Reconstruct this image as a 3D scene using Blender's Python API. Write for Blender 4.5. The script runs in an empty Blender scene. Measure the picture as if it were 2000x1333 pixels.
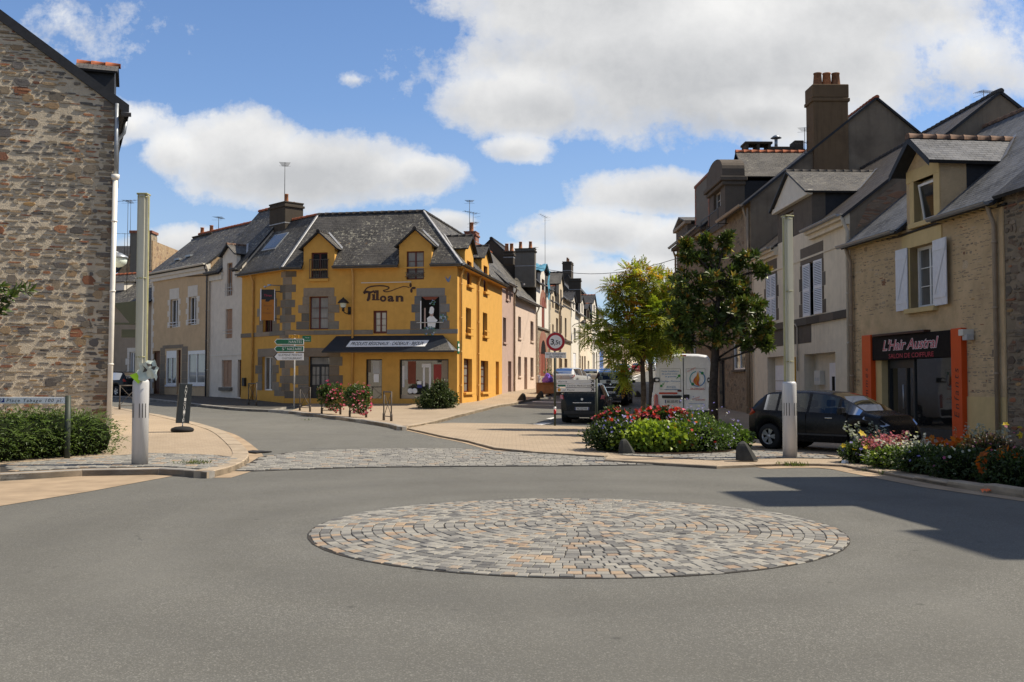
import bpy, bmesh, math, random
import numpy as np
from mathutils import Vector, Matrix
random.seed(7); rng = np.random.default_rng(7)
sc = bpy.context.scene
COL = sc.collection
PI = math.pi
FPX = 2000.0; CX, CY = 1000.0, 666.5; HZ = 748.0; EYE = 1.6
PITCH = math.atan((HZ-CY)/FPX)
cT, sT = math.cos(PITCH), math.sin(PITCH)
def ray(u, v):
    a = (u-CX)/FPX; b = (CY-v)/FPX
    return Vector((a, cT-b*sT, sT+b*cT))
def at(u, v, Y):
    """the point at forward distance Y that the photo shows at u, v"""
    d = ray(u, v); return Vector((0, 0, EYE)) + d*(Y/d.y)
CTRL = [(0,-15,0),(-15,-15,0),(15,-15,0),(0,2,0),(-8,2,0),(8,2,0),(0,10,0),(-6,10,0),(6,10,0),(-12,10,0),(12,10,0),(0,16,0),(5,17,0),
 (-5,17,0),(0,21,.02),(6,22,.02),(12,24,.02),(-10,17,-.03),(-14,18,0),(-5.5,20.1,.0),(-9.9,25,.2),(-8.2,25.6,.24),
 (-6,30,.2),(-4,36,.15),(-17,45,.38),(-10,38,.3),(-5,42,.15),(-7,44,.25),(-11,48,.42),(-2.57,47.5,.5),(-14,52,.65),(-16.3,55.2,.75),
 (-21.4,60,.83),(-30,66,.95),(-45,75,1.2),(2,40,.14),(4,35,.05),(8,35,.03),(11,35,.03),(11,46,.2),(10.5,55,.42),(0,52,.48),(3,52,.4),(-.5,58.7,.86),
 (1.8,71,1.12),(8,71,1.1),(7,100,1.55),(17,100,1.6),(12.6,130,2.4),(22,130,2.5),(22,180,3.9),(32,180,3.9),(34,250,6),(44,250,6),
 (-60,60,1.2),(-60,20,0),(60,20,0),(60,60,.8),(60,150,3),(-60,150,2.2),(-60,-20,0),(60,-20,0),(-30,30,.3),(-30,45,.5),(0,150,2.6),(-30,100,1.5),(-60,270,5),(90,270,6.5)]
_c = np.array(CTRL, float); _P = _c[:, :2]/50.0
def _phi(r2): return np.where(r2 > 1e-12, r2*np.log(np.maximum(r2, 1e-12))*.5, 0)
_n = len(_P); _A = np.zeros((_n+3, _n+3))
_A[:_n, :_n] = _phi(((_P[:, None]-_P[None])**2).sum(-1)) + np.eye(_n)*2e-4
_A[:_n, _n] = 1; _A[:_n, _n+1:] = _P; _A[_n, :_n] = 1; _A[_n+1:, :_n] = _P.T
_w = np.linalg.solve(_A, np.concatenate([_c[:, 2], np.zeros(3)]))
GS = 0.75; GX0, GX1, GY0, GY1 = -66.0, 78.0, -21.0, 267.0
_gx = np.arange(GX0, GX1+.01, GS); _gy = np.arange(GY0, GY1+.01, GS)
def _tps(X, Y):
    q = np.stack([X, Y], -1)/50.0; out = np.empty(len(X))
    for i in range(0, len(X), 4000):
        d2 = ((q[i:i+4000, None]-_P[None])**2).sum(-1)
        out[i:i+4000] = _phi(d2)@_w[:_n] + _w[_n] + q[i:i+4000]@_w[_n+1:]
    return out
_XX, _YY = np.meshgrid(_gx, _gy)
_H = _tps(_XX.ravel(), _YY.ravel()).reshape(_XX.shape)
def H(x, y):
    fx = min(max((x-GX0)/GS, 0), len(_gx)-1.001); fy = min(max((y-GY0)/GS, 0), len(_gy)-1.001)
    i, j = int(fx), int(fy); fx -= i; fy -= j
    return float((_H[j, i]*(1-fx)+_H[j, i+1]*fx)*(1-fy)+(_H[j+1, i]*(1-fx)+_H[j+1, i+1]*fx)*fy)
def G(u, v, dz=0.0):
    """the ground point the photo shows at u, v (dz: a raised surface)"""
    d = ray(u, v); t = 20.0
    lo, hi = 3.0, 260.0
    prev = None
    Y = 4.0
    while Y < 260:
        p = Vector((0, 0, EYE))+d*(Y/d.y)
        if p.z < H(p.x, p.y)+dz: break
        Y *= 1.02
    lo, hi = Y/1.02, Y
    for _ in range(30):
        m = (lo+hi)/2; p = Vector((0, 0, EYE))+d*(m/d.y)
        if p.z < H(p.x, p.y)+dz: hi = m
        else: lo = m
    return Vector((p.x, p.y, H(p.x, p.y)+dz))
def GP(x, y, dz=0.0): return Vector((x, y, H(x, y)+dz))
def tag(o, label=None, cat=None, group=None, kind=None):
    if label: o['label'] = label
    if cat: o['category'] = cat
    if group: o['group'] = group
    if kind: o['kind'] = kind
    return o
def empty(name, loc, rz=0.0, label=None, cat=None, group=None):
    o = bpy.data.objects.new(name, None); COL.objects.link(o)
    o.location = loc; o.rotation_euler = (0, 0, rz); o.empty_display_size = .2
    return tag(o, label, cat, group)
def kids(o): return [c for c in bpy.data.objects if c.parent == o]
def copy_tree(o, loc=None, rz=None, label=None, parent=None):
    c = o.copy(); COL.objects.link(c); c.parent = parent
    if loc is not None: c.location = loc
    if rz is not None: c.rotation_euler = (0, 0, rz)
    if label: c['label'] = label
    for ch in kids(o): copy_tree(ch, parent=c)
    return c
_txt = {}
def text_mesh(s, shear=0.0, spacing=1.0, bold=0.0):
    k = (s, shear, spacing, bold)
    if k not in _txt:
        cu = bpy.data.curves.new('t', 'FONT'); cu.body = s; cu.size = 1; cu.shear = shear; cu.space_character = spacing
        cu.align_x = 'LEFT'; cu.offset = bold; cu.resolution_u = 3
        ob = bpy.data.objects.new('t', cu); COL.objects.link(ob)
        me = bpy.data.meshes.new_from_object(ob.evaluated_get(bpy.context.evaluated_depsgraph_get()))
        vs = np.array([v.co[:] for v in me.vertices]); fs = [tuple(p.vertices) for p in me.polygons]
        bpy.data.objects.remove(ob); bpy.data.curves.remove(cu); bpy.data.meshes.remove(me)
        _txt[k] = (vs, fs)
    return _txt[k]
class MB:
    """collects shapes and links them as ONE mesh object"""
    def __init__(s, T=None):
        s.v = []; s.f = []; s.m = []; s.c = []; s.sm = []; s.mats = []; s.T = T
    def P(s, p):
        p = Vector(p); p = s.T @ p if s.T is not None else p
        s.v.append(p[:]); return len(s.v)-1
    def mi(s, mat):
        if mat not in s.mats: s.mats.append(mat)
        return s.mats.index(mat)
    def fi(s, idx, mat, col=(1, 1, 1), smooth=False):
        s.f.append(tuple(idx)); s.m.append(s.mi(mat)); s.c.append(col); s.sm.append(smooth)
    def face(s, pts, mat, col=(1, 1, 1), smooth=False):
        s.fi([s.P(p) for p in pts], mat, col, smooth)
    def box(s, x0, x1, y0, y1, z0, z1, mat, col=(1, 1, 1), skip=''):
        if x1 < x0: x0, x1 = x1, x0
        if y1 < y0: y0, y1 = y1, y0
        if z1 < z0: z0, z1 = z1, z0
        i = [s.P(p) for p in ((x0,y0,z0),(x1,y0,z0),(x1,y1,z0),(x0,y1,z0),(x0,y0,z1),(x1,y0,z1),(x1,y1,z1),(x0,y1,z1))]
        for k, q in (('b',(0,3,2,1)),('t',(4,5,6,7)),('f',(0,1,5,4)),('r',(1,2,6,5)),('k',(2,3,7,6)),('l',(3,0,4,7))):
            if k not in skip: s.fi([i[j] for j in q], mat, col)
    def bbox(s, x0, x1, y0, y1, z0, z1, mat, b=.01, col=(1, 1, 1)):
        """box with chamfered edges"""
        bm = bmesh.new(); bmesh.ops.create_cube(bm, size=1)
        for w in bm.verts: w.co = Vector(((x0+x1)/2+w.co.x*(x1-x0), (y0+y1)/2+w.co.y*(y1-y0), (z0+z1)/2+w.co.z*(z1-z0)))
        bmesh.ops.bevel(bm, geom=bm.edges[:], offset=b, segments=2, affect='EDGES', profile=.5)
        s.bm(bm, mat, col); bm.free()
    def bm(s, bm, mat, col=(1, 1, 1), smooth=False):
        bm.verts.index_update(); ids = [s.P(w.co) for w in bm.verts]
        for f in bm.faces: s.fi([ids[w.index] for w in f.verts], mat, col, smooth)
    def prism(s, poly, y0, y1, mat, col=(1, 1, 1), plane='xz', back=True):
        def q(a, b, d): return (a, d, b) if plane == 'xz' else ((a, b, d) if plane == 'xy' else (d, a, b))
        a = [s.P(q(p[0], p[1], y0)) for p in poly]; b = [s.P(q(p[0], p[1], y1)) for p in poly]; n = len(poly)
        s.fi(a, mat, col)
        if back: s.fi(b[::-1], mat, col)
        for i in range(n): s.fi((a[i], a[(i+1) % n], b[(i+1) % n], b[i]), mat, col)
    def cyl(s, p0, p1, r0, r1, mat, n=12, caps=True, smooth=True, col=(1, 1, 1)):
        p0 = Vector(p0); p1 = Vector(p1); d = (p1-p0).normalized()
        x = d.orthogonal().normalized(); y = d.cross(x)
        a = []; b = []
        for i in range(n):
            t = 2*PI*i/n; o = x*math.cos(t)+y*math.sin(t)
            a.append(s.P(p0+o*r0)); b.append(s.P(p1+o*r1))
        for i in range(n): s.fi((a[i], a[(i+1) % n], b[(i+1) % n], b[i]), mat, col, smooth)
        if caps: s.fi(a[::-1], mat, col); s.fi(b, mat, col)
    def tube(s, pts, r, mat, n=8, col=(1, 1, 1)):
        pts = [Vector(p) for p in pts]; rs = r if isinstance(r, (list, tuple)) else [r]*len(pts)
        x = None; rings = []
        for i, p in enumerate(pts):
            d = (pts[min(i+1, len(pts)-1)]-pts[max(i-1, 0)]).normalized()
            x = d.orthogonal() if x is None else x-d*x.dot(d)
            x.normalize(); y = d.cross(x)
            rings.append([s.P(p+(x*math.cos(2*PI*k/n)+y*math.sin(2*PI*k/n))*rs[i]) for k in range(n)])
        for a, b in zip(rings, rings[1:]):
            for k in range(n): s.fi((a[k], a[(k+1) % n], b[(k+1) % n], b[k]), mat, col, True)
        s.fi(rings[0][::-1], mat, col); s.fi(rings[-1], mat, col)
    def lathe(s, prof, mat, c=(0, 0, 0), n=24, col=(1, 1, 1), smooth=True, axis='z', caps=True):
        rings = []
        for r, z in prof:
            ring = []
            for k in range(n):
                t = 2*PI*k/n; a, b = r*math.cos(t), r*math.sin(t)
                p = (a, b, z) if axis == 'z' else ((a, z, b) if axis == 'y' else (z, a, b))
                ring.append(s.P((c[0]+p[0], c[1]+p[1], c[2]+p[2])))
            rings.append(ring)
        for a, b in zip(rings, rings[1:]):
            for k in range(n): s.fi((a[k], a[(k+1) % n], b[(k+1) % n], b[k]), mat, col, smooth)
        if caps: s.fi(rings[0][::-1], mat, col); s.fi(rings[-1], mat, col)
    def text(s, txt, o, w, h, mat, x=(1, 0, 0), z=(0, 0, 1), shear=0, spacing=1.0, bold=0, align='C', fit=True):
        """flat lettering in a box w x h (cap height) centred on o"""
        vs, fs = text_mesh(txt, shear, spacing, bold)
        if not len(vs): return
        x0, x1 = vs[:, 0].min(), vs[:, 0].max(); cap = .69
        sz = h/cap; sx = w/(x1-x0) if fit else min(sz, w/(x1-x0))
        o = Vector(o); X = Vector(x).normalized(); Z = Vector(z).normalized()
        off = -(x1-x0)/2*sx if align == 'C' else (0 if align == 'L' else -(x1-x0)*sx)
        ids = [s.P(o+X*((p[0]-x0)*sx+off)+Z*((p[1]-cap/2)*sz)) for p in vs]
        for f in fs: s.fi([ids[i] for i in f], mat)
    def build(s, name, parent=None, loc=None, uv=True, flip=False):
        me = bpy.data.meshes.new(name); me.from_pydata(s.v, [], s.f)
        for m in s.mats: me.materials.append(m)
        n = len(s.f)
        me.polygons.foreach_set('material_index', s.m); me.polygons.foreach_set('use_smooth', s.sm)
        if any(c != (1, 1, 1) for c in s.c):
            at_ = me.attributes.new('tint', 'FLOAT_COLOR', 'FACE')
            at_.data.foreach_set('color', np.array([(c[0], c[1], c[2], 1) for c in s.c], np.float32).ravel())
        else:
            at_ = me.attributes.new('tint', 'FLOAT_COLOR', 'FACE')
            at_.data.foreach_set('color', np.ones(4*n, np.float32))
        if uv:
            V = np.array(s.v); nl = len(me.loops)
            lv = np.empty(nl, np.int32); me.loops.foreach_get('vertex_index', lv)
            nr = np.empty(n*3, np.float32); me.polygons.foreach_get('normal', nr); nr = nr.reshape(-1, 3)
            lt = np.empty(n, np.int32); me.polygons.foreach_get('loop_total', lt)
            N = np.repeat(nr, lt, 0)
            u = np.stack([-N[:, 1], N[:, 0], np.zeros(nl)], 1); L = np.linalg.norm(u, axis=1)
            u = np.where(L[:, None] > .02, u/np.maximum(L, 1e-6)[:, None], np.array([1., 0, 0]))
            w = np.cross(N, u); p = V[lv]
            ul = me.uv_layers.new(name='UVMap')
            ul.data.foreach_set('uv', np.stack([(p*u).sum(1), (p*w).sum(1)], 1).astype(np.float32).ravel())
        me.update(); me.validate(clean_customdata=False)
        o = bpy.data.objects.new(name, me); COL.objects.link(o)
        if parent: o.parent = parent
        if loc is not None: o.location = loc
        return o
def leaf_mesh(name, P, D, N, L, W, cols, mat, parent=None, fold=.25, loc=None, blunt=False):
    """many single leaves: base P, direction D, normal N, length L, width W -> one mesh"""
    n = len(P); D = D/np.linalg.norm(D, axis=1, keepdims=True)
    S = np.cross(D, N); S /= np.maximum(np.linalg.norm(S, axis=1, keepdims=True), 1e-6); N = np.cross(S, D)
    L = np.asarray(L).reshape(-1, 1)*np.ones((n, 1)); W = np.asarray(W).reshape(-1, 1)*np.ones((n, 1))
    b = P; tip = P+D*L-N*L*.12; l = P+D*L*.55+S*W*.5+N*W*fold; r = P+D*L*.55-S*W*.5+N*W*fold
    V = np.stack([b, r, tip, l], 1).reshape(-1, 3).astype(np.float32)
    k = np.arange(n)[:, None]*4
    F = np.concatenate([k+[0, 1, 2], k+[0, 2, 3]], 1).reshape(-1, 3).astype(np.int32)
    me = bpy.data.meshes.new(name); nf = len(F)
    me.vertices.add(len(V)); me.vertices.foreach_set('co', V.ravel())
    me.loops.add(nf*3); me.loops.foreach_set('vertex_index', F.ravel())
    me.polygons.add(nf); me.polygons.foreach_set('loop_start', np.arange(nf, dtype=np.int32)*3)
    me.update(calc_edges=True)
    me.materials.append(mat)
    a = me.attributes.new('tint', 'FLOAT_COLOR', 'FACE')
    c = np.concatenate([cols, np.ones((n, 1))], 1); a.data.foreach_set('color', np.repeat(c, 2, 0).astype(np.float32).ravel())
    o = bpy.data.objects.new(name, me); COL.objects.link(o)
    if parent: o.parent = parent
    if loc is not None: o.location = loc
    return o
class NT:
    def __init__(s, name):
        s.mat = bpy.data.materials.new(name); s.mat.use_nodes = True; s.t = s.mat.node_tree; s.t.nodes.clear()
        s.out = s.n('ShaderNodeOutputMaterial')
    def n(s, t, **kw):
        x = s.t.nodes.new(t)
        for k, v in kw.items(): setattr(x, k, v)
        return x
    def set(s, sock, v):
        if hasattr(v, 'is_output'): s.t.links.new(v, sock)
        elif isinstance(v, (tuple, list)) and len(v) == 3 and sock.type == 'RGBA': sock.default_value = (*v, 1)
        else: sock.default_value = v
    def coord(s, k='UV'): return s.n('ShaderNodeTexCoord').outputs[k]
    def pos(s): return s.n('ShaderNodeNewGeometry').outputs['Position']
    def scale(s, vec, sx, sy, sz=1.0):
        m = s.n('ShaderNodeMapping'); s.set(m.inputs['Vector'], vec); m.inputs['Scale'].default_value = (sx, sy, sz); return m.outputs[0]
    def noise(s, vec, scale, detail=3, rough=.55, out=0, dist=0):
        x = s.n('ShaderNodeTexNoise'); s.set(x.inputs['Vector'], vec); x.inputs['Scale'].default_value = scale
        x.inputs['Detail'].default_value = detail; x.inputs['Roughness'].default_value = rough; x.inputs['Distortion'].default_value = dist
        return x.outputs[out]
    def voro(s, vec, scale, feature='F1', out='Distance'):
        x = s.n('ShaderNodeTexVoronoi', feature=feature); s.set(x.inputs['Vector'], vec); x.inputs['Scale'].default_value = scale
        return x.outputs[out]
    def ramp(s, fac, stops, interp='LINEAR'):
        x = s.n('ShaderNodeValToRGB'); s.set(x.inputs[0], fac); e = x.color_ramp; e.interpolation = interp
        while len(e.elements) < len(stops): e.elements.new(.5)
        for k, (p, c) in enumerate(stops):
            e.elements[k].position = p; e.elements[k].color = (c, c, c, 1) if isinstance(c, (int, float)) else (*c, 1)
        return x.outputs[0]
    def math(s, op, a, b=0.0, c=None, clamp=False):
        x = s.n('ShaderNodeMath', operation=op, use_clamp=clamp); s.set(x.inputs[0], a); s.set(x.inputs[1], b)
        if c is not None: s.set(x.inputs[2], c)
        return x.outputs[0]
    def mix(s, fac, a, b, mode='MIX'):
        x = s.n('ShaderNodeMix', data_type='RGBA', blend_type=mode); s.set(x.inputs[0], fac); s.set(x.inputs[6], a); s.set(x.inputs[7], b)
        return x.outputs[2]
    def attr(s, k='tint'): return s.n('ShaderNodeAttribute', attribute_name=k).outputs['Color']
    def bump(s, h, strength=.3, dist=.02, nrm=None):
        x = s.n('ShaderNodeBump'); s.set(x.inputs['Height'], h); x.inputs['Strength'].default_value = strength; x.inputs['Distance'].default_value = dist
        if nrm is not None: s.set(x.inputs['Normal'], nrm)
        return x.outputs[0]
    def bsdf(s, col, rough=.8, spec=.3, metal=0.0, nrm=None, **kw):
        x = s.n('ShaderNodeBsdfPrincipled'); s.set(x.inputs['Base Color'], col); s.set(x.inputs['Roughness'], rough)
        s.set(x.inputs['Specular IOR Level'], spec); s.set(x.inputs['Metallic'], metal)
        if nrm is not None: s.set(x.inputs['Normal'], nrm)
        for k, v in kw.items(): s.set(x.inputs[k.replace('_', ' ')], v)
        return x
    def done(s, sh):
        s.t.links.new(sh.outputs[0], s.out.inputs[0]); return s.mat
def plain(name, col, rough=.6, spec=.4, metal=0.0, var=.12, vs=6.0, bump=0.0, bs=60.0, coat=0.0, tint=False):
    t = NT(name); c = t.coord('Object')
    n = t.noise(c, vs, 4); lo = tuple(x*(1-var) for x in col); hi = tuple(min(1, x*(1+var)) for x in col)
    k = t.ramp(n, [(.3, lo), (.7, hi)])
    if tint: k = t.mix(1.0, k, t.attr(), 'MULTIPLY')
    nr = t.bump(t.noise(c, bs, 3), bump, .01) if bump else None
    r = t.ramp(t.noise(c, vs*2, 3), [(.2, max(0, rough-.08)), (.8, min(1, rough+.08))])
    b = t.bsdf(k, r, spec, metal, nr)
    if coat: b.inputs['Coat Weight'].default_value = coat; b.inputs['Coat Roughness'].default_value = .05
    return t.done(b)
def plaster(name, col, dirt=.35, streak=.25, bump=.25, dcol=None, scale=1.0, tint=False):
    t = NT(name); uv = t.coord('UV'); ob = t.pos()
    dcol = dcol or tuple(x*.45 for x in col)
    big = t.noise(ob, .55*scale, 5, .6); mid = t.noise(ob, 3.2*scale, 5, .62)
    base = t.mix(t.ramp(mid, [(.3, 0), (.75, 1)]), tuple(x*.9 for x in col), tuple(min(1, x*1.06) for x in col))
    st = t.noise(t.scale(uv, 3.0, .22, 1), 1.6, 5, .65)
    stm = t.math('MULTIPLY', t.ramp(st, [(.52, 0), (.8, 1)]), streak)
    base = t.mix(stm, base, dcol)
    base = t.mix(t.math('MULTIPLY', t.ramp(big, [(.5, 0), (.78, 1)]), dirt), base, dcol)
    if tint: base = t.mix(1.0, base, t.attr(), 'MULTIPLY')
    nr = t.bump(t.noise(ob, 38, 4, .7), bump, .012)
    return t.done(t.bsdf(base, .9, .15, 0, nr))
def slate(name, c1=(.05, .053, .06), c2=(.085, .085, .088), lichen=.25, w=.22, h=.13, rough=.55):
    t = NT(name); uv = t.coord('UV'); ob = t.pos()
    br = t.n('ShaderNodeTexBrick', offset=.5); t.set(br.inputs['Vector'], uv)
    br.inputs['Color1'].default_value = (*c1, 1); br.inputs['Color2'].default_value = (*c2, 1)
    br.inputs['Mortar'].default_value = (.012, .012, .013, 1); br.inputs['Scale'].default_value = 1
    br.inputs['Mortar Size'].default_value = .009; br.inputs['Mortar Smooth'].default_value = .1; br.inputs['Bias'].default_value = 0
    br.inputs['Brick Width'].default_value = w; br.inputs['Row Height'].default_value = h
    col = t.mix(t.ramp(t.noise(ob, 1.2, 4), [(.35, 0), (.7, .6)]), br.outputs[0], tuple(x*1.5 for x in c2))
    cell = t.voro(ob, 6.5, out='Color'); 
    lm = t.ramp(t.noise(ob, 7.0, 5, .75), [(.54, 0), (.60, 1)])
    lb = t.ramp(t.noise(ob, .5, 3), [(.4, .1), (.65, 1)])
    col = t.mix(t.math('MULTIPLY', t.math('MULTIPLY', lm, lb), lichen*2.2, clamp=True), col, (.30, .28, .22))
    om = t.ramp(t.noise(ob, 4.2, 4, .7), [(.66, 0), (.72, 1)])
    col = t.mix(t.math('MULTIPLY', t.math('MULTIPLY', om, lb), lichen*1.5, clamp=True), col, (.26, .14, .045))
    sep = t.n('ShaderNodeSeparateXYZ'); t.set(sep.inputs[0], uv)
    saw = t.math('FRACT', t.math('DIVIDE', sep.outputs[1], h))
    hgt = t.math('ADD', t.math('MULTIPLY', saw, -1.0), t.math('MULTIPLY', br.outputs['Fac'], -.6))
    hgt = t.math('ADD', hgt, t.math('MULTIPLY', t.noise(ob, 14, 3), .5))
    nr = t.bump(hgt, .9, .014)
    r = t.ramp(t.noise(ob, 5, 3), [(.3, rough-.1), (.7, rough+.2)])
    return t.done(t.bsdf(col, r, .16, 0, nr))
def masonry(name, cols, mortar, sx=3.0, sy=7.0, show=.55, bump=.6, warp=.12):
    """rubble stone seen through its pointing"""
    t = NT(name); uv = t.coord('UV')
    wv = t.n('ShaderNodeVectorMath', operation='MULTIPLY_ADD'); nz = t.noise(uv, 2.2, 3, .5, 1)
    t.set(wv.inputs[0], nz); wv.inputs[1].default_value = (warp, warp*.6, 0); t.set(wv.inputs[2], uv)
    sv = t.scale(wv.outputs[0], sx, sy, 1)
    d = t.voro(sv, 1.0, 'DISTANCE_TO_EDGE'); cc = t.voro(sv, 1.0, 'F1', 'Color')
    sp = t.n('ShaderNodeSeparateColor'); t.set(sp.inputs[0], cc)
    sc_ = t.ramp(sp.outputs[0], [(i/len(cols), c) for i, c in enumerate(cols)], 'CONSTANT')
    sc_ = t.mix(t.ramp(t.noise(uv, 26, 4, .7), [(.3, .0), (.75, .5)]), sc_, (.30, .26, .20))
    thr = t.math('MULTIPLY_ADD', sp.outputs[1], .22, .02)
    thr = t.math('ADD', thr, t.math('MULTIPLY', t.math('SUBTRACT', t.noise(uv, .8, 3), .5), .5*(1-show)))
    m = t.math('MULTIPLY', t.math('SUBTRACT', d, thr), 14.0, clamp=True)
    mc = t.mix(t.ramp(t.noise(uv, 3.0, 5, .65), [(.3, 0), (.75, 1)]), tuple(x*.75 for x in mortar), tuple(x*1.12 for x in mortar))
    col = t.mix(m, mc, sc_)
    hg = t.math('ADD', t.math('MULTIPLY', m, .7), t.math('MULTIPLY', t.noise(uv, 22, 5, .7), .6))
    return t.done(t.bsdf(col, .92, .12, 0, t.bump(hg, bump, .03)))
def leafmat(name, trans=.25, rough=.45, spec=.35):
    t = NT(name); a = t.attr(); n = t.noise(t.pos(), 9, 2)
    c = t.mix(t.ramp(n, [(.3, 0), (.7, .35)]), a, (.10, .12, .03))
    b = t.bsdf(c, rough, spec); tr = t.n('ShaderNodeBsdfTranslucent')
    tc = t.mix(1.0, c, (1.6, 1.7, .8), 'MULTIPLY'); t.set(tr.inputs[0], tc)
    m = t.n('ShaderNodeMixShader'); m.inputs[0].default_value = trans
    t.t.links.new(b.outputs[0], m.inputs[1]); t.t.links.new(tr.outputs[0], m.inputs[2])
    return t.done(m)
def glass(name, col=(.015, .018, .02), spec=.9, curtain=0.0, ccol=(.45, .45, .42)):
    t = NT(name); uv = t.coord('Object')
    n = t.noise(t.pos(), 1.3, 3); c = t.mix(t.ramp(n, [(.35, 0), (.7, .5)]), col, tuple(x*2.2 for x in col))
    if curtain: 
        fold = t.noise(t.scale(t.coord('UV'), 9, .7), 2.2, 3)
        cc = t.mix(fold, tuple(x*.55 for x in ccol), ccol)
        c = t.mix(t.math('MULTIPLY', t.ramp(t.noise(t.pos(), .9, 2), [(.3, .5), (.6, 1)]), curtain), c, cc)
    nr = t.bump(t.noise(t.pos(), 1.1, 2), .06, .05)
    return t.done(t.bsdf(c, .03, spec, 0, nr, IOR=1.6))
def paving(name, c1, c2, mortar, bw, rh, msize=.008, bump=.3, spots=0.0, off=.5, big=.5):
    t = NT(name); p = t.pos()
    br = t.n('ShaderNodeTexBrick', offset=off); t.set(br.inputs['Vector'], p)
    br.inputs['Color1'].default_value = (*c1, 1); br.inputs['Color2'].default_value = (*c2, 1); br.inputs['Mortar'].default_value = (*mortar, 1)
    br.inputs['Scale'].default_value = 1; br.inputs['Mortar Size'].default_value = msize; br.inputs['Mortar Smooth'].default_value = .3
    br.inputs['Brick Width'].default_value = bw; br.inputs['Row Height'].default_value = rh
    c = t.mix(t.ramp(t.noise(p, .5, 5, .65), [(.38, 0), (.72, big)]), br.outputs[0], tuple(x*.6 for x in c1))
    c = t.mix(t.ramp(t.noise(p, 14, 4, .7), [(.4, 0), (.8, .35)]), c, tuple(min(1, x*1.25) for x in c2))
    if spots: c = t.mix(t.ramp(t.voro(p, 3.3), [(.05, spots), (.085, 0)]), c, (.04, .035, .03))
    h = t.math('ADD', t.math('MULTIPLY', br.outputs['Fac'], -1.0), t.math('MULTIPLY', t.noise(p, 60, 3), .4))
    return t.done(t.bsdf(c, .88, .2, 0, t.bump(h, bump, .008)))
def asphalt(name, col=(.136, .132, .116)):
    t = NT(name); p = t.pos()
    g = t.noise(p, 95, 3, .75); v = t.voro(p, 120, out='Color')
    sp = t.n('ShaderNodeSeparateColor'); t.set(sp.inputs[0], v)
    c = t.mix(t.ramp(sp.outputs[0], [(.0, .0), (.8, .30), (.96, 1)]), tuple(x*.8 for x in col), tuple(x*2.0 for x in col))
    c = t.mix(t.ramp(g, [(.28, .75), (.5, 0)]), c, tuple(x*.38 for x in col))
    c = t.mix(t.ramp(t.noise(p, .22, 5, .6), [(.35, 0), (.7, .5)]), c, tuple(x*.72 for x in col))
    c = t.mix(t.ramp(t.noise(t.scale(p, .9, .25, 1), .8, 5, .65), [(.45, 0), (.75, .45)]), c, tuple(min(1, x*1.3) for x in col))
    c = t.mix(t.ramp(t.noise(p, 2.3, 5, .7), [(.62, 0), (.8, .35)]), c, tuple(x*.55 for x in col))
    sep = t.n('ShaderNodeSeparateXYZ'); t.set(sep.inputs[0], p); dx_ = t.math('SUBTRACT', sep.outputs[0], .71); dy_ = t.math('SUBTRACT', sep.outputs[1], 11.3)
    rr = t.math('SQRT', t.math('ADD', t.math('MULTIPLY', dx_, dx_), t.math('MULTIPLY', dy_, dy_))); rr = t.math('ADD', rr, t.math('MULTIPLY', t.noise(p, .6, 3), .9))
    wear = t.ramp(t.math('DIVIDE', rr, 12.0), [(.25, .35), (.30, 0), (.36, .30), (.42, 0), (.50, .28), (.58, 0), (.70, .2), (.85, 0)])
    c = t.mix(wear, c, tuple(x*.62 for x in col))
    c = t.mix(t.ramp(t.voro(p, 1.7), [(.03, .55), (.075, 0)]), c, tuple(x*.35 for x in col))
    wp = t.n('ShaderNodeVectorMath', operation='MULTIPLY_ADD'); t.set(wp.inputs[0], t.noise(p, 1.1, 5, .7, 1)); wp.inputs[1].default_value = (.9, .9, 0); t.set(wp.inputs[2], p)
    d = t.voro(wp.outputs[0], .16, 'DISTANCE_TO_EDGE')
    cm = t.math('MULTIPLY', t.ramp(d, [(.0, 1), (.0022, 0)]), t.ramp(t.noise(p, .35, 2), [(.56, 0), (.66, .6)]))
    c = t.mix(cm, c, (.03, .03, .03))
    h = t.math('ADD', t.math('MULTIPLY', g, .7), sp.outputs[0])
    r = t.ramp(t.noise(p, 1.5, 3), [(.3, .78), (.7, .95)])
    return t.done(t.bsdf(c, r, .25, 0, t.bump(h, .45, .006)))
def sett(name):
    t = NT(name); p = t.pos()
    c = t.mix(t.ramp(t.noise(p, 45, 4, .7), [(.3, .0), (.75, .45)]), t.attr(), (.27, .255, .225))
    c = t.mix(t.ramp(t.noise(p, 7, 4, .7), [(.5, 0), (.8, .4)]), c, (.10, .095, .09))
    return t.done(t.bsdf(c, .72, .3, 0, t.bump(t.noise(p, 70, 4, .7), .5, .006)))
def stoneface(name):
    """single laid stones, each with its own tint"""
    t = NT(name); p = t.pos()
    c = t.mix(t.ramp(t.noise(p, 16, 5, .7), [(.3, 0), (.8, .35)]), t.attr(), (.24, .20, .15))
    c = t.mix(t.ramp(t.noise(p, 55, 3, .7), [(.35, .45), (.6, 0)]), c, (.05, .045, .04))
    return t.done(t.bsdf(c, .9, .15, 0, t.bump(t.noise(p, 30, 5, .75), .7, .02)))
def mortarface(name, col):
    t = NT(name); p = t.pos()
    c = t.mix(t.ramp(t.noise(p, 2.0, 5, .65), [(.3, 0), (.7, 1)]), tuple(x*.72 for x in col), tuple(x*1.1 for x in col))
    c = t.mix(t.ramp(t.noise(p, .5, 4, .6), [(.45, 0), (.75, .5)]), c, tuple(x*.55 for x in col))
    h = t.math('ADD', t.noise(p, 5, 5, .7), t.math('MULTIPLY', t.noise(p, 40, 3, .7), .35))
    return t.done(t.bsdf(c, .95, .1, 0, t.bump(h, .8, .06)))
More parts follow.
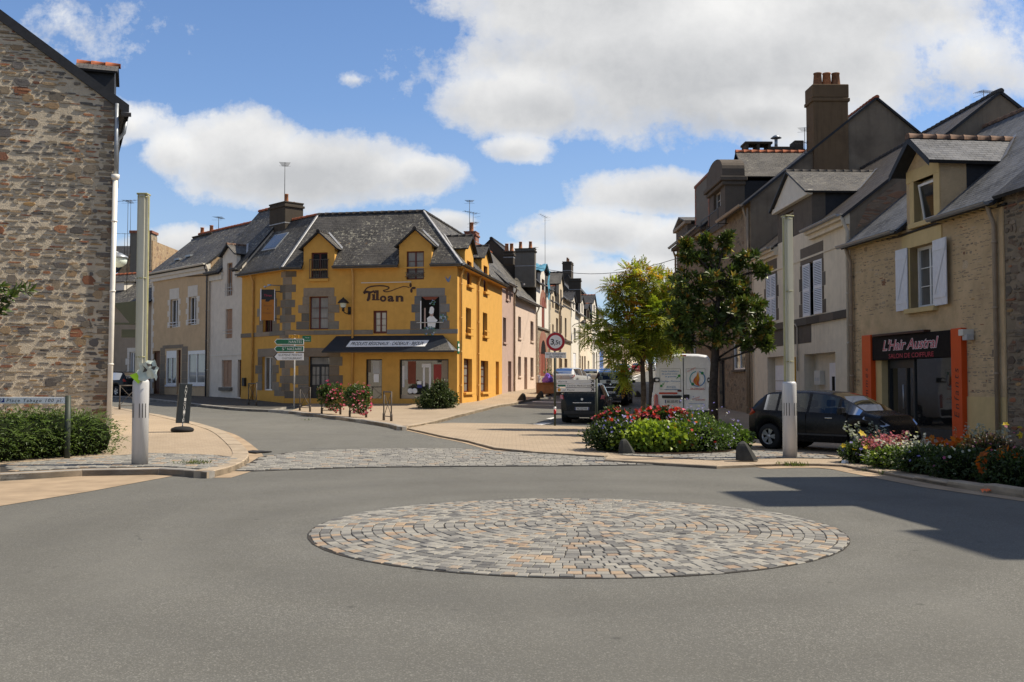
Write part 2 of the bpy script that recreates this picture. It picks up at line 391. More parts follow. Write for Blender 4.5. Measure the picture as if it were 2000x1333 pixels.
def enamel():
    t = NT('grey_white_enamel'); o = t.coord('Object'); sp = t.n('ShaderNodeSeparateXYZ'); t.set(sp.inputs[0], o)
    st = t.noise(t.scale(o, 9, 9, .6), 1.6, 5, .65); c = t.mix(t.math('MULTIPLY', t.ramp(st, [(.5, 0), (.75, 1)]), .35), (.55, .55, .555), (.36, .345, .32))
    z = t.math('ADD', sp.outputs[2], t.math('MULTIPLY', t.noise(o, 7, 4), .25)); c = t.mix(t.ramp(z, [(.10, .55), (.32, 0)]), c, (.26, .23, .19))
    return t.done(t.bsdf(c, .38, .45, .1))
M = {}
M['asphalt'] = asphalt('asphalt')
M['tan_paving'] = paving('tan_paving', (.36, .28, .195), (.41, .325, .23), (.24, .19, .14), .20, .10, .009, .3, .45)
M['asphalt_pave'] = asphalt('pavement_asphalt', (.085, .078, .068)); M['tan_plain'] = plain('tan_concrete', (.345, .26, .175), .9, .15, var=.18, vs=2.0, bump=.3, bs=70)
M['grey_setts'] = paving('grey_setts', (.33, .32, .30), (.25, .245, .235), (.10, .095, .085), .17, .11, .012, .6, 0)
M['kerb'] = plain('kerb_stone', (.36, .29, .21), .85, .2, var=.2, vs=3.0, bump=.35)
M['kerb_joint'] = plain('kerb_joint', (.10, .085, .07), .95, .1)
M['kerb_grey'] = plain('kerb_granite', (.30, .28, .25), .85, .2, var=.25, vs=3.0, bump=.35)
M['sett'] = sett('sett_stone'); M['sett_bed'] = plain('sett_joint', (.055, .05, .045), .95, .1, bump=.4)
M['soil'] = plain('soil', (.05, .035, .025), .95, .1, bump=.8, bs=30)
M['road_paint'] = plain('road_paint', (.62, .6, .56), .8, .2, var=.25, vs=8)
M['slate'] = slate('slate_lichen', (.046,.043,.040), (.078,.073,.067), lichen=.6); M['slate_clean'] = slate('slate_clean', (.07, .072, .077), (.135, .137, .142), lichen=.08)
M['slate_dark'] = slate('slate_dark', (.032, .032, .034), (.048, .047, .048), lichen=.10); M['slate_worn'] = slate('slate_worn', (.07, .066, .06), (.115, .107, .095), lichen=.3)
M['slate_black'] = plain('slate_cheek', (.022, .023, .026), .6, .3, var=.25, vs=8, bump=.3)
M['rubble_beige'] = masonry('rubble_beige', [(.50,.385,.25),(.56,.44,.29),(.43,.32,.20),(.53,.40,.26),(.36,.27,.175),(.55,.43,.28)], (.60, .475, .315), 3.4, 9.0, .4, .35)
M['ridge_red'] = plain('ridge_tile', (.33, .105, .05), .8, .2, var=.35, vs=7, bump=.3)
M['ridge_brown'] = plain('ridge_tile_aged', (.16, .10, .07), .85, .2, var=.4, vs=7, bump=.3)
M['ridge_dark'] = plain('ridge_tile_dark', (.055, .05, .047), .85, .2, var=.3, vs=7, bump=.3)
M['zinc'] = plain('zinc', (.30, .32, .34), .45, .5, .6, var=.15); M['lead'] = plain('lead_flashing', (.33, .33, .33), .5, .5, .2, var=.2)
M['zinc_dark'] = plain('zinc_dark', (.09, .095, .105), .5, .5, .3, var=.2)
M['ochre'] = plaster('ochre_render', (.63, .35, .085), .18, .22, .15, (.40, .215, .065))
M['ochre_trim'] = plaster('ochre_trim', (.62, .34, .08), .1, .1, .1)
M['granite'] = plaster('granite_block', (.235, .198, .152), .45, .15, .5, scale=3, tint=True)
M['granite_grey'] = plaster('granite_grey', (.185, .18, .17), .3, .1, .4, scale=3, tint=True)
M['granite_dark'] = plaster('granite_brown', (.125, .105, .085), .45, .15, .5, scale=3, tint=True)
M['cream_wall'] = plaster('cream_render', (.68, .59, .455), .2, .32, .25, (.22, .19, .15))
M['white_wall'] = plaster('white_render', (.66, .60, .51), .2, .3, .2, (.28, .25, .21))
M['mauve_wall'] = plaster('mauve_render', (.46, .335, .28), .12, .12, .15)
M['pink_wall'] = plaster('pale_pink_render', (.60, .475, .385), .12, .10, .15)
M['beige_wall'] = plaster('beige_render', (.56, .415, .255), .35, .22, .25, (.25, .185, .12))
M['beige_light'] = plaster('pale_beige_render', (.52, .435, .315), .2, .2, .2)
M['grey_wall'] = plaster('grey_render', (.32, .265, .20), .35, .3, .3)
M['brown_wall'] = plaster('brown_render', (.20, .162, .12), .75, .45, .5, (.06, .048, .038))
M['off_white'] = plaster('off_white_render', (.66, .62, .54), .15, .2, .15)
M['yellow_trim'] = plaster('yellow_trim', (.60, .45, .22), .15, .15, .12)
M['rubble'] = masonry('rubble_stone', [(.20,.15,.10),(.28,.21,.14),(.12,.10,.085),(.33,.26,.18),(.17,.10,.06),(.24,.19,.14)], (.34, .28, .20))
M['rubble_dark'] = masonry('rubble_stone_dark', [(.15,.11,.08),(.20,.15,.10),(.09,.075,.06),(.25,.19,.14),(.13,.08,.055)], (.25, .20, .14), 2.6, 4.5)
M['rubble_warm'] = masonry('rubble_stone_warm', [(.30,.19,.10),(.38,.25,.13),(.20,.12,.07),(.42,.30,.17),(.26,.15,.08)], (.36, .26, .16), 2.2, 3.2)
M['brick'] = paving('red_brick', (.30, .12, .075), (.24, .09, .06), (.30, .25, .2), .22, .07, .008, .3)
M['stone'] = stoneface('laid_stone'); M['mortar'] = mortarface('lime_mortar', (.61, .52, .39)); M['mortar_beige'] = mortarface('beige_pointing', (.66, .485, .285))
M['leaf'] = leafmat('leaf'); M['leaf_thin'] = leafmat('thin_leaf', .42, .5, .25); M['leaf_gloss'] = leafmat('glossy_leaf', .14, .40, .3); M['petal'] = leafmat('petal', .3, .6, .2)
M['bark'] = plain('bark', (.085, .07, .055), .95, .1, var=.4, vs=9, bump=.8, bs=25); M['bark_dark'] = plain('bark_dark', (.05, .042, .035), .95, .1, var=.4, vs=9, bump=.8, bs=25)
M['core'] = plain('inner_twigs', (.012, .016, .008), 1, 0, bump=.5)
M['glass'] = glass('window_glass'); M['glass_curtain'] = glass('curtained_glass', curtain=.85); M['glass_grey'] = glass('dim_curtained_glass', curtain=.7, ccol=(.22, .22, .21))
M['shop_glass'] = glass('shop_glass', (.02, .02, .02), 1.0)
M['pvc'] = plain('white_frame', (.72, .72, .70), .35, .5, var=.05); M['white_paint'] = plain('white_paint', (.70, .70, .72), .5, .4, var=.06)
M['grey_paint'] = plain('grey_paint', (.45, .45, .44), .6, .4, var=.1); M['maroon'] = plain('maroon_paint', (.11, .022, .016), .45, .4, var=.2)
M['brown_paint'] = plain('brown_paint', (.13, .06, .032), .6, .3, var=.2); M['tan_shutter'] = plain('tan_shutter', (.33, .20, .125), .65, .3, var=.12)
M['navy_paint'] = plain('navy_paint', (.016, .02, .027), .4, .45, var=.2); M['blue_paint'] = plain('blue_paint', (.05, .10, .28), .5, .4); M['red_paint'] = plain('red_paint', (.30, .03, .025), .5, .4)
M['brickred_paint'] = plain('rust_paint', (.20, .05, .025), .55, .3); M['black'] = plain('black', (.012, .012, .012), .5, .4); M['rubber'] = plain('rubber', (.02, .02, .02), .85, .2, bump=.2)
M['dark'] = plain('dark_inside', (.012, .011, .01), .9, .1); M['iron'] = plain('dark_iron', (.035, .032, .03), .55, .4, .2, var=.2); M['rust_iron'] = plain('brown_iron', (.085, .07, .058), .6, .4, .2, var=.25)
M['pipe_cream'] = plain('cream_pipe', (.50, .44, .35), .5, .4, var=.1); M['pipe_white'] = plain('white_pipe', (.72, .68, .60), .4, .4, var=.06); M['pipe_tan'] = plain('tan_pipe', (.33, .255, .18), .55, .35, var=.12)
M['pipe_ochre'] = plain('ochre_pipe', (.55, .315, .095), .5, .35, var=.08); M['pot'] = plain('clay_pot', (.36, .15, .07), .85, .15, var=.25, vs=10); M['pot_dark'] = plain('sooty_pot', (.20, .10, .055), .85, .15, var=.35, vs=10)
M['chim'] = plaster('sooty_render', (.075, .062, .048), .5, .4, .4); M['chim_brown'] = plaster('brown_chimney_render', (.15, .10, .058), .7, .5, .5, (.05, .036, .025)); M['chim_grey'] = plaster('grey_chimney_render', (.17, .155, .13), .4, .4, .4)
M['alu'] = plain('grey_metal', (.42, .43, .45), .38, .5, .7, var=.06); M['alu_white'] = enamel()
M['sign_white'] = plain('sign_white', (.80, .80, .79), .4, .4, var=.03); M['sign_black'] = plain('sign_black', (.012, .012, .014), .45, .4); M['sign_green'] = plain('sign_green', (.0, .135, .065), .4, .4, var=.05)
M['sign_yellow'] = plain('sign_yellow', (.75, .36, .02), .4, .4, var=.05); M['sign_red'] = plain('sign_red', (.42, .012, .02), .4, .4, var=.05); M['sign_back'] = plain('sign_back', (.045, .055, .042), .55, .3, .1); M['sign_blue'] = plain('sign_blue', (.02, .035, .22), .4, .4)
M['salon_orange'] = plain('orange_cladding', (.62, .075, .010), .4, .35, var=.05); M['salon_black'] = plain('black_fascia', (.010, .008, .008), .6, .10, var=.1); M['salon_red'] = plain('red_letter', (.45, .03, .06), .4, .4); M['letter_white'] = plain('white_letter', (.75, .72, .74), .4, .4)
M['letter_brown'] = plain('brown_letter', (.045, .016, .01), .45, .4)
M['purple'] = plain('purple_foil', (.22, .09, .55), .25, .6, .3); M['card'] = plain('cardboard', (.30, .16, .085), .85, .15)
M['tarp'] = plain('blue_tarp', (.09, .26, .36), .5, .4, var=.35, vs=5); M['lime'] = plain('lime_paper', (.45, .75, .03), .6, .3); M['paper'] = plain('paper', (.62, .68, .60), .7, .2, var=.1)
M['litter_orange'] = plain('orange_plastic', (.85, .16, .02), .5, .4); M['wood'] = plain('wood', (.22, .14, .08), .7, .2, var=.3)
def lampglass():
    t = NT('yellowed_acrylic'); ob = t.coord('Object')
    st = t.noise(t.scale(ob, 6, 6, .35), 2.0, 4); c = t.mix(t.ramp(st, [(.3, 0), (.75, 1)]), (.66, .65, .57), (.56, .54, .42))
    b = t.bsdf(c, .3, .5); tr = t.n('ShaderNodeBsdfTranslucent'); t.set(tr.inputs[0], (.78, .77, .68))
    m = t.n('ShaderNodeMixShader'); m.inputs[0].default_value = .35
    t.t.links.new(b.outputs[0], m.inputs[1]); t.t.links.new(tr.outputs[0], m.inputs[2]); return t.done(m)
M['acrylic'] = lampglass()
def paintcar(name, col): d = max(col) < .1; return plain(name, col, .25, .2 if d else .5, 0.0, var=.05, vs=3, coat=0.0 if d else .6)
M['car_black'] = paintcar('black_car_paint', (.010, .010, .011)); M['car_navy'] = paintcar('dark_green_car_paint', (.010, .014, .017)); M['car_silver'] = paintcar('silver_car_paint', (.42, .43, .44)); M['car_white'] = paintcar('white_car_paint', (.84, .84, .84))
M['car_red'] = paintcar('red_car_paint', (.30, .012, .02)); M['car_grey'] = paintcar('grey_car_paint', (.06, .065, .07)); M['car_beige'] = paintcar('champagne_car_paint', (.40, .37, .31)); M['car_plastic'] = plain('grey_plastic', (.03, .03, .031), .6, .3)
M['tail_red'] = plain('tail_lamp', (.33, .012, .012), .2, .6, coat=1.0); M['head_lamp'] = plain('head_lamp', (.45, .48, .54), .15, .8, .5, coat=1.0); M['chrome'] = plain('chrome', (.6, .6, .62), .15, .5, 1.0); M['alloy'] = plain('alloy_wheel', (.50, .49, .47), .35, .5, .5)
def carglass():
    t = NT('car_glass'); tr = t.n('ShaderNodeBsdfTransparent'); t.set(tr.inputs[0], (.36, .40, .385)); g = t.n('ShaderNodeBsdfGlossy'); g.inputs['Roughness'].default_value = .02
    fr = t.n('ShaderNodeFresnel'); fr.inputs[0].default_value = 1.45; m = t.n('ShaderNodeMixShader'); t.set(m.inputs[0], fr.outputs[0]); t.t.links.new(tr.outputs[0], m.inputs[1]); t.t.links.new(g.outputs[0], m.inputs[2]); return t.done(m)
M['car_glass'] = carglass(); M['plate'] = plain('number_plate', (.66, .66, .64), .45, .4, var=.03)
cam = bpy.data.cameras.new('camera'); co = bpy.data.objects.new('camera', cam); COL.objects.link(co)
cam.sensor_width = 36; cam.lens = 36.0*FPX/2000; cam.clip_end = 3000; cam.clip_start = .1
co.location = (0, 0, EYE); co.rotation_euler = (PI/2+PITCH, 0, 0); sc.camera = co
SUN_EL, SUN_AZ = math.radians(50), math.radians(7)          # azimuth counted from +X (the photo's right) towards +Y
SD = Vector((math.cos(SUN_EL)*math.cos(SUN_AZ), math.cos(SUN_EL)*math.sin(SUN_AZ), math.sin(SUN_EL)))
sl = bpy.data.lights.new('sun', 'SUN'); so = bpy.data.objects.new('sun', sl); COL.objects.link(so)
sl.energy = 5.0; sl.angle = math.radians(.53); sl.color = (1, .905, .755)
so.rotation_euler = (-SD).to_track_quat('-Z', 'Y').to_euler(); so.location = (0, 0, 60)
W = bpy.data.worlds.new('World'); sc.world = W; W.use_nodes = True
def world():
    t = NT.__new__(NT); t.t = W.node_tree; t.t.nodes.clear(); t.out = t.n('ShaderNodeOutputWorld')
    sky = t.n('ShaderNodeTexSky', sky_type='NISHITA'); sky.sun_disc = False
    sky.sun_elevation = SUN_EL; sky.sun_rotation = PI/2-SUN_AZ; sky.air_density = 1.0; sky.dust_density = .15; sky.ozone_density = 3.0; sky.altitude = 60
    d = t.coord('Generated'); sp = t.n('ShaderNodeSeparateXYZ'); t.set(sp.inputs[0], d)
    X, Y, Z = sp.outputs
    yy = t.math('MAXIMUM', Y, .05); a = t.math('DIVIDE', X, yy); b = t.math('DIVIDE', Z, yy)
    cb = t.n('ShaderNodeCombineXYZ'); t.set(cb.inputs[0], a); t.set(cb.inputs[1], b)
    P = cb.outputs[0]
    n1 = t.noise(P, 6.5, 9, .62); n2 = t.noise(P, 21, 7, .68); 
    wob = t.math('ADD', t.math('MULTIPLY', t.math('SUBTRACT', n1, .5), 1.7), t.math('MULTIPLY', t.math('SUBTRACT', n2, .5), 1.25))
    heaps = [(1380,120,540,160,1.0),(1190,-10,340,150,1.),(1020,195,190,75,.9),(1640,10,330,130,.85),(1500,215,180,50,.7),(600,330,270,80,1.05),(470,290,130,85,1.),(330,300,60,50,.6),(820,335,100,45,.8),
             (1290,375,170,50,.9),(1180,450,170,48,.8),(1330,480,120,60,.9),(1060,500,130,30,.7),(350,490,130,52,.9),(250,240,70,35,.35),(1010,285,75,30,.55),(880,435,60,26,.75),(1900,120,170,90,.45),(1850,330,240,80,.5),(80,40,160,40,.12),(690,150,26,14,.2),(1240,540,260,40,.55)]
    dens = None; top = None
    for (u, v, ru, rv, k) in heaps:
        a0, b0 = (u-CX)/FPX, (HZ-v)/FPX
        da = t.math('DIVIDE', t.math('SUBTRACT', a, a0), ru/FPX*1.12); db = t.math('DIVIDE', t.math('SUBTRACT', b, b0), rv/FPX*1.12)
        r = t.math('SQRT', t.math('ADD', t.math('MULTIPLY', da, da), t.math('MULTIPLY', db, db)))
        m = t.math('MULTIPLY', t.math('SUBTRACT', 1.0, r), k)
        m = t.math('MAXIMUM', m, -1.0)
        dens = m if dens is None else t.math('MAXIMUM', dens, m)
        h = t.math('MULTIPLY', t.math('MAXIMUM', t.math('SUBTRACT', 1.0, r), 0.0), t.math('ADD', db, .25))
        top = h if top is None else t.math('ADD', top, h)
    zz = t.math('MAXIMUM', Z, .04); q = t.n('ShaderNodeCombineXYZ'); t.set(q.inputs[0], t.math('DIVIDE', X, zz)); t.set(q.inputs[1], t.math('DIVIDE', Y, zz))
    deck = t.math('MULTIPLY', t.math('SUBTRACT', t.noise(q.outputs[0], .9, 7, .6), .47), 2.2)
    front = t.math('MULTIPLY', t.math('SUBTRACT', Y, .35), 6.0, clamp=True)
    low = t.math('MULTIPLY', t.math('SUBTRACT', .62, b), 6.0, clamp=True)
    front = t.math('MULTIPLY', front, low)
    dens = t.math('ADD', dens, t.math('MULTIPLY', wob, .62))
    dens = t.math('ADD', t.math('MULTIPLY', dens, front), t.math('MULTIPLY', deck, t.math('SUBTRACT', 1.0, front)))
    mask = t.ramp(dens, [(.0, 0), (.07, .28), (.20, .80), (.42, 1)])
    sh = t.math('ADD', t.math('MULTIPLY', top, .45), t.math('MULTIPLY', t.math('SUBTRACT', n1, .5), 1.0))
    sh = t.math('ADD', sh, t.math('MULTIPLY', dens, -.40))
    cc = t.ramp(t.math('ADD', sh, .42), [(.08, (3.6, 3.68, 3.8)), (.36, (5.0, 5.02, 5.05)), (.70, (6.7, 6.65, 6.5))])
    hz = t.ramp(Z, [(.0, .7), (.10, .42), (.26, .10), (.5, 0)])
    blue = t.mix(1.0, sky.outputs[0], SKYTINT, 'MULTIPLY')
    blue = t.mix(hz, blue, (3.3, 3.9, 4.6))
    cc = t.mix(front, (3.3, 3.25, 3.15), cc)
    col = t.mix(mask, blue, cc)
    bg = t.n('ShaderNodeBackground'); t.set(bg.inputs[0], col); bg.inputs[1].default_value = .12
    t.t.links.new(bg.outputs[0], t.out.inputs[0])
SKYTINT = (.67, .79, .95)
world()
sc.view_settings.view_transform = 'Standard'; sc.view_settings.look = 'None'; sc.view_settings.exposure = .38; sc.view_settings.gamma = 1.0
sc.cycles.max_bounces = 6; sc.cycles.diffuse_bounces = 3; sc.cycles.glossy_bounces = 3; sc.cycles.transparent_max_bounces = 6
sc.cycles.use_denoising = True
sc.cycles.sample_clamp_indirect = 6.0
def terrain():
    me = bpy.data.meshes.new('road'); ny, nx = _H.shape
    V = np.stack([_XX, _YY, _H], -1).reshape(-1, 3).astype(np.float32)
    i, j = np.meshgrid(np.arange(nx-1), np.arange(ny-1)); k = (j*nx+i).ravel()
    F = np.stack([k, k+1, k+nx+1, k+nx], 1).astype(np.int32)
    me.vertices.add(len(V)); me.vertices.foreach_set('co', V.ravel()); me.loops.add(F.size); me.loops.foreach_set('vertex_index', F.ravel())
    me.polygons.add(len(F)); me.polygons.foreach_set('loop_start', np.arange(len(F), dtype=np.int32)*4); me.update(calc_edges=True)
    me.polygons.foreach_set('use_smooth', np.ones(len(F), bool))
    me.materials.append(M['asphalt']); o = bpy.data.objects.new('road', me); COL.objects.link(o); tag(o, kind='structure')
terrain()
far = MB(); R_ = 2600
for (x0, x1, y0, y1) in ((-R_, GX0, -R_, R_), (GX1, R_, -R_, R_), (GX0, GX1, -R_, GY0), (GX0, GX1, GY1, R_)):
    far.face([(x0, y0, -.6), (x1, y0, -.6), (x1, y1, -.6), (x0, y1, -.6)], M['soil'])
tag(far.build('ground'), kind='structure')
def drape(name, pts, off, mat, skirt=0.0, skirt_mat=None, kind='structure'):
    bm = bmesh.new(); vs = [bm.verts.new((p[0], p[1], 0)) for p in pts]; f = bm.faces.new(vs)
    if f.normal.z < 0 or sum(vs[i].co.x*vs[(i+1) % len(vs)].co.y-vs[(i+1) % len(vs)].co.x*vs[i].co.y for i in range(len(vs))) < 0: f.normal_flip()
    bmesh.ops.triangulate(bm, faces=bm.faces[:])
    xs = [p[0] for p in pts]; ys = [p[1] for p in pts]
    for ax, lo, hi, g0 in ((0, min(xs), max(xs), GX0), (1, min(ys), max(ys), GY0)):
        k = math.ceil((lo-g0)/GS)
        while g0+k*GS < hi:
            c = g0+k*GS; no = (1, 0, 0) if ax == 0 else (0, 1, 0); cc = (c, 0, 0) if ax == 0 else (0, c, 0)
            bmesh.ops.bisect_plane(bm, geom=bm.verts[:]+bm.edges[:]+bm.faces[:], plane_co=cc, plane_no=no, dist=1e-5); k += 1
    for w in bm.verts: w.co.z = H(w.co.x, w.co.y)+off
    mb = MB(); mb.bm(bm, mat)
    if skirt:
        for e in bm.edges:
            if len(e.link_faces) == 1:
                f = e.link_faces[0]; l = [q for q in f.loops if q.edge == e][0]; a, b = l.vert.co, l.link_loop_next.vert.co
                mb.face([(a.x, a.y, a.z-skirt), (b.x, b.y, b.z-skirt), b[:], a[:]], skirt_mat or mat)
    bm.free(); o = mb.build(name); return tag(o, kind=kind)
def resample(pts, step):
    out = [Vector(pts[0][:2])]
    for a, b in zip(pts, pts[1:]):
        a = Vector(a[:2]); b = Vector(b[:2]); n = max(1, round((b-a).length/step))
        out += [a+(b-a)*(i/n) for i in range(1, n+1)]
    return out
def smooth_poly(pts, it=2):
    p = [Vector(q[:2]) for q in pts]
    for _ in range(it):
        n = [p[0]]
        for a, b in zip(p, p[1:]): n += [a*.75+b*.25, a*.25+b*.75]
        p = n+[p[-1]]
    return p
def kerb(name, path, w, h, mat, side=1, step=.9, hs=None):
    """kerb stones laid end to end along a path; side +1: they lie left of it"""
    p = resample(path, step); mb = MB(); n = len(p); nor = []
    for i in range(n):
        d = (p[min(i+1, n-1)]-p[max(i-1, 0)]).normalized(); nor.append(Vector((-d.y, d.x))*side)
    for i in range(n-1):
        a, b = p[i], p[i+1]; g = (b-a).normalized()*.006; a = a+g; b = b-g
        q = [a, b, b+nor[i+1]*w, a+nor[i]*w]; hh = h if hs is None else hs(i/(n-1))
        hh += random.uniform(-.004, .004)
        t = [(x.x, x.y, H(x.x, x.y)+hh) for x in q]; bt = [(x.x, x.y, H(x.x, x.y)-.05) for x in q]
        c = random.uniform(.82, 1.12); 
        ch = .018; t2 = [Vector(t[0])+Vector((*nor[i]*ch, 0)), Vector(t[1])+Vector((*nor[i+1]*ch, 0))]
        lo = [Vector(t[0])-Vector((0, 0, ch)), Vector(t[1])-Vector((0, 0, ch))]
        fl = (lambda x: x) if side > 0 else (lambda x: x[::-1])
        mb.face(fl([t2[0], t2[1], t[2], t[3]]), mat); mb.face(fl([lo[0], lo[1], t2[1], t2[0]]), mat); mb.face(fl([bt[0], bt[1], lo[1], lo[0]]), mat)
        mb.face(fl([bt[1], bt[2], t[2], t2[1], lo[1]]), mat); mb.face(fl([bt[3], bt[0], lo[0], t2[0], t[3]]), mat); mb.face(fl([bt[2], bt[3], t[3], t[2]]), mat)
    return tag(mb.build(name), kind='structure')
def strip_poly(path, w0, w1, side=1):
    p = [Vector(q[:2]) for q in path]; n = len(p); A = []; B = []
    for i in range(n):
        d = (p[min(i+1, n-1)]-p[max(i-1, 0)]).normalized(); m = Vector((-d.y, d.x))*side
        A.append(p[i]+m*w0); B.append(p[i]+m*w1)
    return A+B[::-1]
KH = .12
px = lambda L, dz=0: [G(u, v, dz) for u, v in L]
kl = px([(288.6,806),(355,819.5),(395,827.7),(431,839),(456,853),(477.7,871),(487,884),(483,896),(460,908),(414.7,920)], KH)
kl = smooth_poly([Vector((-30, 60)), Vector((-17.5, 46))]+kl, 2)
kf = px([(404,921),(360,917.5),(310,915),(160,917.6),(0,925.6)], KH)+[Vector((-13.5, 16.4))]
drape('pavement', kl+[Vector(p[:2]) for p in kf]+[Vector((-22, 16.4)), Vector((-50, 30)), Vector((-50, 60))], KH-.012, M['tan_paving'], .3, M['kerb'])
kerb('kerb', kl[::-1], .32, KH, M['kerb'], 1, .95)
kerb('kerb', [Vector(p[:2]) for p in kf][::-1], .16, KH, M['kerb_grey'], 1, 1.0)
drape('gutter_strip', strip_poly(kl[12:], -.32, -.01, -1), .006, M['tan_plain'])
fr = px([(0,922),(160,914.5),(310,911.5),(400,917),(455,905),(470,893),(420,888),(300,884),(160,893),(0,906)], KH)
SETT_LATER = [(fr, KH-.010)]
drape('parking_strip', [Vector(p[:2]) for p in px([(-200,1015),(0,989.5),(180,960),(320,934),(385,921),(310,926.5),(160,931),(0,941),(-200,954)])], .006, M['tan_plain'])
ko_front = [Vector((-31, 63.5)), Vector((-22.5, 57.3))]+px([(384,790),(474,798.5),(540,800.5),(640,811),(700,819.5),(756,827.5),(776,832.5)], KH)
tip = px([(784,834),(790,833)], KH)
ko_side = px([(797,832),(828,827),(880,813),(921,804),(962,794.6),(1015,784),(1033,780.5),(1057,776)], KH)
SA = Vector((.185, 1)).normalized()
far_l = [Vector(ko_side[-1][:2])+SA*t for t in (20, 60, 120, 190)]
inner = [Vector((26.5, 255)), Vector((3.0, 80)), Vector((-6, 60)), Vector((-14, 62)), Vector((-31, 75))]
ko = smooth_poly([Vector(p[:2]) for p in ko_front+tip], 1)+smooth_poly([Vector(p[:2]) for p in ko_side]+far_l, 1)
kx = [q for q in ko[:len(ko)-len(far_l)] if q.x < -9.8]; drape('pavement', kx+[Vector((-9.8, 52)), Vector((-14, 62)), Vector((-31, 75))], KH-.012, M['asphalt_pave'], .3, M['kerb_grey'])
drape('pavement', [Vector((-9.8, 52))]+[q for q in ko if q.x >= -9.8]+inner[:3]+[Vector((-9.8, 60))], KH-.012, M['tan_paving'], .3, M['kerb'])
n1 = len(smooth_poly([Vector(p[:2]) for p in ko_front+tip], 1))
kerb('kerb', ko[:n1], .2, KH, M['kerb_grey'], 1, 1.0); kerb('kerb', ko[n1:], .22, KH, M['kerb'], 1, 1.0)
cr_f = px([(786,834.5),(860,851),(916,861.6),(965.6,875),(1036,882),(1180,891)], .05)
cr = [Vector(p[:2]) for p in cr_f]+[Vector(p[:2]) for p in px([(1240,886),(1215,850),(1190,838),(1140,834),(1083,831.5),(1000,828),(880,826),(836,829)], .05)]
drape('raised_crossing', cr, .05, M['tan_paving'], .1, M['kerb'])
kerb('kerb', [Vector(p[:2]) for p in cr_f][::-1], .13, .054, M['kerb'], -1, 1.0)
drape('gutter_strip', strip_poly([Vector(p[:2]) for p in cr_f], .01, .16, -1), .006, M['tan_plain'])
kr = px([(1180,891.5),(1300,898),(1400,903.5),(1475,900.5),(1538,898.5),(1600,899),(1646,900.5),(1727,915),(1850,936),(2000,957)], KH)
kr = [Vector(p[:2]) for p in kr]+[Vector((10.2, 13.8)), Vector((11.2, 9))]
right_edge = [Vector((16, 9)), Vector((16, 30)), Vector((15, 62)), Vector((19.5, 90)), Vector((40, 200))]
road_r = [Vector((36, 200)), Vector((15.2, 90)), Vector((8.6, 62)), Vector((5.9, 46)), Vector((4.9, 38)), Vector((4.0, 33))]
drape('pavement', kr+right_edge+road_r, KH-.012-.06, M['tan_paving'], .2, M['kerb'])
kerb('kerb', kr, .2, KH-.07, M['kerb'], 1, 1.0, hs=lambda f: .055 if f < .4 else (.055+(f-.4)/.15*.075 if f < .55 else .13))
drape('gutter_strip', strip_poly(kr[3:], -.42, -.01, 1), .006, M['tan_plain'])
tanp = [Vector(p[:2]) for p in px([(1538,909.5),(1620,917),(1700,927),(1765,931),(1720,923),(1650,910),(1600,908)])]
drape('parking_strip', tanp, .0085, M['tan_plain'])
SETT_LATER.append(([Vector(p[:2]) for p in px([(1200,888),(1300,894),(1400,899),(1475,896),(1538,894.5),(1646,896),(1600,885),(1460,878),(1350,882),(1230,880)], .06)], .050))
GREYS = [(.265,.252,.218),(.235,.223,.195),(.285,.27,.232),(.21,.20,.178),(.175,.167,.15),(.115,.112,.104),(.08,.078,.075),(.30,.28,.235)]
TANS = [(.36,.25,.15),(.38,.27,.17),(.30,.20,.125),(.34,.265,.19)]
def sett_col(pt=.13, pd=.2):
    r = random.random()
    c = random.choice(TANS) if r < pt else (random.choice(GREYS[5:7]) if r < pt+pd else random.choice(GREYS[:5]+GREYS[7:]))
    k = random.uniform(.88, 1.12); return tuple(x*k for x in c)
def lay(mb, corners, z, mat, col, top=.011, cham=.007):
    c = sum(corners, Vector((0, 0)))/4; dz = random.uniform(-.003, .004)
    inn = [p+(c-p).normalized()*cham for p in corners]
    lo = [(p.x, p.y, z(p)) for p in corners]; mid = [(p.x, p.y, z(p)+top*.55+dz) for p in corners]; hi = [(p.x, p.y, z(p)+top+dz) for p in inn]
    i = [mb.P(q) for q in lo+mid+hi]
    mb.fi(i[8:12], mat, col)
    for k in range(4):
        n = (k+1) % 4; mb.fi((i[k], i[n], i[4+n], i[4+k]), mat, col); mb.fi((i[4+k], i[4+n], i[8+n], i[8+k]), mat, col)
def inside(p, poly):
    r = False; j = len(poly)-1
    for i in range(len(poly)):
        a, b = poly[i], poly[j]
        if (a[1] > p[1]) != (b[1] > p[1]) and p[0] < (b[0]-a[0])*(p[1]-a[1])/(b[1]-a[1])+a[0]: r = not r
        j = i
    return r
RC = Vector((.685, 11.3)); RR = 2.86
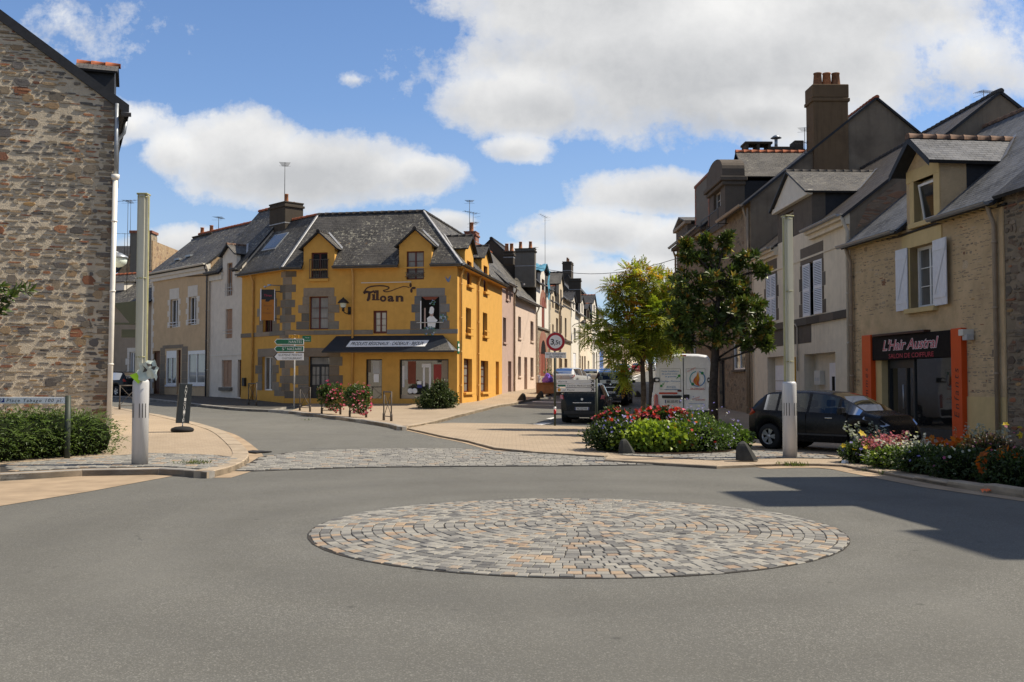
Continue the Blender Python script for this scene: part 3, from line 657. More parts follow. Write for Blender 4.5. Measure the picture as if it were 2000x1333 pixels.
def round_setts():
    mb = MB(); dome = lambda p: H(p.x, p.y)+.002+.05*max(0, 1-((Vector(p[:2])-RC).length/RR)**2)
    rings = 26; dr = RR/rings
    for k in range(rings):
        r0 = k*dr+.004; r1 = (k+1)*dr-.004
        n = max(4, round(2*PI*(r0+r1)/2/.118)); ph = random.random()*6
        ang = [ph+2*PI*(i+random.uniform(-.12, .12))/n for i in range(n)]; ang.append(ang[0]+2*PI)
        run = 0; col = None
        for i in range(n):
            g = .004/max(.1, (r0+r1)/2); a0, a1 = ang[i]+g, ang[i+1]-g
            jr = random.uniform(-.005, .005); r1_ = r1+(random.uniform(-.022, .012) if k == rings-1 else 0)
            cs = [RC+Vector((math.cos(a), math.sin(a)))*(r+jr) for a, r in ((a0, r0), (a1, r0), (a1, r1_), (a0, r1_))]
            cs = [c+Vector((random.uniform(-.004, .004), random.uniform(-.004, .004))) for c in cs]
            lay(mb, cs, dome, M['sett'], sett_col(.14, .20))
    m = 48
    for k in range(m):
        a0, a1 = 2*PI*k/m, 2*PI*(k+1)/m
        for r0, r1 in ((0, .9), (.9, 1.8), (1.8, RR+.015)):
            q = [RC+Vector((math.cos(a), math.sin(a)))*r for a, r in ((a0, r0), (a0, r1), (a1, r1), (a1, r0))]
            if r0 == 0: q = q[:3]
            mb.face([(p.x, p.y, dome(p)+.003) for p in q], M['sett_bed'])
    tag(mb.build('cobbled_roundabout', uv=False), kind='structure')
round_setts()
def strip_setts(poly=None, off=.007, name='cobbled_crossing', pt=.03, pd=.07):
    poly = [Vector(p[:2]) for p in poly] if poly else [Vector(p[:2]) for p in px([(487,905),(505,894),(560,885),(680,878.5),(800,876.5),(880,877),(960,880.5),(1036,885.5),(1180,894.5),(1300,901),(1335,904),(1290,909),(1100,911.5),(900,912.5),(700,914.5),(560,919),(480,922),(440,921)])]
    drape(name, poly, off, M['sett_bed'])
    mb = MB(); ys = [p.y for p in poly]; xs = [p.x for p in poly]; y = min(ys); th = math.radians(4)
    while y < max(ys):
        rh = random.uniform(.115, .145); x = min(xs)-random.random()*.2
        while x < max(xs):
            w = random.uniform(.14, .22); g = .007; wob = .05*math.sin(x*1.3+y*.7)
            cs = [Vector((x+g, y+g+wob)), Vector((x+w-g, y+g+wob)), Vector((x+w-g, y+rh-g+wob)), Vector((x+g, y+rh-g+wob))]
            cs = [c+Vector((random.uniform(-.006, .006), random.uniform(-.006, .006))) for c in cs]
            if all(inside(c, poly) for c in cs): lay(mb, cs, lambda p: H(p.x, p.y)+off+.001, M['sett'], sett_col(pt, pd))
            x += w
        y += rh
    tag(mb.build(name, uv=False), kind='structure')
strip_setts()
for q, o_ in SETT_LATER: strip_setts(q, o_, 'sett_paving', .10, .04)
for q in ([(1040,829.5),(1060,826.5),(1080,827),(1058,831)],[(1066,819),(1082,815.5),(1082,818),(1076,820)],[(1040,784.5),(1103,786),(1103,787.5),(1040,786)],
          [(1231,743),(1243,739.2),(1247,739.6),(1234,744)],[(1236,736.6),(1250,731.5),(1253,732),(1240,737)]):
    drape('road_marking', [Vector(p[:2]) for p in px(q, .0)], .012, M['road_paint'])
def grate():
    p = G(497, 884); mb = MB(Matrix.Translation(p)@Matrix.Rotation(math.radians(-35), 4, 'Z'))
    mb.box(-.30, .30, -.2, .2, .004, .012, M['dark'])
    for k in range(9): mb.box(-.29+k*.068, -.255+k*.068, -.19, .19, .012, .024, M['iron'])
    mb.box(-.31, .31, -.22, -.19, .004, .026, M['iron']); mb.box(-.31, .31, .19, .22, .004, .026, M['iron'])
    tag(mb.build('drain_grate'), 'iron gully grate beside the tan kerb curve on the left', 'drain grate')
grate()
def gt(): k = random.uniform(.68, 1.3); w = random.uniform(-.07, .07); return (k*(1+w), k, k*(1-w))
class Facade:
    """the wall plane from P to Q (left to right as seen from outside): x along it, y into the house, z absolute height"""
    def __init__(s, P, Q, root):
        s.P = Vector((P[0], P[1])); s.Q = Vector((Q[0], Q[1])); s.root = root; d = s.Q-s.P; s.w = d.length; s.d = d.normalized(); s.n = Vector((-s.d.y, s.d.x))
        s.T = Matrix.Translation((s.P.x-root.x, s.P.y-root.y, -root.z))@Matrix(((s.d.x, s.n.x, 0, 0), (s.d.y, s.n.y, 0, 0), (0, 0, 1, 0), (0, 0, 0, 1)))
    def px(s, u, v, y=0.0):
        r = ray(u, v); o = s.P+s.n*y
        t = o.dot(s.n)/(r.x*s.n.x+r.y*s.n.y); p = r*t
        return (Vector((p.x, p.y))-s.P).dot(s.d), EYE+p.z
    def rect(s, u0, u1, v0, v1):
        um, vm = (u0+u1)/2, (v0+v1)/2
        return [s.px(u0, vm)[0], s.px(u1, vm)[0], s.px(um, v1)[1], s.px(um, v0)[1]]     # x0 x1 z0 z1
    def world(s, x, y, z): p = s.P+s.d*x+s.n*y; return Vector((p.x, p.y, z))
    def mb(s): return MB(s.T)
def holed(mb, x0, x1, z0, z1, holes, mat, y=0.0, rev=.2, rmat=None, tilt=None):
    """a wall sheet with openings and their reveals"""
    hs = [(max(a, x0), min(b, x1), max(c, z0), min(d, z1)) for a, b, c, d in holes if a < x1 and b > x0 and c < z1 and d > z0]
    X = sorted(set([x0, x1]+[v for h in hs for v in h[:2]])); Z = sorted(set([z0, z1]+[v for h in hs for v in h[2:]]))
    for a, b in zip(X, X[1:]):
        for c, d in zip(Z, Z[1:]):
            if b-a < 1e-4 or d-c < 1e-4: continue
            if any(h[0]-1e-5 <= a and b <= h[1]+1e-5 and h[2]-1e-5 <= c and d <= h[3]+1e-5 for h in hs): continue
            mb.face([(a, y, c), (b, y, c), (b, y, d), (a, y, d)], mat)
    for h in holes:
        a, b, c, d = h
        if not (a < x1 and b > x0 and c < z1 and d > z0): continue
        c2, d2 = max(c, z0), min(d, z1); m = rmat or mat
        mb.face([(a, y, c2), (a, y+rev, c2), (a, y+rev, d2), (a, y, d2)], m); mb.face([(b, y+rev, c2), (b, y, c2), (b, y, d2), (b, y+rev, d2)], m)
        if d <= z1+1e-6: mb.face([(a, y+rev, d), (b, y+rev, d), (b, y, d), (a, y, d)], m)
        if c >= z0-1e-6: mb.face([(a, y, c), (b, y, c), (b, y+rev, c), (a, y+rev, c)], m)
def sash(mb, x0, x1, z0, z1, y, fm, cols=2, rows=3, fw=.055, bw=.022, mid=.07, dep=.05):
    mb.box(x0, x0+fw, y-dep, y+.02, z0, z1, fm); mb.box(x1-fw, x1, y-dep, y+.02, z0, z1, fm)
    mb.box(x0+fw, x1-fw, y-dep, y+.02, z1-fw, z1, fm); mb.box(x0+fw, x1-fw, y-dep, y+.02, z0, z0+fw*1.2, fm)
    zl, zh = z0+fw*1.2, z1-fw; w = (x1-x0-2*fw)/cols
    for k in range(1, cols):
        xc = x0+fw+w*k; m = mid/2 if (cols == 2 or k*2 == cols) else bw/2; mb.box(xc-m, xc+m, y-dep*.8, y+.015, zl, zh, fm)
    for r in range(1, rows):
        zc = zl+(zh-zl)*r/rows
        for k in range(cols): mb.box(x0+fw+w*k+mid/2, x0+fw+w*(k+1)-mid/2, y-dep*.6, y+.012, zc-bw/2, zc+bw/2, fm)
def window(F, root, r, fm='pvc', gm='glass', y=.16, cols=2, rows=1, sill=None, sd=.09, name='window', fw=.055, mid=.07, label=None):
    x0, x1, z0, z1 = r
    mb = F.mb(); sash(mb, x0, x1, z0, z1, y, M[fm], cols, rows, fw, mid=mid); o = mb.build(name, root)
    if label: o['label'] = label
    g = F.mb(); g.face([(x0, y+.004, z0), (x1, y+.004, z0), (x1, y+.004, z1), (x0, y+.004, z1)], M[gm]); g.build('pane', o)
    if sill:
        s_ = F.mb(); s_.bbox(x0-.06, x1+.06, -sd, .05, z0-.11, z0-.004, M[sill], .012); s_.build('sill', o)
    return o
def door(F, root, r, dm='brown_paint', y=.16, glazed=0.0, gm='glass_grey', transom=0.0, panels=2, name='door', cols=1, label=None):
    x0, x1, z0, z1 = r; mb = F.mb(); m = M[dm]
    zt = z1-transom; mb.box(x0, x0+.06, y-.05, y+.03, z0, z1, m); mb.box(x1-.06, x1, y-.05, y+.03, z0, z1, m); mb.box(x0+.06, x1-.06, y-.05, y+.03, zt-.06, zt, m)
    if transom: mb.box(x0+.06, x1-.06, y-.05, y+.03, z1-.05, z1, m)
    zs = zt-.06; zg = z0+(zs-z0)*(1-glazed); mb.box(x0+.06, x1-.06, y-.01, y+.03, z0, zg, m)
    w = (x1-x0-.12)/cols
    for c in range(cols):
        for k in range(panels):
            a = z0+.12+(zg-z0-.2)*k/panels; b = z0+.12+(zg-z0-.2)*(k+1)/panels-.07
            mb.bbox(x0+.06+w*c+.1, x0+.06+w*(c+1)-.1, y-.03, y, a, b, m, .012)
    if glazed:
        n = 2*cols
        for k in range(n+1): xc = x0+.06+(x1-x0-.12)*k/n; mb.box(xc-(.05 if k % 2 == 0 else .015), xc+(.05 if k % 2 == 0 else .015), y-.02, y+.02, zg, zs, m)
        mb.box(x0+.06, x1-.06, y-.021, y+.02, zs-.07, zs, m); zc = (zg+zs)/2; mb.box(x0+.06, x1-.06, y-.017, y+.018, zc-.015, zc+.015, m)
    o = mb.build(name, root)
    if label: o['label'] = label
    if glazed or transom:
        g = F.mb()
        if glazed: g.face([(x0, y+.006, zg), (x1, y+.006, zg), (x1, y+.006, zs), (x0, y+.006, zs)], M[gm])
        if transom: g.face([(x0, y+.006, zt), (x1, y+.006, zt), (x1, y+.006, z1), (x0, y+.006, z1)], M[gm])
        g.build('pane', o)
    h = F.mb(); hx = x1-.13; h.cyl((hx, y-.07, z0+1.0), (hx-.1, y-.07, z0+1.0), .012, .012, M['alu'], 6); h.box(hx-.02, hx+.02, y-.06, y-.01, z0+.95, z0+1.08, M['alu']); h.build('handle', o)
    return o
def louvre(F, root, x0, x1, z0, z1, y, mat='white_paint', ang=0.0, hinge='l', solid=False, label=None):
    """one shutter leaf; ang: how far it stands off the wall"""
    w = x1-x0; T = F.T@Matrix.Translation((x0 if hinge == 'l' else x1, y, 0))@Matrix.Rotation(ang, 4, 'Z'); mb = MB(T); m = M[mat]
    a, b = (0, w) if hinge == 'l' else (-w, 0)
    if solid:
        n = max(3, round(w/.11)); s_ = w/n
        for k in range(n): mb.box(a+k*s_+.003, a+(k+1)*s_-.003, -.03, 0, z0, z1, m)
        for f in (.14, .86): zc = z0+(z1-z0)*f; mb.box(a+.02, b-.02, -.045, -.03, zc-.05, zc+.05, m)
        zA, zB = z0+(z1-z0)*.16, z0+(z1-z0)*.84
        q = [(a+.03, -.042, zA), (a+.11, -.042, zA), (b-.03, -.042, zB), (b-.11, -.042, zB)]; mb.face(q if hinge == 'l' else [(a+b-p[0], p[1], p[2]) for p in q], m)
    else:
        f = .05
        mb.box(a, a+f, -.035, 0, z0, z1, m); mb.box(b-f, b, -.035, 0, z0, z1, m); zm = z0+(z1-z0)*.5
        for c, d in ((z0, z0+.09), (zm-.05, zm+.05), (z1-.07, z1)): mb.box(a+f, b-f, -.034, -.001, c, d, m)
        mb.box(a+f, b-f, -.006, -.002, z0+.09, z1-.07, M['dark'])
        for lo, hi in ((z0+.09, zm-.05), (zm+.05, z1-.07)):
            n = max(2, round((hi-lo)/.062)); s_ = (hi-lo)/n
            for k in range(n): zc = lo+(k+.5)*s_; mb.face([(a+f, -.033, zc-s_*.42), (b-f, -.033, zc-s_*.42), (b-f, -.010, zc+s_*.36), (a+f, -.010, zc+s_*.36)], m)
    o = mb.build('shutter', root)
    if label: o['label'] = label
    return o
def quoins(mb, xe, z0, z1, out, mat, long=.52, short=.32, h=.33, proud=.012, rnd=.0):
    """toothed stone blocks beside an edge at xe, reaching outwards (out = -1 or +1)"""
    n = max(1, round((z1-z0)/h)); hh = (z1-z0)/n
    for k in range(n):
        L = (long if k % 2 == 0 else short)*(1+random.uniform(-.12, .12)); a, b = (xe-L, xe) if out < 0 else (xe, xe+L)
        mb.bbox(a, b, -proud-random.uniform(0, .004), .03, z0+k*hh+.004, z0+(k+1)*hh-.004, M[mat], .008, col=gt())
def surround(F, root, r, mat, top=.35, long=.45, short=.27, h=.34, sill=True, topx=.3):
    mb = F.mb(); x0, x1, z0, z1 = r
    quoins(mb, x0, z0, z1, -1, mat, long, short, h); quoins(mb, x1, z0, z1, 1, mat, long, short, h)
    mb.bbox(x0-topx, x1+topx, -.016, .03, z1, z1+top, M[mat], .008, gt())
    return mb.build('window_surround', root)
def pipe(F, root, x, ztop, zbot, mat, r=.05, y=-.09, low=None, lowz=None, jog=0.0):
    mb = F.mb(); pts = [(x+jog, -.26, ztop), (x+jog, -.22, ztop-.15), (x, y, ztop-.45), (x, y, zbot)]
    mb.tube(pts, r, M[mat], 10); z = ztop-.9
    while z > zbot+.3: mb.lathe([(r*1.18, -.03), (r*1.25, 0), (r*1.18, .03)], M[mat], (x, y, z), 10); mb.box(x-.012, x+.012, y, .0, z-.01, z+.01, M[mat]); z -= 1.6
    if low: mb.tube([(x, y, lowz), (x, y, zbot-.02)], r*1.22, M[low], 10); mb.lathe([(r*1.3, 0), (r*1.6, .08), (r*1.6, .12)], M[low], (x, y, lowz), 10)
    return mb.build('downpipe', root)
def gutter(F, root, x0, x1, z, y, mat='zinc', r=.075):
    mb = F.mb(); n = 7; R = []
    for x in (x0, x1): R.append([mb.P((x, y-r+r*math.cos(PI+PI*k/(n-1)), z+r*math.sin(PI+PI*k/(n-1)))) for k in range(n)])
    for k in range(n-1): mb.fi((R[0][k], R[1][k], R[1][k+1], R[0][k+1]), M[mat], smooth=True)
    for q in R: mb.fi(q, M[mat])
    mb.cyl((x0, y-2*r, z+.005), (x1, y-2*r, z+.005), .014, .014, M[mat], 6)
    return mb.build('gutter', root)
def pots(mb, spots, z, h=.5, r=.12, mat='pot'):
    for x, y in spots: mb.lathe([(r*1.12, z-.02), (r*1.1, z+.06), (r*.95, z+.1), (r*.8, z+h*.9), (r*.92, z+h*.92), (r*.92, z+h), (r*.65, z+h), (r*.6, z+h-.08)], M[mat], (x, y, 0), 12)
def chimney(F, root, x0, x1, y0, y1, z0, z1, mat='chim', npots=2, potmat='pot', ph=.5, pr=.12, cap='chim', along='x', name='chimney', label=None):
    mb = F.mb(); m = M[mat]; mb.bbox(x0, x1, y0, y1, z0, z1, m, .02); c = M[cap]
    mb.bbox(x0-.06, x1+.06, y0-.06, y1+.06, z1-.22, z1-.10, c, .015); mb.bbox(x0-.03, x1+.03, y0-.03, y1+.03, z1, z1+.07, c, .015)
    mb.box(x0-.012, x1+.012, y0-.012, y1+.012, z0+(z1-z0)*.55, z0+(z1-z0)*.55+.05, M['lead'])
    o = mb.build(name, root)
    if label: o['label'] = label
    for k in range(npots):
        f = (k+.5)/npots; p = ((x0+(x1-x0)*f, (y0+y1)/2) if along == 'x' else ((x0+x1)/2, y0+(y1-y0)*f)); q = F.mb(); pots(q, [p], z1+.05, ph, pr, potmat); q.build('chimney_pot', o)
    return o
def antenna(F, root, x, y, z0, z1, ang=.3, L=.9, n=7, two=False):
    mb = F.mb(); m = M['iron']; mb.cyl((x, y, z0), (x, y, z1), .02, .014, m, 6)
    for zz, a, l in ([(z1-.05, ang, L)]+([(z1-.7, ang+1.3, L*.7)] if two else [])):
        d = Vector((math.cos(a), math.sin(a), .05)); e = Vector((-math.sin(a), math.cos(a), 0)); o = Vector((x, y, zz))-d*l*.3
        mb.cyl(o, o+d*l, .012, .012, m, 5)
        for k in range(n):
            c = o+d*(l*k/(n-1)); w = .30*(1-.45*k/(n-1)); mb.cyl(c-e*w, c+e*w, .008, .008, m, 4)
        mb.face([o+Vector((0, 0, -.2))-e*.3, o+Vector((0, 0, -.2))+e*.3, o+Vector((0, 0, -.19))+e*.3, o+Vector((0, 0, -.19))-e*.3], m)
    return mb.build('antenna', root)
def ridge_tiles(mb, a, b, mat, r=.11, L=.38):
    a = Vector(a); b = Vector(b); d = b-a; n = max(1, round(d.length/L)); u = d.normalized(); s_ = Vector((-u.y, u.x, 0)).normalized(); up = Vector((0, 0, 1)); up = (up-u*up.dot(u)).normalized()
    for k in range(n):
        p = a+d*(k/n); q = a+d*((k+1)/n)+u*.02; r0 = r*random.uniform(1.12, 1.25); r1 = r*.95; A = []; B = []
        for t in range(7):
            th = -.35+(PI+.7)*t/6; o = s_*math.cos(th)+up*math.sin(th)*.9
            A.append(mb.P(p+o*r0-up*.05)); B.append(mb.P(q+o*r1-up*.05))
        for t in range(6): mb.fi((A[t], A[t+1], B[t+1], B[t]), M[mat], smooth=True)
        mb.fi(A, M[mat]); mb.fi(B[::-1], M[mat])
def slab(mb, pts, t, mat, emat=None):
    """a roof plane with thickness t (pts counter-clockwise from above)"""
    p = [Vector(q) for q in pts]; n = (p[1]-p[0]).cross(p[2]-p[0]).normalized()
    if n.z < 0: p = p[::-1]; n = -n
    a = [mb.P(q) for q in p]; b = [mb.P(q-n*t) for q in p]; k = len(p); mb.fi(a, mat); mb.fi(b[::-1], emat or mat)
    for i in range(k): mb.fi((a[i], b[i], b[(i+1) % k], a[(i+1) % k]), emat or mat)
def gable_roof(F, root, w, ze, zr, d, frac=.5, over=.28, verge=.08, mat='slate', ridge='ridge_dark', dormers=(), x0=0.0, t=.09, zback=None):
    """ridge along the facade; dormers: (x0, x1, z of their eaves) leave their width free at the eaves"""
    mb = F.mb(); m = M[mat]; yr = d*frac; sl = (zr-ze)/yr; zb = ze if zback is None else zback
    y_of = lambda z: (z-ze)/sl
    xa, xb = x0-verge, x0+w+verge; cuts = sorted(dormers); xs = xa; segs = []
    for a, b, zt in cuts:
        segs.append((xs, a, -over)); segs.append((a, b, y_of(zt)-.02)); xs = b
    segs.append((xs, xb, -over))
    for a, b, y0 in segs:
        if b-a > .01: slab(mb, [(a, y0, ze+sl*y0+.06), (b, y0, ze+sl*y0+.06), (b, yr, zr+.06), (a, yr, zr+.06)], t, m, M['slate_black'])
    slb = (zr-zb)/(d-yr)
    slab(mb, [(xb, d+over, zb-slb*over+.06), (xa, d+over, zb-slb*over+.06), (xa, yr, zr+.06), (xb, yr, zr+.06)], t, m, M['slate_black'])
    ridge_tiles(mb, (xa, yr, zr+.08), (xb, yr, zr+.08), ridge)
    return mb.build('roof', root)
def dormer(F, root, x0, x1, ze, sl, zt, za, wmat, win=None, cheek='slate_black', rmat='slate', ridge='ridge_dark', fm='maroon', gm='glass', cols=2, rows=2, over=.14, front=.16, ybase=0.0, shoulder=0.0, thick=.22, wy=.14, label=None, hipfront=False, rtrim=None):
    """a wall dormer standing on the facade: front, cheeks, its own roof and window"""
    xc = (x0+x1)/2; yo = lambda z: max(.0, (z-ze)/sl)
    mb = F.mb(); m = M[wmat]
    holes = [win] if win else []
    holed(mb, x0, x1, ze, zt, holes, m, ybase, wy+.03)
    mb.face([(x0, ybase, zt), (x1, ybase, zt), (xc, ybase, za-.06)], m)
    yt = yo(zt)
    for x, s_ in ((x0, 1), (x1, -1)):
        mb.face([(x, ybase, ze), (x, min(thick, yt), ze+min(thick, yt)*sl), (x, min(thick, yt), zt), (x, ybase, zt)], m)
        mb.face([(x, min(thick, yt), ze+min(thick, yt)*sl-.05), (x, yt+.05, zt), (x, min(thick, yt), zt)], M[cheek])
    o = mb.build('dormer', root)
    if label: o['label'] = label
    r = F.mb(); ya = yo(za)+.1; pitch = (za-zt)/(xc-x0)
    for s_ in (-1, 1):
        xe = x0-over if s_ < 0 else x1+over; zee = zt-over*pitch
        slab(r, [(xe, ybase-front, zee+.05), (xc, ybase-front, za+.05), (xc, ya, za+.05), (xe, yo(zee)+.1, zee+.05)], .07, M[rmat], M['slate_black'])
        if rtrim: r.box(0, 0, 0, 0, 0, 0, M[rtrim])
        a = Vector((xc, yo(za)-.02, za+.10)); b = Vector((xe, yo(zee)-.02, zee+.10)); wv = Vector((s_*.10, .0, 0.02))
        r.face([a, b, b+Vector((0, .12, .10)), a+Vector((0, .12, .10))], M['lead'])
    ridge_tiles(r, (xc, ybase-front, za+.07), (xc, yo(za)+.05, za+.07), ridge, .085, .33)
    r.build('dormer_roof', o)
    if win:
        g = F.mb(); sash(g, win[0], win[1], win[2], win[3], ybase+wy, M[fm], cols, rows)
        g.face([(win[0], ybase+wy+.004, win[2]), (win[1], ybase+wy+.004, win[2]), (win[1], ybase+wy+.004, win[3]), (win[0], ybase+wy+.004, win[3])], M[gm]); g.build('window', o)
    return o
def house(name, label, P, Q, group=None, cat='house'):
    z = min(H(*P[:2]), H(*Q[:2])); r = empty(name, (P[0], P[1], z), 0, label, cat, group)
    F = Facade(P, Q, Vector((P[0], P[1], z))); F.zb = z-.4; F.ops = []; return r, F
def shell(F, root, ze, zr, d, wmat, holes, frac=.5, side=None, rev=.2, base=None, baseh=0, zback=None, rmat=None, name='wall', split=None):
    """four walls and two gables"""
    mb = F.mb(); w = F.w; sm = M[side or wmat]; zb = F.zb
    if split:
        holed(mb, 0, w, zb, split[0], holes, M[split[1]], 0, rev, M[rmat] if rmat else None); holed(mb, 0, w, split[0], ze, holes, M[wmat], 0, rev, M[rmat] if rmat else None)
    else: holed(mb, 0, w, zb, ze, holes, M[wmat], 0, rev, M[rmat] if rmat else None)
    zk = ze if zback is None else zback
    for x, f in ((0, 1), (w, -1)):
        q = [(x, d, zb), (x, 0, zb), (x, 0, ze), (x, d*frac, zr), (x, d, zk)]; mb.face(q if f > 0 else q[::-1], sm)
    mb.face([(w, d, zb), (0, d, zb), (0, d, zk), (w, d, zk)], sm)
    if base: mb.box(0, w, -.025, .0, zb, baseh, M[base], skip='k')
    return mb.build(name, root)
def band(F, root, x0, x1, z0, z1, mat, proud=.03, name='string_course', L=1.3):
    mb = F.mb(); n = max(1, round((x1-x0)/L)); s_ = (x1-x0)/n
    for k in range(n): mb.bbox(x0+k*s_+.003, x0+(k+1)*s_-.003, -proud, .02, z0, z1, M[mat], .006, gt())
    return mb.build(name, root)
def laid_stones(mb, x0, x1, z0, top, dens=.86, hmin=.045, hmax=.13, lmin=.10, lmax=.42, proud=(.008, .034), cols=None, pred=.12, big=.02, y=0.0):
    """courses of flat irregular stones standing a little out of their mortar; top(x): where the wall ends"""
    STN = cols or [(.17,.145,.115),(.24,.20,.15),(.125,.115,.105),(.32,.26,.18),(.19,.175,.155),(.10,.092,.088),(.36,.30,.215),(.28,.22,.15),(.34,.24,.14),(.30,.20,.11),(.14,.13,.125)]
    RED = [(.26,.10,.05),(.31,.14,.07),(.20,.085,.05),(.36,.22,.09)]
    z = z0; zmax = max(top(x0), top((x0+x1)/2), top(x1))
    while z < zmax:
        rh = random.uniform(hmin, hmax)*(1 if random.random() > .2 else 1.7); x = x0+random.uniform(-.2, 0); bow = random.uniform(-.06, .06); ph = random.random()*6
        while x < x1:
            L = random.uniform(lmin, lmax)*(1.0 if random.random() > .2 else .55); h = rh*random.uniform(.5, 1.12); b = big and random.random() < big
            if b: h = random.uniform(.16, .26); L = random.uniform(.22, .42)
            g = random.uniform(.006, .035) if random.random() < .85 else random.uniform(.04, .14)
            xa, xb = max(x, x0), min(x+L, x1); zc = z+rh/2+bow*math.sin(x*.9+ph)+random.uniform(-.25, .25)*rh
            if xb-xa > .05 and zc+h/2 < top((xa+xb)/2)-.06 and random.random() < dens*(.86+.22*math.sin(x*1.1+z*.7+1)*math.sin(z*1.7-x*.6)+.14*math.sin(x*3.1-z*2.3)):
                p = random.uniform(*proud); n = random.choice((6, 7, 8)); out = []; inn = []
                for k in range(n):
                    t = 2*PI*(k+random.uniform(-.25, .25))/n; c, s_ = math.cos(t), math.sin(t); e = (abs(c)**5+abs(s_)**5)**(-.2)*random.uniform(.84, 1.0)
                    dx, dz = c*e*(xb-xa)/2, s_*e*h/2; out.append(((xa+xb)/2+dx, y+.006, zc+dz)); inn.append(((xa+xb)/2+dx*.93, y-p*random.uniform(.75, 1.1), zc+dz*.86))
                col = random.choice(RED) if random.random() < pred else random.choice(STN); k_ = random.uniform(.95, 1.5); col = tuple(v*k_ for v in col)
                a = [mb.P(q) for q in out]; c_ = [mb.P(q) for q in inn]; m = M['stone']; mb.fi(c_, m, col)
                for k in range(n): mb.fi((a[k], a[(k+1) % n], c_[(k+1) % n], c_[k]), m, col)
            x += L+g
        z += rh+random.uniform(.004, .02)
def stone_house():
    Y0 = 25.0; C = at(219, 560, Y0); dirv = Vector((.945, .325)).normalized()
    Cx = Vector((C.x, C.y)); Pw = Cx-dirv*11.0
    r, F = house('stone_house', 'tall rubble stone house end with black slate verge beside the hedge', Pw, Cx)
    w = F.w; ze = F.px(219, 196)[1]; zl = F.px(0, 30)
    sl = (zl[1]-ze)/(w-zl[0]); top = lambda x: ze+(w-x)*sl
    mb = F.mb(); zb = F.zb; m = M['mortar']; n = 40
    for k in range(n):
        a, b = w*k/n, w*(k+1)/n; mb.face([(a, 0, zb), (b, 0, zb), (b, 0, top(b)), (a, 0, top(a))], m)
    laid_stones(mb, w-6.6, w-.02, zb, top, 1.0, .026, .075, .08, .38, (.004, .022), pred=.17, big=.05)
    z = zb+.1
    while z < ze-.15:
        h = random.uniform(.04, .15); L = random.uniform(.10, .42); c = random.choice([(.26,.2,.14),(.16,.14,.12),(.22,.13,.08),(.3,.25,.18)])
        mb.bbox(w-L, w+random.uniform(.0, .02), -random.uniform(.004, .02), .25, z, z+h, M['stone'], .012, c); z += h+random.uniform(.01, .09)
    sd = Vector((-.405, .914)).normalized(); e = Vector((sd.dot(F.d), sd.dot(F.n)))*13
    mb.face([(w, 0, zb), (w+e.x, e.y, zb), (w+e.x, e.y, ze), (w, 0, ze)], M['off_white']); mb.face([(w+e.x, e.y, zb), (0, e.y, zb), (0, e.y, ze), (w+e.x, e.y, ze)], m)
    mb.face([(0, e.y, zb), (0, 0, zb), (0, 0, top(0)), (0, e.y, top(0))], m)
    mb.build('wall', r)
    rf = F.mb(); ov = .33; t = .12
    a = [(w+ov, -.06, top(w+ov)+.12), (w+ov+e.x, e.y, top(w+ov)+.12), (e.x-1, e.y, top(-1)+.12), (-1, -.06, top(-1)+.12)]
    slab(rf, a, t, M['slate_dark'], M['slate_black'])
    rf.face([(w+ov, -.07, top(w+ov)-.14), (w+ov, -.07, top(w+ov)+.13), (-1, -.07, top(-1)+.13), (-1, -.07, top(-1)-.14)], M['slate_black'])     # slate-hung verge board
    rf.face([(w+ov, -.07, top(w+ov)-.14), (-1, -.07, top(-1)-.14), (-1, 0, top(-1)-.14), (w+ov, 0, top(w+ov)-.14)], M['slate_black'])
    rf.face([(w+ov, -.07, top(w+ov)-.14), (w+ov, -.07, top(w+ov)+.13), (w+ov+e.x, e.y, top(w+ov)+.13), (w+ov+e.x, e.y, top(w+ov)-.14)], M['slate_black'])
    rf.build('roof', r)
    yd = 2.6; q = lambda u, v: F.px(u, v, yd); x1, zr_ = q(232, 129); x0, _ = q(150, 125); _, zee = q(232, 154)
    d = F.mb(); slab(d, [(x0, yd-.7, zee), (x1, yd-.7, zee), (x1, yd, zr_), (x0, yd, zr_)], .06, M['slate_worn'], M['slate_black']); slab(d, [(x1, yd+.7, zee), (x0, yd+.7, zee), (x0, yd, zr_), (x1, yd, zr_)], .06, M['slate_worn'], M['slate_black'])
    d.box(x0, x1-.08, yd-.55, yd+.55, top(x1)-.2, zee-.02, M['slate_black']); d.face([(x1-.08, yd-.55, zee-.02), (x1-.08, yd+.55, zee-.02), (x1-.08, yd, zr_-.08)], M['slate_black'])
    ridge_tiles(d, (x0, yd, zr_+.02), (x1+.03, yd, zr_+.02), 'ridge_red', .10, .42); d.build('dormer', r)
    pp = F.mb(); xa = F.px(225, 300, -.12)[0]; zt = F.px(224, 200)[1]; zj = F.px(226, 352)[1]
    pp.tube([(xa+.02, -.065, zt-.05), (xa+.01, -.065, zj)], .047, M['zinc'], 10); pp.tube([(xa+.01, -.065, zj), (xa-.05, -.065, zb+.3)], .062, M['pipe_white'], 10); pp.lathe([(.064, -.02), (.10, .04), (.10, .12), (.06, .12)], M['pipe_white'], (xa+.01, -.065, zj), 12)
    for f in (.15, .4, .66, .9): pp.lathe([(.07, -.02), (.078, 0), (.07, .02)], M['pipe_white'], (xa+.01-.06*f, -.065, zj+(zb-zj)*f), 10)
    pp.build('downpipe', r)
    g2 = F.mb(); g2.tube([(w+.25, .5, top(w+ov)-.1), (w+.2, .5, top(w+ov)-.45), (w+.05, .55, zj+1.1), (w+.04, .55, zj-.1)], .045, M['zinc'], 8); g2.build('downpipe', r)
    gutter(F, r, w+.15, w+ov+.05, top(w+ov)-.1, -.02, 'zinc_dark')
stone_house()
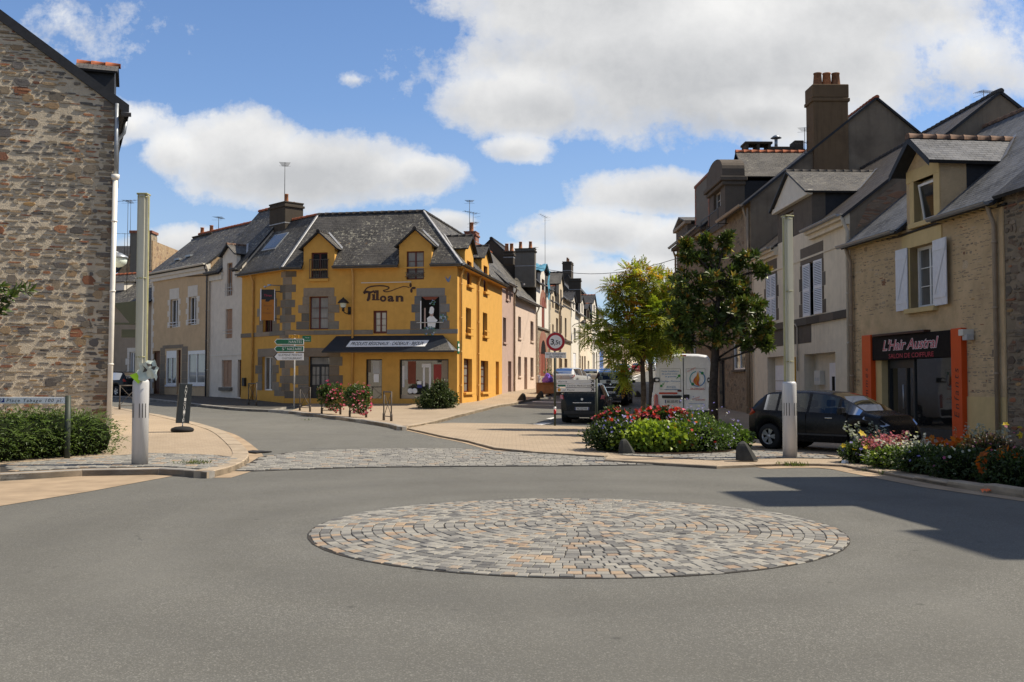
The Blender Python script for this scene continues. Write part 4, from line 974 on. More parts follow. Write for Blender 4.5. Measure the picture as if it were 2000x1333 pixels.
def clip(poly, ax, v, keep_hi):
    out = []
    for a, b in zip(poly, poly[1:]+poly[:1]):
        ia = (a[ax] >= v) == keep_hi; ib = (b[ax] >= v) == keep_hi
        if ia: out.append(a)
        if ia != ib: t = (v-a[ax])/(b[ax]-a[ax]); out.append(tuple(a[k]+(b[k]-a[k])*t for k in range(2)))
    return out
OC = Vector((-2.57, 48.0)); OB = Vector((-11.0, 49.6)); OA = Vector((-13.95, 52.75)); OD = Vector((-.57, 58.72))
def ochre_house():
    zr0 = H(OC.x, OC.y); root = empty('corner_shop', (OC.x, OC.y, zr0), 0, 'ochre rendered corner shop with slate canopy and black lettering', 'shop')
    rl = Vector((OC.x, OC.y, zr0)); FW, FF, FS = Facade(OA, OB, rl), Facade(OB, OC, rl), Facade(OC, OD, rl)
    ze, d = 7.42, 2.3; slp = 1.16; zr = ze+d*slp; zb = .1; over = .3
    def off(p, n1, n2, k): m = (n1+n2)/(1+n1.dot(n2)); return p+m*k
    eav = lambda k: [OA+FW.n*k, off(OB, FW.n, FF.n, k), off(OC, FF.n, FS.n, k), OD+FS.n*k]
    E, R, Bk = eav(-over), eav(d), eav(2*d)
    o1 = FF.rect(608, 639.6, 493.5, 545); o2 = FF.rect(794, 828, 491, 546.5)
    w1 = FF.rect(604, 641, 579.5, 644); w2 = FF.rect(729, 756, 607, 652); dr = FF.rect(603, 643, 697, 790); dr[2] = H(-9, 49.2)+.14
    dw = FF.rect(714.5, 746, 702, 788); sw = FF.rect(780, 876, 702, 783)
    gw = FW.rect(512, 532, 697, 763); uw = FW.rect(513.6, 532.5, 585, 650)
    s_at = [FS.rect(912, 921, 511, 558), FS.rect(944.5, 952, 520, 571)]; s_1 = [FS.rect(910, 920, 602, 652), FS.rect(943, 951.7, 611.5, 657)]; s_0 = [FS.rect(905.7, 922, 701, 766.5), FS.rect(939, 953.6, 705, 766)]; sdoor = FS.rect(968.3, 974.5, 706.6, 772)
    mb = MB(FF.T); oc = M['ochre']
    holed(mb, 0, FF.w, zb, ze, [o1, o2, w1, w2, dr, dw, sw], oc, 0, .22)
    mb.T = FW.T; holed(mb, 0, FW.w, zb, ze, [gw, uw], oc, 0, .25); mb.face([(0, 2*d, zb), (0, 0, zb), (0, 0, ze), (0, d, zr), (0, 2*d, ze)], oc)
    mb.T = FS.T; holed(mb, 0, FS.w, zb, ze, s_at+s_1+s_0+[sdoor], oc, 0, .26); mb.face([(FS.w, 0, zb), (FS.w, 2*d, zb), (FS.w, 2*d, ze), (FS.w, d, zr), (FS.w, 0, ze)], M['chim'])
    for F in (FW, FF, FS): mb.T = F.T; mb.box(-.005 if F is not FW else 0, F.w, -.035, 0, ze-.40, ze-.33, M['ochre_trim'], skip='k'); mb.box(0, F.w, -.02, 0, zb, H(*F.world(F.w/2, 0, 0)[:2])+.35, M['ochre_trim'], skip='k')
    mb.build('wall', root)
    D1 = (FF.px(593, 505)[0], FF.px(653.5, 505)[0]); D2 = (FF.px(779.5, 505)[0], FF.px(843, 505)[0]); zt1 = FF.px(620, 482)[1]; za1 = FF.px(621, 453.5)[1]
    SD1 = (FS.px(908, 520)[0], FS.px(924.5, 520)[0]); SD2 = (FS.px(940.5, 530)[0], FS.px(955, 530)[0]); zts, zas = zt1+.02, za1-.05
    rf = MB()
    def loc(F, p): v = p-F.P; return (v.dot(F.d), v.dot(F.n))
    for F, i, dl in ((FW, 0, []), (FF, 1, [(D1, zt1), (D2, zt1)]), (FS, 2, [(SD1, zts), (SD2, zts)])):
        trap = [loc(F, E[i]), loc(F, E[i+1]), loc(F, R[i+1]), loc(F, R[i])]; rf.T = F.T
        cuts = sorted([v for (a, b), _ in dl for v in (a, b)]); xs = [-50]+cuts+[50]
        for k in range(len(xs)-1):
            pl = clip(clip(trap, 0, xs[k], True), 0, xs[k+1], False)
            if k % 2 == 1: pl = clip(pl, 1, (dl[k//2][1]-ze)/slp-.02, True)
            if len(pl) > 2: slab(rf, [(x, y, ze+slp*y+.06) for x, y in pl], .09, M['slate'], M['slate_black'])
        bk = [loc(F, R[i]), loc(F, R[i+1]), loc(F, Bk[i+1]), loc(F, Bk[i])]
        slab(rf, [(x, y, zr-slp*(y-d)+.06) for x, y in bk], .09, M['slate'], M['slate_black'])
        a, b = loc(F, R[i]), loc(F, R[i+1]); ridge_tiles(rf, (*a, zr+.09), (*b, zr+.09), 'ridge_red' if F is FW else 'ridge_dark', .10, .36)
    rf.T = Matrix.Translation((-rl.x, -rl.y, -rl.z))
    for k in (1, 2):       # lead on the hips
        a = Vector((*E[k], ze-slp*over+.12)); b = Vector((*R[k], zr+.12)); s_ = (b-a).cross(Vector((0, 0, 1))).normalized()*.05
        rf.face([a-s_, a+s_, b+s_, b-s_], M['lead']); dn = Vector((0, 0, -.05)); rf.face([a-s_, b-s_, b-s_*1.4+dn, a-s_*1.4+dn], M['lead']); rf.face([a+s_*1.4+dn, b+s_*1.4+dn, b+s_, a+s_], M['lead'])
    roof = rf.build('roof', root)
    sk = MB(FW.T); x0, x1 = FW.px(518, 487, 1.0)[0], FW.px(545, 487, 1.0)[0]; y0, y1 = .75, 1.55
    zz = lambda y: ze+slp*y+.13
    slab(sk, [(x0, y0, zz(y0)), (x1, y0, zz(y0)), (x1, y1, zz(y1)), (x0, y1, zz(y1))], .10, M['zinc']); g = .07
    sk.face([(x0+g, y0+g, zz(y0+g)+.012), (x1-g, y0+g, zz(y0+g)+.012), (x1-g, y1-g, zz(y1-g)+.012), (x0+g, y1-g, zz(y1-g)+.012)], M['glass_grey']); sk.build('roof_window', root)
    for (a, b), z, top, win, zap, F in ((D1, zt1, 0, o1, za1, FF), (D2, zt1, 0, o2, za1, FF), (SD1, zts, 0, s_at[0], zas, FS), (SD2, zts, 0, s_at[1], zas, FS)):
        dormer(F, root, a, b, ze, slp, z, zap, 'ochre', win, 'slate_black', 'slate', 'ridge_dark', 'maroon', 'glass_curtain' if F is FF and win is o2 else 'glass', 2, 3 if win is o2 else 1, .20, .20, 0, 0, .5, .15)
    gut = MB()
    for F, cuts, l, h in ((FW, [], 0, FW.w+.1), (FF, [D1, D2], -.1, FF.w+.25), (FS, [], -.25, FS.w)):
        xs = l
        for a, b in cuts+[(h, h)]:
            gut.T = F.T; r_ = .07; n = 7; RR_ = []
            for x in (xs, a): RR_.append([gut.P((x, -over-r_+r_*math.cos(PI+PI*k/6), ze-slp*over+.10+r_*math.sin(PI+PI*k/6))) for k in range(n)])
            for k in range(n-1): gut.fi((RR_[0][k], RR_[1][k], RR_[1][k+1], RR_[0][k+1]), M['zinc_dark'], smooth=True)
            gut.box(xs, a, -over+.0, -over+.03, ze-slp*over-.02, ze-slp*over+.14, M['zinc_dark']); gut.box(xs, a, -over, 0, ze-slp*over-.03, ze-slp*over-.015, M['ochre_trim'])
            xs = b
    gut.build('gutter', root)
    for F, rr, big in ((FF, w1, .42), (FW, uw, .36)): surround(F, root, rr, 'granite', big, .62, .36, .40, topx=.30)
    surround(FF, root, dr, 'granite', .42, .75, .55, .42, topx=.55); surround(FW, root, gw, 'granite', .40, .62, .40, .38, topx=.45)
    q = MB(FF.T); ztop = FF.px(556, 527)[1]; quoins(q, 0, zb, ztop, 1, 'granite', .50, .30, .36); q.T = FW.T; quoins(q, FW.w, zb, ztop, -1, 'granite', .46, .28, .36); q.build('quoins', root)
    gb = MB(FF.T); z_ = zb
    for row in range(3):
        x = .5
        while x < dr[0]-.35: L = min(random.uniform(.5, .9), dr[0]-.3-x); gb.bbox(x, x+L-.006, -.010, .02, z_, z_+.42, M['granite'], .006, gt()); x += L
        z_ += .425
    gb.T = FW.T; gb.bbox(gw[1]+.2, FW.w-.3, -.010, .02, zb, zb+1.3, M['granite'], .006); gb.build('stone_plinth', root)
    zb0, zb1 = FF.px(700, 653.6)[1], FF.px(700, 645)[1]
    for F, a, b in ((FF, 0, w2[0]-.0), (FF, w2[1], FF.w+.03), (FW, -.03, FW.w)): band(F, root, a, b, zb0, zb1, 'granite_grey' if (F is FF and a > 1) else 'granite', .035)
    window(FF, root, w1, 'maroon', 'glass_curtain', .17, 2, 3, None); window(FF, root, w2, 'maroon', 'glass_curtain', .17, 2, 3, None, fw=.09)
    window(FW, root, gw, 'pvc', 'glass_grey', .2, 2, 1, None); window(FW, root, uw, 'maroon', 'glass', .2, 2, 1)
    door(FF, root, dr, 'navy_paint', .2, .52, 'glass_curtain', .36, 1, cols=2)
    window(FF, root, dw, 'black', 'shop_glass', .16, 1, 1, None, fw=.05); 
    so_ = window(FF, root, sw, 'black', 'shop_glass', .16, 1, 1, None, fw=.06, name='shop_window')
    goods = MB(FF.T); yv = .15; L_ = lambda u, v: FF.px(u, v, .15)
    for (u0, u1, v0, v1, m) in ((786,790,715,757,'white_paint'),(790,796,703,742,'grey_paint'),(797,812,706,750,'brickred_paint'),(824,842,711,718,'white_paint'),(826,830,718,755,'white_paint'),(838,842,718,760,'white_paint'),(847,862,712,752,'red_paint'),(863,874,704,752,'grey_wall'),(815,823,745,751,'sign_white'),(815,824,752,758,'sign_blue'),(784,830,771,779,'beige_light'),(730,740,731,747,'sign_white'),(728,742,705,730,'grey_paint'),(718,724,703,728,'brown_wall')):
        x0, zt = L_(u0, v0); x1, zz_ = L_(u1, v1); goods.box(x0, x1, .148, .153, zz_, zt, M[m])
    cx, cz = L_(806, 764)
    for dx in (-.12, .1): goods.lathe([(.10, 0), (.13, 0), (.13, .006), (.10, .006)], M['sign_white'], (cx+dx, .143, cz), 16, axis='y')
    goods.build('window_display', so_)
    for F, L, fm, gm, sl in ((FS, s_1, 'brown_paint', 'glass_grey', 'ochre_trim'), (FS, s_0, 'maroon', 'glass_curtain', 'ochre_trim')):
        for w in L: window(F, root, w, fm, gm, .25, 2, 2 if L is s_1 else 4, sl, .14)
    for w in s_at:
        s_ = MB(FS.T); s_.bbox(w[0]-.08, w[1]+.08, -.14, .05, w[2]-.12, w[2], M['ochre_trim'], .012); s_.build('sill', root)
    for w in s_1:          # low guard bar in front of each first-floor window
        s_ = MB(FS.T); s_.bbox(w[0]-.05, w[1]+.05, -.14, -.09, w[2]+.22, w[2]+.28, M['ochre_trim'], .01); s_.build('guard_bar', root)
    door(FS, root, sdoor, 'ochre_trim', .2, 0, panels=2)
    b = MB(FF.T); x0, x1 = o1[0]-.06, o1[1]+.06; z1 = FF.px(624, 507)[1]; z0 = o1[2]-.02
    b.box(x0, x1, -.10, -.07, z1-.03, z1, M['rust_iron']); b.box(x0, x1, -.10, -.07, z0+.04, z0+.07, M['rust_iron'])
    for k in range(11): x = x0+.015+(x1-x0-.03)*k/10; b.box(x-.011, x+.011, -.095, -.075, z0+.05, z1-.01, M['rust_iron'])
    for x in (x0, x1): b.box(x-.012, x+.012, -.09, .06, z1-.03, z1-.005, M['rust_iron']); b.box(x-.012, x+.012, -.09, .06, z0+.04, z0+.065, M['rust_iron'])
    b.box(x0-.02, x1+.02, -.12, .05, o1[2]-.12, o1[2]-.003, M['ochre_trim']); b.build('balcony_rail', root)
    b = MB(FF.T); zc = FF.px(810, 537)[1]; x0, x1 = o2[0], o2[1]
    for z in (zc-.09, zc+.09): b.box(x0-.06, x1+.06, -.06, -.04, z-.012, z+.012, M['rust_iron'])
    n = 6
    for k in range(n): b.lathe([(.055, 0), (.075, 0), (.075, .015), (.055, .015)], M['rust_iron'], (x0+(x1-x0)*(k+.5)/n, -.06, zc), 10, axis='y')
    b.build('window_guard', root)
    c = MB(FF.T); pr = .80; xt0, zt_ = FF.px(657, 657); xt1, _ = FF.px(865, 657); xb0, zb_ = FF.px(628, 686.5, -pr); xb1, _ = FF.px(887, 686.5, -pr)
    A = [(xt0, -.01, zt_), (xt1, -.01, zt_), (xb0, -pr, zb_), (xb1, -pr, zb_)]; sb = M['navy_paint']; e0 = (xb0, -.01, zb_); e1 = (xb1, -.01, zb_)
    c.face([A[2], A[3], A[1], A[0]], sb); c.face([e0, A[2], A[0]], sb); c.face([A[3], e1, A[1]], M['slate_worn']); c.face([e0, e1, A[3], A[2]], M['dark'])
    c.box(xb0, xb1, -pr-.01, -pr+.02, zb_-.07, zb_-.002, sb)
    lerp = lambda a, b, t: tuple(a[i]+(b[i]-a[i])*t for i in range(3))
    p0 = lerp(A[2], A[3], .80); p1 = lerp(A[3], A[1], .55); up = Vector((0, -.006, .006)); c.face([Vector(p0)+up, Vector(A[3])+up, Vector(p1)+up], M['slate_worn'])
    p2 = Vector(A[3])+Vector((-.12, 0, 0)); p3 = Vector(A[3]); c.face([p2+up*2, p3+up*2+Vector((.02, 0, 0)), Vector(p1)+up*2+Vector((.05, 0, 0)), Vector(p1)+up*2+Vector((-.05, 0, -.02))], M['lead'])
    cano = c.build('canopy', root)
    s_ = MB(FF.T); N = (Vector(A[1])-Vector(A[0])).cross(Vector(A[0])-Vector(A[2])).normalized()
    if N.y > 0: N = -N
    def on(u, t): return lerp(lerp(A[2], A[3], u), lerp(A[0], A[1], u), t)
    a = on(.165, .27); b_ = on(.795, .27); c2 = on(.812, .65); d2 = on(.170, .65); X = Vector(b_)-Vector(a); Zv = (Vector(A[0])+Vector(A[1])-Vector(A[2])-Vector(A[3])); Zv = (Zv-X.normalized()*Zv.dot(X.normalized())).normalized()
    sk_ = Zv*((Vector(d2)-Vector(a)).length); sh = X.normalized()*.12
    P4 = [Vector(a), Vector(a)+X, Vector(a)+X+sk_+sh, Vector(a)+sk_+sh]; s_.face([p+N*.012 for p in P4], M['sign_white']); s_.face([p+N*.002 for p in P4][::-1], M['sign_white'])
    for i in range(4): s_.face([P4[i]+N*.002, P4[(i+1) % 4]+N*.002, P4[(i+1) % 4]+N*.012, P4[i]+N*.012], M['sign_white'])
    ctr = sum(P4, Vector())/4+N*.016; s_.text('PRODUITS RÉGIONAUX - CADEAUX - BIJOUX', ctr, X.length*.925, sk_.length*.52, M['sign_black'], X, Zv, shear=.22, bold=.012); s_.build('shop_sign', cano)
    n_ = MB(FF.T); lb = M['letter_brown']
    def serif(ch, u, ub, vt, vb):
        x0, zt_ = FF.px(u, vt); x1, zz_ = FF.px(ub, vb); n_.text(ch, ((x0+x1)/2, -.012, (zt_+zz_)/2), x1-x0, (zt_-zz_)*1.3, lb, bold=.04)
    x0, ztop_ = FF.px(713, 573); x1, zbot_ = FF.px(788, 587.5); hh = ztop_-zbot_
    def stroke(uv, w):
        pts = [Vector((FF.px(u, v)[0], -.014, FF.px(u, v)[1])) for u, v in uv]; fine = []
        for i in range(len(pts)-1):
            pa, pb, pc, pd = pts[max(i-1, 0)], pts[i], pts[i+1], pts[min(i+2, len(pts)-1)]
            for k in range(5):
                t = k/5; fine.append(.5*((2*pb)+(pc-pa)*t+(2*pa-5*pb+4*pc-pd)*t*t+(3*pb-pa-3*pc+pd)*t**3))
        fine.append(pts[-1]); m_ = len(fine)
        ws = [w[0]+(w[1]-w[0])*min(1, i/(m_/2)) if i < m_/2 else w[1]+(w[2]-w[1])*(i-m_/2)/(m_/2) for i in range(m_)]
        L = []; R2 = []
        for i, p in enumerate(fine):
            dv = (fine[min(i+1, m_-1)]-fine[max(i-1, 0)]).normalized(); nn = Vector((-dv.z, 0, dv.x))*ws[i]/2; L.append(p+nn); R2.append(p-nn)
        for i in range(m_-1): n_.face([R2[i], R2[i+1], L[i+1], L[i]], lb)
    stroke([(710,573),(716,570.5),(724,571.5),(731,568.5)], (.14, .11, .07))                      # bar of the T
    stroke([(711.5,573),(713,568),(719,562),(733,559),(750,559),(760,562),(756,566),(749,568),(754,570.5),(764,568.5),(780,562.5),(790,560),(800,562.5)], (.07, .05, .03))
    stroke([(721.5,572),(721,580),(719.5,585.5),(716.5,587)], (.12, .15, .08))                 # stem of the T
    for u0, u1, vt, vb in ((728.5,731.5,575,587),(734.5,739.5,567.5,587)):                     # i and l
        xa, za_ = FF.px(u0, vt); xb, zc_ = FF.px(u1, vb); n_.box((xa+xb)/2-.065, (xa+xb)/2+.065, -.012, -.002, zc_, za_, lb); n_.box(xa-.05, xb+.05, -.0125, -.002, zc_, zc_+.05, lb); n_.box(xa-.06, (xa+xb)/2, -.0125, -.002, za_-.05, za_, lb)
    xa, za_ = FF.px(732, 571.5); n_.lathe([(.06, -.014), (.06, -.002)], lb, (xa, 0, za_), 10, axis='y')
    for ch, u0, u1 in (('o', 742, 755), ('a', 757, 770), ('n', 773, 788)): serif(ch, u0, u1, 575.5, 587)
    for (u, v, a) in ((802,557.5,90),(803.5,568,90),(808,563,0)):
        x, z = FF.px(u, v); t = math.radians(a); pts = [(x+.11*math.cos(k)*math.cos(t)-.06*math.sin(k)*math.sin(t), z+.11*math.cos(k)*math.sin(t)+.06*math.sin(k)*math.cos(t)) for k in np.linspace(0, 2*PI, 13)[:-1]]; n_.prism(pts, -.014, -.003, lb)
    n_.build('shop_lettering', root)
    lr = MB(FF.T); xa, z = FF.px(707, 553.5); xb, _ = FF.px(805, 553.5); lr.bbox(xa, xb, -.16, -.12, z-.02, z+.02, M['off_white'], .01)
    for x in (xa+.3, (xa+xb)/2, xb-.3): lr.box(x-.01, x+.01, -.13, 0, z-.008, z+.008, M['off_white'])
    lr.build('sign_light_bar', root)
    mu = MB(FF.T); y = -.008
    def flat(pts, m, k=0): mu.face([(FF.px(u, v)[0], y-.0035*k, FF.px(u, v)[1]) for u, v in pts][::-1], M[m])
    rc = lambda a, b, c, d: [(a, c), (b, c), (b, d), (a, d)]
    flat(rc(820, 861, 577, 645), 'granite_grey'); flat(rc(823, 858, 580, 643), 'dark', 1); flat([(824,580),(857,580),(850,586),(831,586)], 'brickred_paint', 2); flat(rc(828.5, 831.5, 602, 640), 'mauve_wall', 2); flat(rc(821, 823, 588, 643), 'sign_white', 2)
    flat([(838,612),(840,601),(843,599),(846,600),(848,604),(847,612)], 'sign_white', 3); flat([(839,612),(847,612),(846,618),(843,620),(840,618)], 'mauve_wall', 3); flat([(834,622),(839,618),(847,618),(852,624),(850,640),(836,640)], 'sign_white', 3); flat([(850,622),(855,626),(852,630),(848,628)], 'sign_white', 4); flat([(839,612.6),(842.6,614.2),(846.6,612.6),(843,611.6)], 'sign_white', 4)
    fl = random.Random(4)
    for (uc, vc, ru, rv, n) in ((839, 647, 15, 9, 90), (866, 622, 9, 7, 45), (846, 592, 7, 5, 18)):
        for k in range(n):
            a, rr = fl.random()*6.28, fl.random()**.5; u, v = uc+ru*rr*math.cos(a), vc+rv*rr*math.sin(a); s2 = fl.uniform(.8, 1.7); flat([(u-s2, v), (u, v-s2), (u+s2, v), (u, v+s2)], fl.choice(['mural_leaf', 'mural_leaf', 'mural_flower', 'mural_pale']), 5+k % 4)
    flat([(869,540),(875,546),(881,537),(879,547),(877,552),(873,550)], 'mural_bird', 1); mu.box(FF.px(814, 630)[0], FF.px(866, 630)[0], -.05, -.03, FF.px(840, 631)[1], FF.px(840, 629.6)[1], M['alu'])
    mu.build('mural', root)
    rr = [FF.px(822, 610)[0], FF.px(860, 610)[0], FF.px(840, 643)[1], FF.px(840, 578)[1]]; surround(FF, root, rr, 'granite_grey', .36, .46, .30, .42, topx=.22)
    zg = lambda F, x: H(*F.world(x, 0, 0)[:2])+.12
    for F, u, m in ((FW, 496.5, 'pipe_ochre'), (FF, 690, 'pipe_ochre'), (FS, 897.5, 'pipe_ochre'), (FS, 931.5, 'pipe_ochre')):
        x = F.px(u, 600)[0]; pipe(F, root, x, ze-.25, zg(F, x), m, .055, -.08)
    pl = MB(FS.T); x, z = FS.px(892.5, 678); pl.box(-.0, .38, -.03, 0, z-.3, z+.28, M['sign_green']); pl.box(.06, .32, -.034, -.03, z+.02, z+.16, M['sign_white']); pl.box(.06, .32, -.034, -.03, z-.2, z-.06, M['sign_white']); pl.build('number_plate', root)
    xa, xb = FW.px(500, 430, d)[0], FW.px(558, 430, d)[0]; zc = FW.px(530, 408, d)[1]
    ch = chimney(FW, root, -.45, 1.15, d-.5, d+.6, ze+1.2, zc, 'chim', 1, 'pot', .55, .12)
    antenna(FW, root, .25, d, zc-.3, FW.px(517, 330, d)[1], 2.6, 1.3, 9)
    xa = FS.px(921, 460, d)[0]; zc = FS.px(921, 456, d)[1]
    chimney(FS, root, xa-.45, xa+.5, d-.35, d+.35, zr-.8, zc, 'brick', 1, 'pot', .6, .13, 'brick'); antenna(FS, root, xa-.1, d+.1, zc, zc+2.0, .2, .9, 6)
    return root, FW, FF, FS
M['mural_leaf'] = plain('mural_green', (.10, .22, .12), .8, .2); M['mural_flower'] = plain('mural_blue', (.22, .34, .55), .8, .2); M['mural_pale'] = plain('mural_white', (.5, .55, .6), .8, .2); M['mural_bird'] = plain('mural_bird_blue', (.16, .24, .40), .8, .2)
O_root, FW, FF, FS = ochre_house()
def lantern():
    x, z = FF.px(678, 598); w = FF.world(x, -.02, z); r = empty('wall_lantern', w, math.atan2(FF.d.y, FF.d.x), 'black wall lantern with domed cap between the upper shop windows', 'lantern')
    m = M['black']; b = MB(); b.bbox(.05, .20, -.02, .02, -.42, -.05, m, .01); b.tube([(.12, -.02, -.30), (.10, -.25, -.40), (.0, -.38, -.34), (-.05, -.38, -.12)], .025, m); b.lathe([(.02, -.30), (.07, -.24), (.05, -.14), (.11, -.10)], m, (-.05, -.38, 0), 12); b.build('bracket', r)
    g = MB(); g.lathe([(.11, -.10), (.17, .10), (.16, .12)], M['paper'], (-.05, -.38, 0), 10, smooth=False); g.build('lamp_glass', r)
    c = MB(); c.lathe([(.28, .10), (.27, .13), (.18, .24), (.06, .33), (.03, .37), (.0, .40)], m, (-.05, -.38, 0), 14); c.build('cap', r)
lantern()
def hanging_sign():
    p = FW.world(FW.px(528, 605)[0], 0, 0); Y = p.y-1.0
    a = at(511, 566, Y); b = at(535, 626, Y); c = (a+b)/2; r = empty('hanging_sign', (c.x, c.y, c.z), math.radians(8), 'black and orange hanging sign in a white frame on the ochre wall', 'sign'); w, h = (b.x-a.x)/2, (a.z-b.z)/2
    s = MB(); s.box(-w, w, -.03, .03, -h, h, M['salon_sign']); s.box(-w, w, -.034, -.03, h*.35, h, M['sign_black'])
    pts = [(-w, h*.35), (-w*.3, h*.36), (-w*.4, h*.22), (w*.1, h*.2), (w*.45, h*.33), (w, h*.36), (w, h*.6), (-w, h*.6)]; s.prism(pts, -.0345, -.030, M['sign_black'])
    s.text('Tiloan', (0, -.037, h*.62), w*1.2, h*.14, M['salon_red']); s.text('Bijoux', (0, -.034, -.05*h), w*1.2, h*.09, M['brown_paint']); s.text('&', (0, -.034, -.28*h), w*.25, h*.09, M['brown_paint']); s.text('Cadeaux', (0, -.034, -.52*h), w*1.4, h*.09, M['brown_paint']); s.build('panel', r)
    f = MB(); f.box(-w-.05, -w, -.05, .05, -h-.03, h+.03, M['white_paint']); f.box(w, w+.03, -.05, .05, -h-.03, h+.03, M['white_paint']); f.build('frame', r)
    k = MB(); k.tube([(w+.05, 0, h*.9), (w+.35, .35, h*.9)], .02, M['iron']); k.tube([(w+.05, 0, -h*.9), (w+.35, .35, -h*.9)], .02, M['iron']); k.tube([(w+.45, .35, h*1.3), (w*.4, -.1, h*1.28), (-w*.2, -.2, h*1.16)], .025, M['alu']); k.cyl((w*.5, -.05, h*1.3), (w*.0, -.12, h*1.26), .05, .05, M['alu'], 8); k.cyl((-w*.3, -.2, h*1.2), (-w*.5, -.2, h*1.1), .05, .06, M['alu'], 8); k.build('bracket', r)
M['salon_sign'] = plain('amber_sign_face', (.40, .15, .02), .5, .3, var=.08)
hanging_sign()
WD = (OA-OB).normalized()
def white_house():
    P = OA+WD*3.55; r, F = house('narrow_house', 'narrow white rendered house with tan shutters beside the ochre shop', P, OA); ze, d = F.px(450, 521)[1], 6.0; zr = ze+3.5
    g = F.rect(433, 452.5, 704, 756); dr = F.rect(464, 476.5, 703, 783); dr[2] = H(P.x, P.y)+.1; u1 = F.rect(440.5, 453.7, 604, 661); at_ = F.rect(443, 453.7, 514, 578)
    shell(F, r, ze, zr, d, 'white_wall', [g, dr, u1, at_], .5, None, .22); dx = (F.px(435, 520)[0], F.px(462, 520)[0])
    gable_roof(F, r, F.w, ze, zr, d, .5, .3, .05, 'slate', 'ridge_red', [(dx[0], dx[1], F.px(450, 497)[1])])
    dormer(F, r, dx[0], dx[1], ze, (zr-ze)/(d*.5), F.px(450, 497)[1], F.px(447, 479)[1], 'off_white', at_, 'slate_black', 'slate_worn', 'ridge_brown', 'tan_shutter', 'glass_grey', 2, 1, .14, .2)
    for q in (g, u1):
        xm = (q[0]+q[1])/2; sh = F.mb()
        for a, b in ((q[0], xm-.006), (xm+.006, q[1])): sh.bbox(a, b, .10, .14, q[2], q[3], M['tan_shutter'], .008); sh.bbox(a+.08, b-.08, .085, .10, q[2]+.15, q[3]-.15, M['tan_shutter'], .006)
        sh.build('shutter', r)
    door(F, r, dr, 'brown_paint', .18, 0, panels=2, transom=.3)
    s = F.mb(); s.bbox(g[0]-.1, g[1]+.1, -.14, .04, g[2]-.2, g[2]-.02, M['chim_grey'], .01); s.build('sill', r)
    b = F.mb(); 
    for q in (u1, at_):
        for z in (q[2]+.25, q[2]+.42): b.box(q[0]-.15, q[1]+.15, -.09, -.07, z-.012, z+.012, M['grey_paint'])
    for x in np.linspace(at_[0], at_[1], 4): b.box(x-.01, x+.01, -.09, -.07, at_[2]-.02, at_[2]+.65, M['grey_paint'])
    b.build('window_guard', r); gutter(F, r, 0, dx[0], ze-.2, -.28, 'zinc_dark'); gutter(F, r, dx[1], F.w, ze-.2, -.28, 'zinc_dark')
    c = F.mb(); c.box(0, dx[0], -.10, 0, ze-.62, ze-.25, M['off_white']); c.box(dx[1], F.w, -.10, 0, ze-.62, ze-.25, M['off_white']); z = F.px(440, 694)[1]; c.box(0, F.w, -.02, 0, z-.03, z+.03, M['off_white']); c.build('cornice', r)
    m = F.mb(); x, z = F.px(479, 746); m.bbox(x-.12, x+.12, -.14, 0, z-.22, z+.2, M['iron'], .01); m.build('letter_box', r)
    return P
PWH = white_house()
